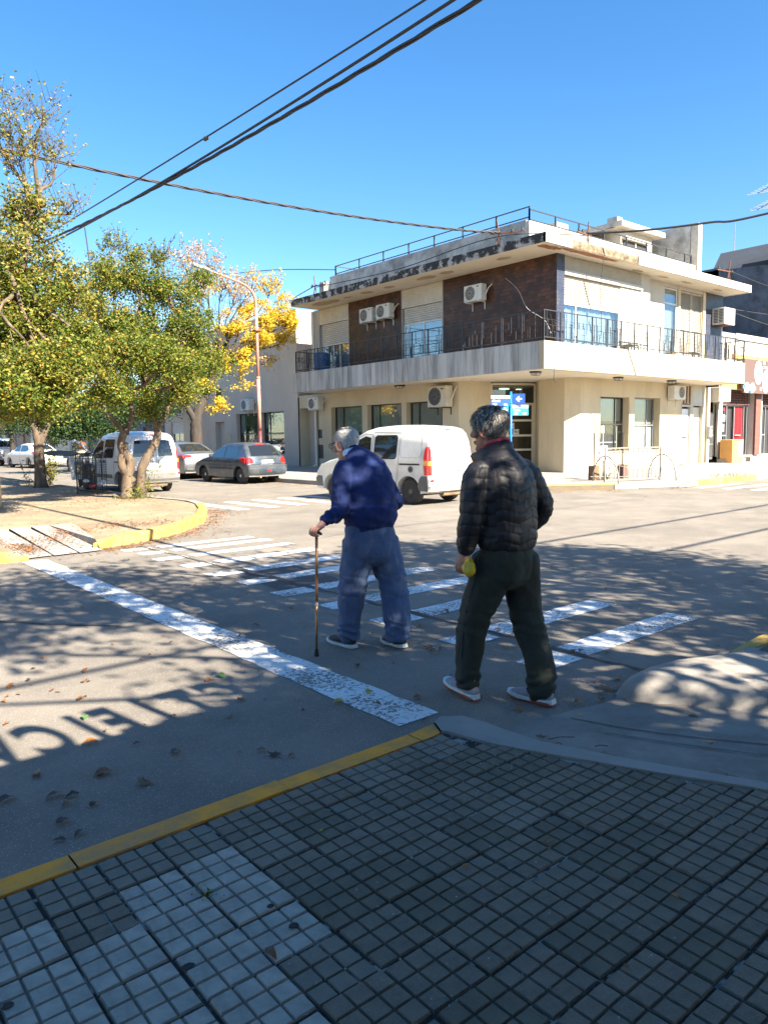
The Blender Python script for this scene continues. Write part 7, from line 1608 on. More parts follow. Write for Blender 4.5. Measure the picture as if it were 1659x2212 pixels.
# trousers
mb = MB(); loft(mb, [(3.52,4.37,.94),(3.52,4.365,.88),(3.52,4.355,.80),(3.52,4.355,.71)], [(.19,.145),(.205,.160),(.215,.172),(.20,.165)], n=32)
loft(mb, [(3.43,4.38,.80),(3.412,4.395,.66),(3.392,4.42,.48),(3.382,4.435,.34),(3.376,4.447,.20),(3.372,4.442,.075)], [(.125,.145),(.118,.132),(.108,.112),(.102,.104),(.090,.094),(.078,.088)], n=22)
loft(mb, [(3.61,4.34,.80),(3.632,4.31,.66),(3.655,4.265,.48),(3.652,4.225,.34),(3.638,4.185,.20),(3.630,4.166,.075)], [(.125,.145),(.118,.132),(.108,.118),(.108,.112),(.098,.102),(.084,.090)], n=22)
def td(seed, ank, s=1.0):
    def f_(p, n):
        d = fold(p, 8, .013*s, seed, .45) + fold(p, 17, .005*s, seed+3, .8)
        if p.z < .24: d += s*.007*math.sin(p.z*95 + 5*noise.noise(p*9)) * (1 - max(0, p.z-.12)/.12)
        if .40 < p.z < .56: d += s*.004*math.sin(p.z*70 + p.x*25 + 4*noise.noise(p*7))
        return d
    return f_
T = fuse('trousers', mb, 'sweat_blue', OM, .0065, 4, td(4, 0, 1.15))
mb = MB(); mb.tube(spline([(3.325,4.34,.90),(3.318,4.335,.85),(3.312,4.345,.80)], 4), .006, 6); mb.tube(spline([(3.36,4.27,.89),(3.35,4.262,.84),(3.345,4.27,.81)], 3), .004, 5); mb.build('pocket_edge', 'dark_cloth', T)
shoe(OM, (3.365,4.375,.0), R_(4), .295, 'shoe_black', 'sole_white'); shoe(OM, (3.630,4.105,.008), R_(-6), .285, 'shoe_black', 'sole_white', pitch=R_(-3))
# glasses
gl = MB(); hp = lambda x, y, z: H @ Vector((x,y,z))
gl.tube([hp(-.082,-.005,.018),hp(-.083,.03,.022),hp(-.078,.088,.022)], .0024, 5); gl.tube([hp(.082,-.005,.018),hp(.083,.03,.022),hp(.078,.088,.022)], .0024, 5)
for sd in (-1,1): gl.tube([hp(sd*.040+.028*math.cos(a), .112-.006*abs(math.cos(a)), .008+.021*math.sin(a)) for a in [2*math.pi*k/16 for k in range(17)]], .0022, 5, False)
gl.tube([hp(-.013,.112,.014),hp(0,.116,.017),hp(.013,.112,.014)], .0022, 5); gl.tube([hp(-.068,.106,.014),hp(-.078,.088,.022)], .0024, 5); gl.tube([hp(.068,.106,.014),hp(.078,.088,.022)], .0024, 5)
gt = thing('glasses', H @ Vector((0,.1,.01)), 'thin dark-framed glasses worn by the person with the cane', 'glasses'); gl.build('frame', 'black_metal', gt)
for sd in (-1,1): mb = MB(); mb.add([hp(sd*.040+.027*math.cos(a), .111-.006*abs(math.cos(a)), .008+.020*math.sin(a)) for a in [2*math.pi*k/16 for k in range(16)]], [tuple(range(16))]); mb.build('lens', 'window_glass', gt)
# cane
foot = Vector((3.040,4.412,.0)); ct = thing('walking_cane', foot, 'bronze walking cane with black grip and rubber tip held by the person in navy', 'cane')
top_ = HC + Vector((0,0,-.005)); mid = foot.lerp(top_, .43)
mb = MB(); mb.tube([foot+(top_-foot)*.05, mid], .0088, 10); mb.build('lower_shaft', 'cane_bronze', ct, True); mb = MB(); mb.tube([mid, top_], .0108, 10); mb.build('shaft', 'cane_bronze', ct, True)
mb = MB(); mb.tube([mid-Vector((0,0,.012)), mid+Vector((0,0,.014))], .0135, 10); mb.build('collar', 'grey_metal', ct)
mb = MB(); mb.lathe(foot, top_-foot, [(0,.017),(.01,.017),(.045,.0135),(.055,.011)], 12); mb.build('rubber_tip', 'rubber', ct)
mb = MB(); loft(mb, [HC+Vector((0,-.055,-.010)), HC+Vector((0,-.02,.0)), HC+Vector((0,.03,.004)), HC+Vector((0,.07,-.006)), HC+Vector((0,.085,-.022))], [(.011,.010),(.014,.012),(.014,.012),(.012,.010),(.009,.008)], (1,0,0), 10); mb.build('grip', 'rubber', ct, True)

# ---------------------------------------------------------------- the man in the quilted jacket
H = Matrix.Translation((3.38,3.035,1.632)) @ Matrix.Rotation(R_(12), 4, 'Z') @ Matrix.Rotation(R_(-3), 4, 'X') @ Matrix.Scale(1.04, 4)
mb = MB(); head(mb, H, 1.1)
loft(mb, [(3.38,3.02,1.58),(3.38,2.99,1.53),(3.38,2.965,1.47),(3.38,2.94,1.40)], [(.058,.062),(.058,.062),(.066,.068),(.11,.085)])
loft(mb, [(3.39,2.90,.85),(3.39,2.90,1.05),(3.385,2.91,1.25),(3.38,2.94,1.40)], [(.15,.11),(.14,.10),(.16,.11),(.14,.09)])
for P, Rr in (([(3.21,2.96,1.40),(3.16,2.955,1.26),(3.135,2.95,1.14)], [.045,.042,.038]), ([(3.135,2.95,1.14),(3.135,2.975,1.03),(3.142,2.995,.935),(3.145,3.0,.915)], [.038,.034,.027,.027]),
              ([(3.55,2.915,1.40),(3.62,2.88,1.27),(3.665,2.86,1.16)], [.045,.042,.038]), ([(3.665,2.86,1.16),(3.635,2.93,1.06),(3.58,2.99,.99)], [.036,.032,.026])):
    loft(mb, P, [(q,q) for q in Rr], (0,1,0), 12)
loft(mb, [(3.143,2.997,.93),(3.135,3.005,.90),(3.128,3.012,.872),(3.125,3.018,.85)], [(.028,.018),(.036,.017),(.041,.016),(.038,.014)], (0,1,0), 14)
for i, dy in enumerate((.033,.011,-.011,-.031)):
    l = (.95,1.05,1.0,.82)[i]; q = Vector((3.124,3.016+dy,.850)); loft(mb, [q, q+Vector((-.004,.006,-.028))*l, q+Vector((.010,.010,-.052))*l, q+Vector((.030,.010,-.058))*l], [(.0100,.0100),(.0095,.0095),(.0088,.0088),(.008,.008)], (0,1,0), 9, 3)
loft(mb, [Vector((3.140,3.045,.895)), Vector((3.150,3.062,.868)), Vector((3.160,3.060,.842)), Vector((3.165,3.052,.825))], [(.013,.012),(.0115,.011),(.010,.010),(.009,.008)], (1,0,0), 9, 3)
loft(mb, [(3.58,2.99,.99),(3.55,3.02,.95),(3.54,3.03,.92)], [(.026,.018),(.036,.016),(.034,.014)], (1,0,0), 12)
for i in range(4): q = Vector((3.512+.020*i, 3.03, .92)); loft(mb, [q, q+Vector((0,.01,-.035)), q+Vector((0,.005,-.06))], [(.009,.009),(.0085,.0085),(.007,.007)], (1,0,0), 8, 2)
loft(mb, [(3.52,3.0,.96),(3.50,3.01,.93),(3.495,3.01,.90)], [(.012,.012),(.010,.010),(.008,.008)], (1,0,0), 8, 2)
for A, K, Hp in (((3.222,3.06,.12),(3.258,3.06,.47),(3.30,2.95,.80)), ((3.458,2.70,.12),(3.515,2.855,.48),(3.47,2.89,.80))):
    loft(mb, [Hp, K, A, (A[0],A[1],.05)], [(.08,.085),(.055,.06),(.030,.032),(.025,.027)], (1,0,0), 12)
MM = fuse('person', mb, 'skin_tan', None, .0042, 3, lambda p, n: fold(p, 45, .001, 2) if p.z > 1.48 else 0)
tag(MM, 'tall grey-haired person in a black quilted jacket and dark olive trousers, seen from behind', 'person')
eyes(H, MM); hair(H, 'hair_grey', MM, 9, .020, .045, front=.080, n=9500, low=-.072, side_low=-.02, curl=1.0)
mb = MB(); loft(mb, [(3.39,2.90,.945),(3.39,2.897,1.0),(3.39,2.895,1.10),(3.388,2.90,1.22),(3.383,2.915,1.33),(3.38,2.935,1.415),(3.38,2.955,1.475),(3.38,2.965,1.50)], [(.200,.150),(.212,.162),(.208,.156),(.212,.156),(.215,.148),(.180,.125),(.115,.100),(.092,.088)], n=34)
loft(mb, [(3.235,2.955,1.395),(3.185,2.955,1.345),(3.152,2.95,1.24),(3.132,2.945,1.13),(3.130,2.965,1.05),(3.138,2.988,.96),(3.142,2.995,.925)], [(.078,.080),(.084,.088),(.080,.082),(.075,.076),(.070,.070),(.062,.062),(.050,.050)], (0,1,0), 20)
loft(mb, [(3.525,2.925,1.395),(3.585,2.905,1.345),(3.635,2.875,1.24),(3.668,2.858,1.15),(3.655,2.90,1.08),(3.61,2.965,1.01),(3.57,3.0,.985)], [(.078,.080),(.084,.088),(.080,.082),(.075,.076),(.068,.068),(.060,.060),(.048,.048)], (0,1,0), 20)
def qd(p, n):
    arm = p.x < 3.205 or p.x > 3.60; h_ = (p.x*.765 - p.y*.3) if not arm else p.y
    tri = abs(((h_*(5.8 if not arm else 7)) % 1) - .5)*2
    s = p.z + (.030 if not arm else .016)*tri + .012*noise.noise(p*5) ; ph = (s/(.062 if not arm else .068)) % 1
    puff = math.sin(math.pi*ph)**.28
    d = .0082*puff - .0105 + fold(p, 8, .0055, 8, 1.7) + fold(p, 26, .0034, 3, .45)
    if p.z > 1.47: d *= .3
    return d
JK = fuse('quilted_jacket', mb, 'nylon_black', MM, .0052, 3, qd)
mb = MB(); C0 = Vector((3.38,2.975,1.485)); v = []; n = 34
for i in range(n+1):
    a = R_(-90-158 + 316*i/n); f_ = .5+.5*math.sin(a); g2 = f_**3
    for (rr_, z) in ((.086,-.005),(.080+.030*g2,.058-.01*g2),(.088+.034*g2,.066-.012*g2),(.099+.030*g2,.052-.01*g2),(.105,-.015)): v.append(C0 + Vector((rr_*math.cos(a), rr_*math.sin(a)*(1+.5*g2), z + .016*(-math.sin(a)) - .040*f_)))
mb.add(v, [(i*5+k, i*5+k+1, (i+1)*5+k+1, (i+1)*5+k) for i in range(n) for k in range(4)]); mb.build('collar', 'nylon_black', JK, True)
mb = MB(); mb.tube([C0 + Vector((.070*math.cos(a), .076*math.sin(a), .060 - .03*math.sin(a))) for a in [2*math.pi*k/24 for k in range(25)]], .012, 8, False); mb.build('shirt_collar', 'red_check', MM, True)
mb = MB(); loft(mb, [(3.39,2.90,1.0),(3.39,2.90,.93),(3.388,2.90,.86),(3.385,2.905,.76)], [(.165,.125),(.180,.138),(.190,.152),(.182,.150)], n=32)
loft(mb, [(3.305,2.93,.86),(3.288,2.96,.72),(3.262,3.03,.52),(3.246,3.055,.38),(3.232,3.065,.22),(3.225,3.060,.085)], [(.115,.138),(.110,.126),(.096,.102),(.088,.094),(.076,.082),(.066,.074)], n=22)
loft(mb, [(3.475,2.885,.86),(3.498,2.878,.72),(3.516,2.855,.52),(3.508,2.80,.38),(3.486,2.725,.22),(3.474,2.698,.055)], [(.115,.138),(.112,.128),(.100,.106),(.095,.099),(.082,.086),(.072,.082)], n=22)
T = fuse('trousers', mb, 'olive_cloth', MM, .0062, 4, td(14, 0, .95))
mb = MB(); mb.tube(spline([(3.175,2.93,.90),(3.168,2.96,.75),(3.165,3.03,.52),(3.160,3.05,.35),(3.158,3.06,.16)], 5), .0035, 4); mb.build('side_seam', 'dark_cloth', T)
shoe(MM, (3.208,2.985,.0), R_(-9), .295, 'shoe_grey', 'sole_white', 'sole_rust', pitch=R_(5)); shoe(MM, (3.474,2.622,.0), R_(6), .295, 'shoe_grey', 'sole_white', 'sole_rust')
pt = thing('pouch', (3.14,2.99,.83), 'small crumpled yellow pouch held in the left hand of the person in the quilted jacket', 'pouch')
mb = MB(); loft(mb, [(3.146,2.995,.862),(3.138,2.975,.84),(3.132,2.962,.805),(3.135,2.968,.775)], [(.024,.034),(.030,.046),(.032,.040),(.012,.014)], (1,0,0), 14); fuse('pouch_body', mb, 'pouch_yellow', pt, .004, 2, lambda p, n: fold(p, 30, .006, 5, .5))

# ---------------------------------------------------------------- red-haired person behind the van door
q = zz((0,1550,500,1850), 985, 262); hc = at(q[0], q[1], 1, 25.6); H = Matrix.Translation(hc) @ Matrix.Rotation(R_(20), 4, 'Z'); x, y = hc.x, hc.y; zt_ = hc.z/1.60
mb = MB(); head(mb, H); loft(mb, [(x,y,hc.z-.05),(x,y-.02,hc.z-.13),(x,y-.03,hc.z-.22)], [(.05,.055),(.055,.055),(.10,.08)]); loft(mb, [(x,y-.03,hc.z-.2),(x,y-.02,hc.z-.45),(x,y-.02,hc.z-.75)], [(.13,.09),(.12,.09),(.14,.10)])
for sd in (-1,1):
    loft(mb, [(x+sd*.16,y-.03,hc.z-.22),(x+sd*.21,y,hc.z-.48),(x+sd*.16,y+.16,hc.z-.62)], [(.04,.04),(.034,.034),(.024,.024)]); loft(mb, [(x+sd*.16,y+.16,hc.z-.62),(x+sd*.15,y+.2,hc.z-.66),(x+sd*.14,y+.23,hc.z-.69)], [(.024,.016),(.036,.015),(.03,.012)])
    for i in range(4): qq = Vector((x+sd*.14-.03+.02*i, y+.23, hc.z-.69)); loft(mb, [qq, qq+Vector((0,.03,-.01)), qq+Vector((0,.045,-.03))], [(.009,.009),(.008,.008),(.007,.007)], n=7, sub=2)
    loft(mb, [(x+sd*.15,y+.18,hc.z-.64),(x+sd*.11,y+.21,hc.z-.65),(x+sd*.10,y+.23,hc.z-.66)], [(.011,.011),(.009,.009),(.007,.007)], n=7, sub=2); loft(mb, [(x+sd*.09,y-.02,.8),(x+sd*.10,y,.45),(x+sd*.10,y-.02,.08)], [(.08,.085),(.055,.06),(.04,.04)])
RP = fuse('person', mb, 'skin_tan', None, .006, 3); tag(RP, 'curly red-haired person in a beige top standing behind the open van door', 'person'); eyes(H, RP)
hair(H, 'hair_red', RP, 3, .035, .06, front=.07, n=4500, low=-.075, side_low=-.05, curl=2.0)
mb = MB(); loft(mb, [(x,y-.02,hc.z-.78),(x,y-.02,hc.z-.5),(x,y-.03,hc.z-.3),(x,y-.03,hc.z-.18),(x,y-.02,hc.z-.13)], [(.18,.13),(.16,.12),(.19,.13),(.15,.10),(.08,.07)], n=24)
for sd in (-1,1): loft(mb, [(x+sd*.15,y-.03,hc.z-.21),(x+sd*.20,y-.02,hc.z-.35),(x+sd*.215,y,hc.z-.48),(x+sd*.175,y+.12,hc.z-.59)], [(.06,.06),(.06,.06),(.052,.052),(.04,.04)], (0,1,0))
fuse('top', mb, 'beige_cloth', RP, .009, 3, lambda p, n: fold(p, 10, .01, 2)); mb = MB(); loft(mb, [(x,y-.02,.95),(x,y-.02,.82)], [(.16,.12),(.17,.13)])
for sd in (-1,1): loft(mb, [(x+sd*.09,y-.02,.85),(x+sd*.10,y,.45),(x+sd*.10,y-.02,.1)], [(.10,.11),(.075,.08),(.06,.06)])
fuse('trousers', mb, 'dark_cloth', RP, .010, 3)
for sd in (-1,1): shoe(RP, (x+sd*.10,y-.08,0), 0, .26, 'shoe_black', 'sole_white')
bp_ = thing('backpack', (x,y-.17,hc.z-.4), 'olive backpack on the back of the red-haired person', 'backpack'); mb = MB(); mb.box(x-.12,x+.12,y-.26,y-.14,hc.z-.55,hc.z-.24,bev=.04); mb.build('bag', 'olive_cloth', bp_)
mb = MB(); 
for sd in (-1,1): mb.tube([(x+sd*.09,y-.15,hc.z-.5),(x+sd*.10,y-.12,hc.z-.22),(x+sd*.09,y-.02,hc.z-.14)], .014, 5)
mb.build('strap', 'olive_cloth', bp_)
# ================================================================ leaves, litter and small things
for nm, c in (('dry_brown', (.24,.115,.045)),('dry_orange', (.42,.17,.04)),('dry_dark', (.11,.055,.03)),('leaf_fresh', (.10,.24,.05)),('leaf_gold', (.55,.36,.04))):
    mat(nm, c, .6, (c[0]*.6, c[1]*.55, c[2]*.6), 30, trans=.15)
def leaf_mesh(kind, seed, L=.09):
    r = random.Random(seed); v = []; f = []
    if kind == 'oval':
        n = 7
        for i in range(n+1):
            t = i/n; w_ = L*.26*math.sin(math.pi*t**.8)**.9; y = (t-.5)*L; z = L*.16*math.sin(math.pi*t + r.uniform(0,.6))*r.uniform(.5,1.1); cu = L*.10*r.uniform(.2,1.2)
            v += [(-w_, y, z+cu*(w_/(L*.26))), (0, y, z), (w_, y, z+cu*(w_/(L*.26))*r.uniform(.2,1.2))]
        for i in range(n): f += [(3*i,3*i+1,3*i+4,3*i+3),(3*i+1,3*i+2,3*i+5,3*i+4)]
    else:
        n = 22; v.append((0,0,.02*L)); bend = r.uniform(.25,.6)/L
        for i in range(n):
            a = 2*math.pi*i/n; q = L*.55*(1 if i % 4 == 0 else .62 if i % 2 == 0 else .5)*(1 if abs(a-4.7) > .5 else .6)*r.uniform(.85,1.1); v.append((q*math.cos(a)*.8, q*math.sin(a)*.8, L*.06*r.random() + bend*(q*math.cos(a))**2*.8))
        f = [(0, 1+i, 1+(i+1) % n) for i in range(n)]
        k = len(v); v += [(0,-.002,.004),(0,.002,.004),(L*.25,-L*.9,.02),(L*.25,-L*.9+.003,.02)]; f.append((k,k+2,k+3,k+1))
    me = bpy.data.meshes.new('fallen_leaf'); me.from_pydata(v, [], f); me.polygons.foreach_set('use_smooth', [True]*len(f)); me.update(); return me
LM = {}
for k in ('oval','lobed'):
    for m in ('dry_brown','dry_orange','dry_dark','leaf_fresh','leaf_gold'):
        for s in range(3): me = leaf_mesh(k, s*7+len(LM)); me.materials.append(MATS[m]); LM[(k,m,s)] = me
rl = random.Random(12); USED = set()
MARKS = [((3.04,4.40),'the cane tip'),((2.75,3.05),'the near end of the stop line'),((3.35,2.66),"the right-hand person's nearer shoe"),((3.22,3.25),"the right-hand person's farther shoe"),((3.84,2.36),'the nose of the rounded kerb'),((1.62,2.68),'the middle kerb joint'),((.75,2.68),'the leftmost kerb joint'),((1.81,4.40),'the T of the lettered shadow'),((1.0,4.3),'the C of the lettered shadow'),((3.64,4.15),"the navy person's rear shoe"),((4.5,3.2),'the nearest crossing stripe'),((6.1,4.2),'the right end of the second crossing stripe'),((2.75,6.5),'the middle of the stop line'),((4.2,7.4),'the tar patch')]
def where(p, look=''):
    for tries in range(len(MARKS)):
        (mx_, my_), nm = sorted(MARKS, key=lambda m: math.hypot(p.x-m[0][0], p.y-m[0][1]))[tries]
        d = Vector((p.x-mx_, p.y-my_, 0)); r_ = d.x*AX.x + d.y*AX.y; f_ = d.x*AZ.x + d.y*AZ.y
        di = ('right' if r_ > 0 else 'left') + ' of' if abs(r_) > abs(f_) else ('beyond' if f_ > 0 else 'in front of')
        far_ = 'just ' if d.length < .3 else '' if d.length < .7 else 'somewhat ' if d.length < 1.1 else 'well '
        s = f'{far_}{di} {nm}'
        if (look, s) not in USED: USED.add((look, s)); return s
    return 'near the crossing'
def leaf(px, py, kind, m, size, label, group=None, z=.006, wd=1659, reg=None):
    q = zz(reg, px, py) if reg else (px, py); p = at(q[0], q[1], 2, z); o = bpy.data.objects.new('fallen_leaf', LM[(kind,m,rl.randrange(3))]); col.objects.link(o)
    o.location = (p.x, p.y, z+.004); o.rotation_euler = (rl.uniform(-.2,.2), rl.uniform(-.2,.2), rl.uniform(0,6.28)); o.scale = (size/.09,)*3
    if group and group != g4: look = ('tiny ' if size < .042 else 'small ' if size < .055 else 'large ' if size > .095 else '') + {'dry_brown':'brown','dry_dark':'blackish','dry_orange':'orange-brown'}.get(m, m) + (' lobed' if kind == 'lobed' else ' dry') + ' leaf '; label = look + where(p, look)
    tag(o, label, 'leaf', group); return o
G2 = (0,1900,1600,2900); G4 = (0,2500,1500,3741); G3 = (1500,1900,2805,2900); G5 = (1300,2600,2805,3741)
g4 = 'orange leaves gathered before the rounded concrete kerb'
g1 = 'orange-brown leaves on the sunny part of the near road'
for x, y, s in ((42,632,.085),(30,668,.04),(15,688,.05),(200,645,.05),(28,772,.05),(345,846,.09),(322,612,.06),(322,572,.07),(428,472,.05),(165,520,.045),(70,660,.04),(400,800,.03),(545,780,.035)):
    leaf(x, y, 'oval', 'dry_orange', s, 'orange-brown dry leaf on the sunny asphalt near the lettered shadow', g1, reg=G2)
leaf(310,678,'oval','dry_orange',.085,'slim orange leaf alone on sunny asphalt above the middle of the lettered shadow',reg=G2); leaf(795,608,'oval','dry_orange',.085,'orange leaf touching a green one at the top of the lettered shadow',reg=G2)
leaf(838,593,'oval','leaf_fresh',.085,'long green leaf touching an orange one at the top of the lettered shadow',reg=G2); leaf(528,686,'oval','leaf_fresh',.05,'small green leaf on the T of the lettered shadow',reg=G2); leaf(322,750,'oval','leaf_fresh',.07,'green leaf on the left part of the lettered shadow',reg=G2)
leaf(912,684,'lobed','dry_brown',.10,'pale brown leaf with a stalk at the right end of the lettered shadow',reg=G2); leaf(655,746,'oval','dry_brown',.05,'small curled brown leaf between two strokes of the lettered shadow',reg=G2)
leaf(1285,692,'oval','leaf_gold',.085,'yellow and brown leaf in shade beside the stop line',reg=G2); leaf(1398,651,'lobed','leaf_gold',.10,'pale gold star-shaped leaf lying on the white stop line',z=.012,reg=G2)
g2 = 'dark brown leaves on the shaded road'
for x, y, k, s in ((1040,895,'lobed',.10),(990,875,'oval',.06),(1105,895,'oval',.05),(385,965,'lobed',.10),(140,970,'oval',.08),(665,882,'oval',.06),(870,745,'lobed',.08),(520,850,'oval',.05),(1150,722,'oval',.04),(908,887,'oval',.04),(205,333,'oval',.05),(75,356,'oval',.05),(540,526,'oval',.05),(110,607,'oval',.05),(310,335,'oval',.06),(1610,762,'oval',.05),(1430,700,'oval',.06),(1580,672,'oval',.06),(1345,683,'oval',.05),(1325,727,'oval',.035),(920,556,'oval',.05),(745,247,'oval',.07),(1098,337,'oval',.07),(970,400,'oval',.07),(905,440,'oval',.06),(835,436,'oval',.06),(1355,552,'oval',.07),(1487,545,'oval',.04),(1415,432,'oval',.06),(1590,398,'oval',.06),(1625,487,'lobed',.10)):
    leaf(x, y, k, rl.choice(('dry_brown','dry_dark','dry_brown')), s, 'dark brown dry leaf on the shaded asphalt', g2, z=.012 if (x, y) in ((905,440),(835,436),(1430,700),(1345,683)) else .006, reg=G2)
for x, y, s in ((225,455,.09),(290,455,.07),(268,488,.06),(380,488,.06),(255,560,.08),(320,607,.06),(30,470,.09),(415,365,.10),(150,375,.06),(705,273,.05)):
    leaf(x, y, 'oval', rl.choice(('dry_brown','dry_dark')), s, 'dark brown dry leaf on the shaded asphalt', g2, reg=G4)
leaf(582,400,'lobed','dry_brown',.12,'large curled brown leaf with a yellow tip on the shaded road at the bottom left',reg=G4); leaf(240,635,'oval','dry_dark',.05,'flat black spot-like leaf on the shaded road beside the yellow kerb',reg=G4)
g3 = 'brown leaves around the right-hand person and the crossing'
for x, y, k, s in ((100,605,'lobed',.10),(75,595,'oval',.07),(108,620,'oval',.06),(138,598,'oval',.06),(45,488,'oval',.07),(35,825,'oval',.06),(440,592,'lobed',.08),(400,515,'oval',.08),(410,520,'oval',.05),(165,425,'oval',.08),(122,300,'oval',.07),(755,613,'oval',.07),(790,610,'oval',.08),(915,622,'oval',.05),(1025,568,'oval',.06),(1575,288,'lobed',.12),(1200,245,'oval',.07),(990,270,'oval',.07),(1270,212,'oval',.06),(915,310,'oval',.05),(1425,590,'oval',.05),(655,218,'oval',.06),(632,297,'oval',.05),(865,750,'oval',.05),(780,850,'oval',.07),(885,838,'oval',.08),(960,743,'oval',.07),(1060,300,'oval',.05)):
    leaf(x, y, k, rl.choice(('dry_brown','dry_orange','dry_dark','dry_brown')), s, 'brown dry leaf on the asphalt around the crossing stripes', g3, z=.010, reg=G3)
g4 = 'orange leaves gathered before the rounded concrete kerb'
for x, y, s in ((905,782,.09),(885,772,.06),(925,790,.07),(880,803,.07),(965,788,.08),(1000,785,.07),(985,795,.06),(960,742,.07)):
    leaf(x, y, rl.choice(('lobed','oval')), 'dry_orange', s, 'orange-brown leaf in the little heap before the rounded concrete kerb', g4, reg=G3)
leaf(500,882,'oval','dry_orange',.065,'orange leaf on the ground between the two shoes of the right-hand person',reg=G3); leaf(605,1012,'lobed','dry_brown',.10,'dark crumpled leaf with a long stalk on the concrete ramp',z=.05,reg=G3); leaf(1312,916,'oval','dry_orange',.06,'orange leaf on the ramp below the rounded concrete kerb',z=.03,reg=G3)
leaf(790,910,'oval','leaf_gold',.05,'small yellowish leaf at the top edge of the concrete ramp',z=.02,reg=G3); leaf(1390,1045,'oval','dry_brown',.06,'brown leaf near the right edge of the concrete ramp',z=.06,reg=G3); leaf(688,1047,'oval','dry_brown',.04,'small brown leaf near the lower edge of the concrete ramp',z=.06,reg=G3)
leaf(775,528,'oval','dry_brown',.045,'pale brown leaf in the middle of the tiled pavement',z=.125,reg=G5); leaf(1285,748,'oval','dry_orange',.033,'small orange leaf on the tiled pavement at the right',z=.125,reg=G5); leaf(1088,1030,'lobed','dry_brown',.03,'tiny brown leaf near the bottom edge of the tiled pavement',z=.125,reg=G5)
leaf(1095,1095,'oval','dry_brown',.05,'small ragged brown leaf on the pale pavement tiles',z=.125,reg=G4); leaf(1298,596,'oval','leaf_gold',.02,'tiny yellow leaf on the dark pavement tiles near the kerb',z=.125,reg=G4); leaf(440,628,'oval','dry_orange',.03,'small folded leaf at the left of the dark pavement tiles',z=.125,reg=G5)
# twigs on the ramp
for i, (a, b, lb) in enumerate((((640,1018),(760,1008),'thin dry stalk lying on the concrete ramp beside the dark leaf'),((855,1052),(915,1050),'short dark twig on the concrete ramp'),((1000,1130),(1055,1134),'short twig on the lower right of the concrete ramp'))):
    q = [zz(G3, *a), zz(G3, *b)]; P = [at(u[0], u[1], 2, .055) for u in q]; mb = MB(); mb.tube([P[0], (P[0]+P[1])/2+Vector((0,.008,.004)), P[1]], .0025, 4); tag(mb.build('twig', 'dry_dark'), lb, 'twig')
# loose small litter that nobody could count
def litter(name, label, spots, n, seed, size, mats, lab_kind='leaf litter'):
    r = random.Random(seed); lv = MB()
    for i in range(n):
        c = r.choice(spots); x, y, z, sx, sy = c; p = Vector((x+r.gauss(0,sx), y+r.gauss(0,sy), z+.004+r.random()*.008)); s = size*r.uniform(.5,1.2); a = r.uniform(0,6.28); u = Vector((math.cos(a), math.sin(a), r.uniform(-.25,.25)))*s*.5; w_ = Vector((-math.sin(a), math.cos(a), r.uniform(-.3,.3)))*s*.25
        k = len(lv.v); lv.v += [tuple(p-u), tuple(p+w_+Vector((0,0,s*.1))), tuple(p+u), tuple(p-w_)]; lv.f.append((k,k+1,k+2,k+3)); lv.mi.append(r.randrange(len(mats)))
    o = mesh(name, lv.v, lv.f, mats, None, False, lv.mi); tag(o, label, lab_kind, None, 'stuff'); return o
sp = []
for (a, b) in zip(IK, IK[1:]):
    for k in range(3): t = k/3; sp.append((a[0]+(b[0]-a[0])*t+.12, a[1]+(b[1]-a[1])*t-.12, 0, .12, .12))
sp += [(4.6,10.9,0,.5,.25),(5.6,11.6,0,.4,.3),(3.3,10.6,0,.6,.15),(7.6,14.2,0,.3,.3),(7.9,15.2,0,.2,.4)]
litter('leaf_litter', 'small dry leaves gathered along the yellow kerb of the corner island', sp, 1500, 1, .05, ['dry_brown','dry_orange','dry_brown'])
litter('leaf_litter', 'dry leaves scattered over the earth and slabs of the corner island', [(5,16,.13,2.2,2.5),(6.8,18.5,.13,.8,1.0),(5.0,12.7,.135,.7,.3),(3.4,12.0,.09,.25,.5),(2.6,12.4,.11,.12,.8),(2.9,11.6,.06,.1,.4),(3.9,12.6,.12,.15,.3),(6.9,24,.13,.7,2.5),(4.6,20,.13,1.5,2)], 5200, 2, .045, ['dry_brown','dry_orange','dry_dark'])
litter('leaf_litter', 'dry leaves along the kerb below the corner building and under the parked cars', [(14.2,26,0,.15,3),(14.1,22,0,.2,1.5),(13.2,24,0,.9,2),(14.9,20.3,.16,.3,1.5),(16.4,24,.16,1.3,3),(17.5,12.6,0,.7,.3),(18.4,11.8,0,.5,.15),(20.4,10.9,0,.4,.12),(24.5,11.5,.17,2.0,.3),(28,13,.16,3,.8),(20,16,.16,2,1)], 2200, 3, .055, ['dry_brown','dry_orange','leaf_gold'])
litter('leaf_litter', 'specks of dry leaf and twig scattered over the crossing', [(7,6,0,4,3.5),(3,7,0,2,3),(13,8,0,6,3)], 420, 4, .04, ['dry_brown','dry_dark','dry_orange'])
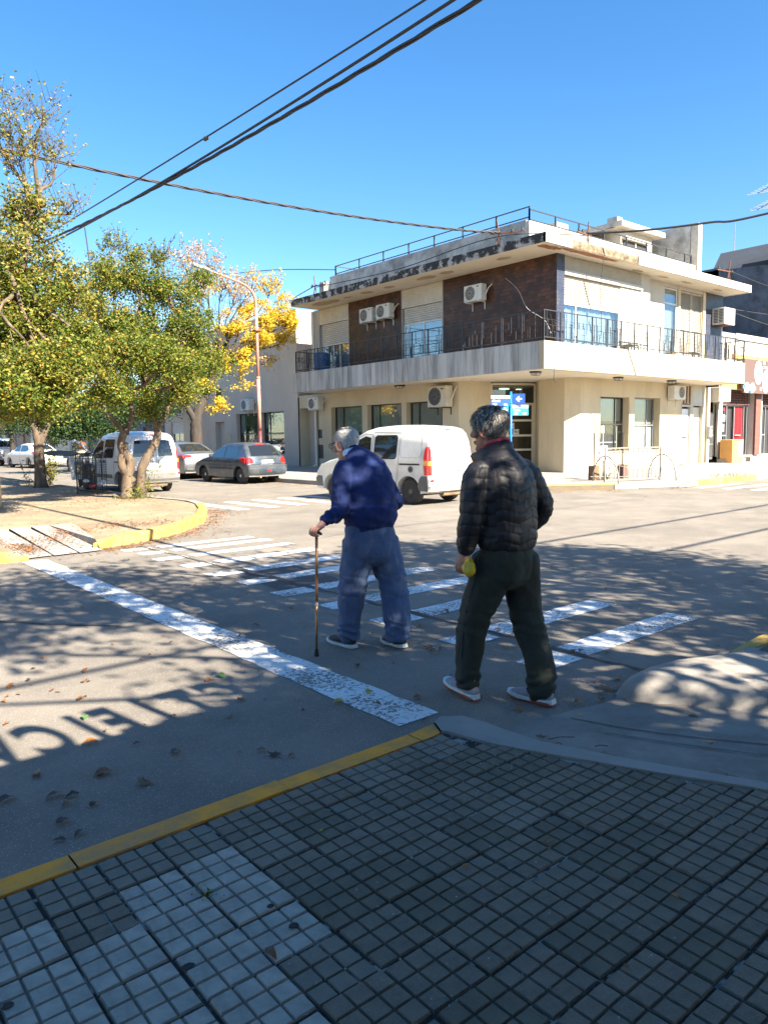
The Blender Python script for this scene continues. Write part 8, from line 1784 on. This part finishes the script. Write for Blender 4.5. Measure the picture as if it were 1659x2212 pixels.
litter('grit', 'pale grit and crumbs on the tiled pavement', [(2.0,1.8,.123,.8,.5),(2.6,2.45,.118,.1,.06),(2.4,2.2,.12,.2,.15),(1.2,1.5,.123,.7,.6)], 420, 5, .011, ['tile_light','concrete'], 'grit')
# weeds in the kerbs
def tuft(label, c, n, h, seed, spread=.12):
    r = random.Random(seed); mb = MB(); c = Vector(c)
    for i in range(n):
        b = c + Vector((r.gauss(0,spread), r.gauss(0,spread), 0)); d = Vector((r.uniform(-.5,.5), r.uniform(-.5,.5), 1))*h*r.uniform(.5,1); s = Vector((r.uniform(-1,1), r.uniform(-1,1), 0)).normalized()*.006; mb.add([b-s, b+s, b+d*.6+s*.7, b+d+Vector((d.x,d.y,0))*.4], [(0,1,2,3)])
    tag(mb.build('grass_tuft', 'leaf_green', None, False, False), label, 'grass', None, 'stuff')
tuft('grass growing along the far right yellow kerb', (24.0,11.25,.15), 60, .12, 1, .4); tuft('sparse grass at the near right corner', (5.2,2.0,.15), 30, .035, 2, .07)
tuft('weeds at the foot of the crooked pair of trunks', (7.3,18.4,.12), 70, .14, 3, .3); tuft('moss and weeds in a joint of the pale pavement tiles', (1.02,2.14,.118), 60, .012, 4, .02); tuft('weed beside the wooden block of the rack post', (20.15,13.3,.15), 40, .3, 5, .08)
# dark gum spots on the tiles
for i, (x, y, s, lb) in enumerate(((1187,975,.022,'upper black gum spot on a pale tile in the middle'),(1093,897,.018,'black gum spot on a tile joint above the others'),(760,1140,.024,'largest black gum spot on the pale tiles'),(30,1300,.022,'black gum spot at the left edge of the pale tiles'))):
    q = zz(G4, x, y); p = at(q[0], q[1], 2, .1245); mb = MB(); mb.lathe(p, (0,0,1), [(0,s*.75),(.0008,s*.7)], 11); mb.v = [(p.x+(q[0]-p.x)*(1+.3*noise.noise(Vector((q[0]*90,q[1]*90,i)))), p.y+(q[1]-p.y)*(.8+.3*noise.noise(Vector((q[0]*70,q[1]*70,i+5)))), q[2]) for q in mb.v]; tag(mb.build('gum_spot', 'rubber'), lb, 'gum spot')
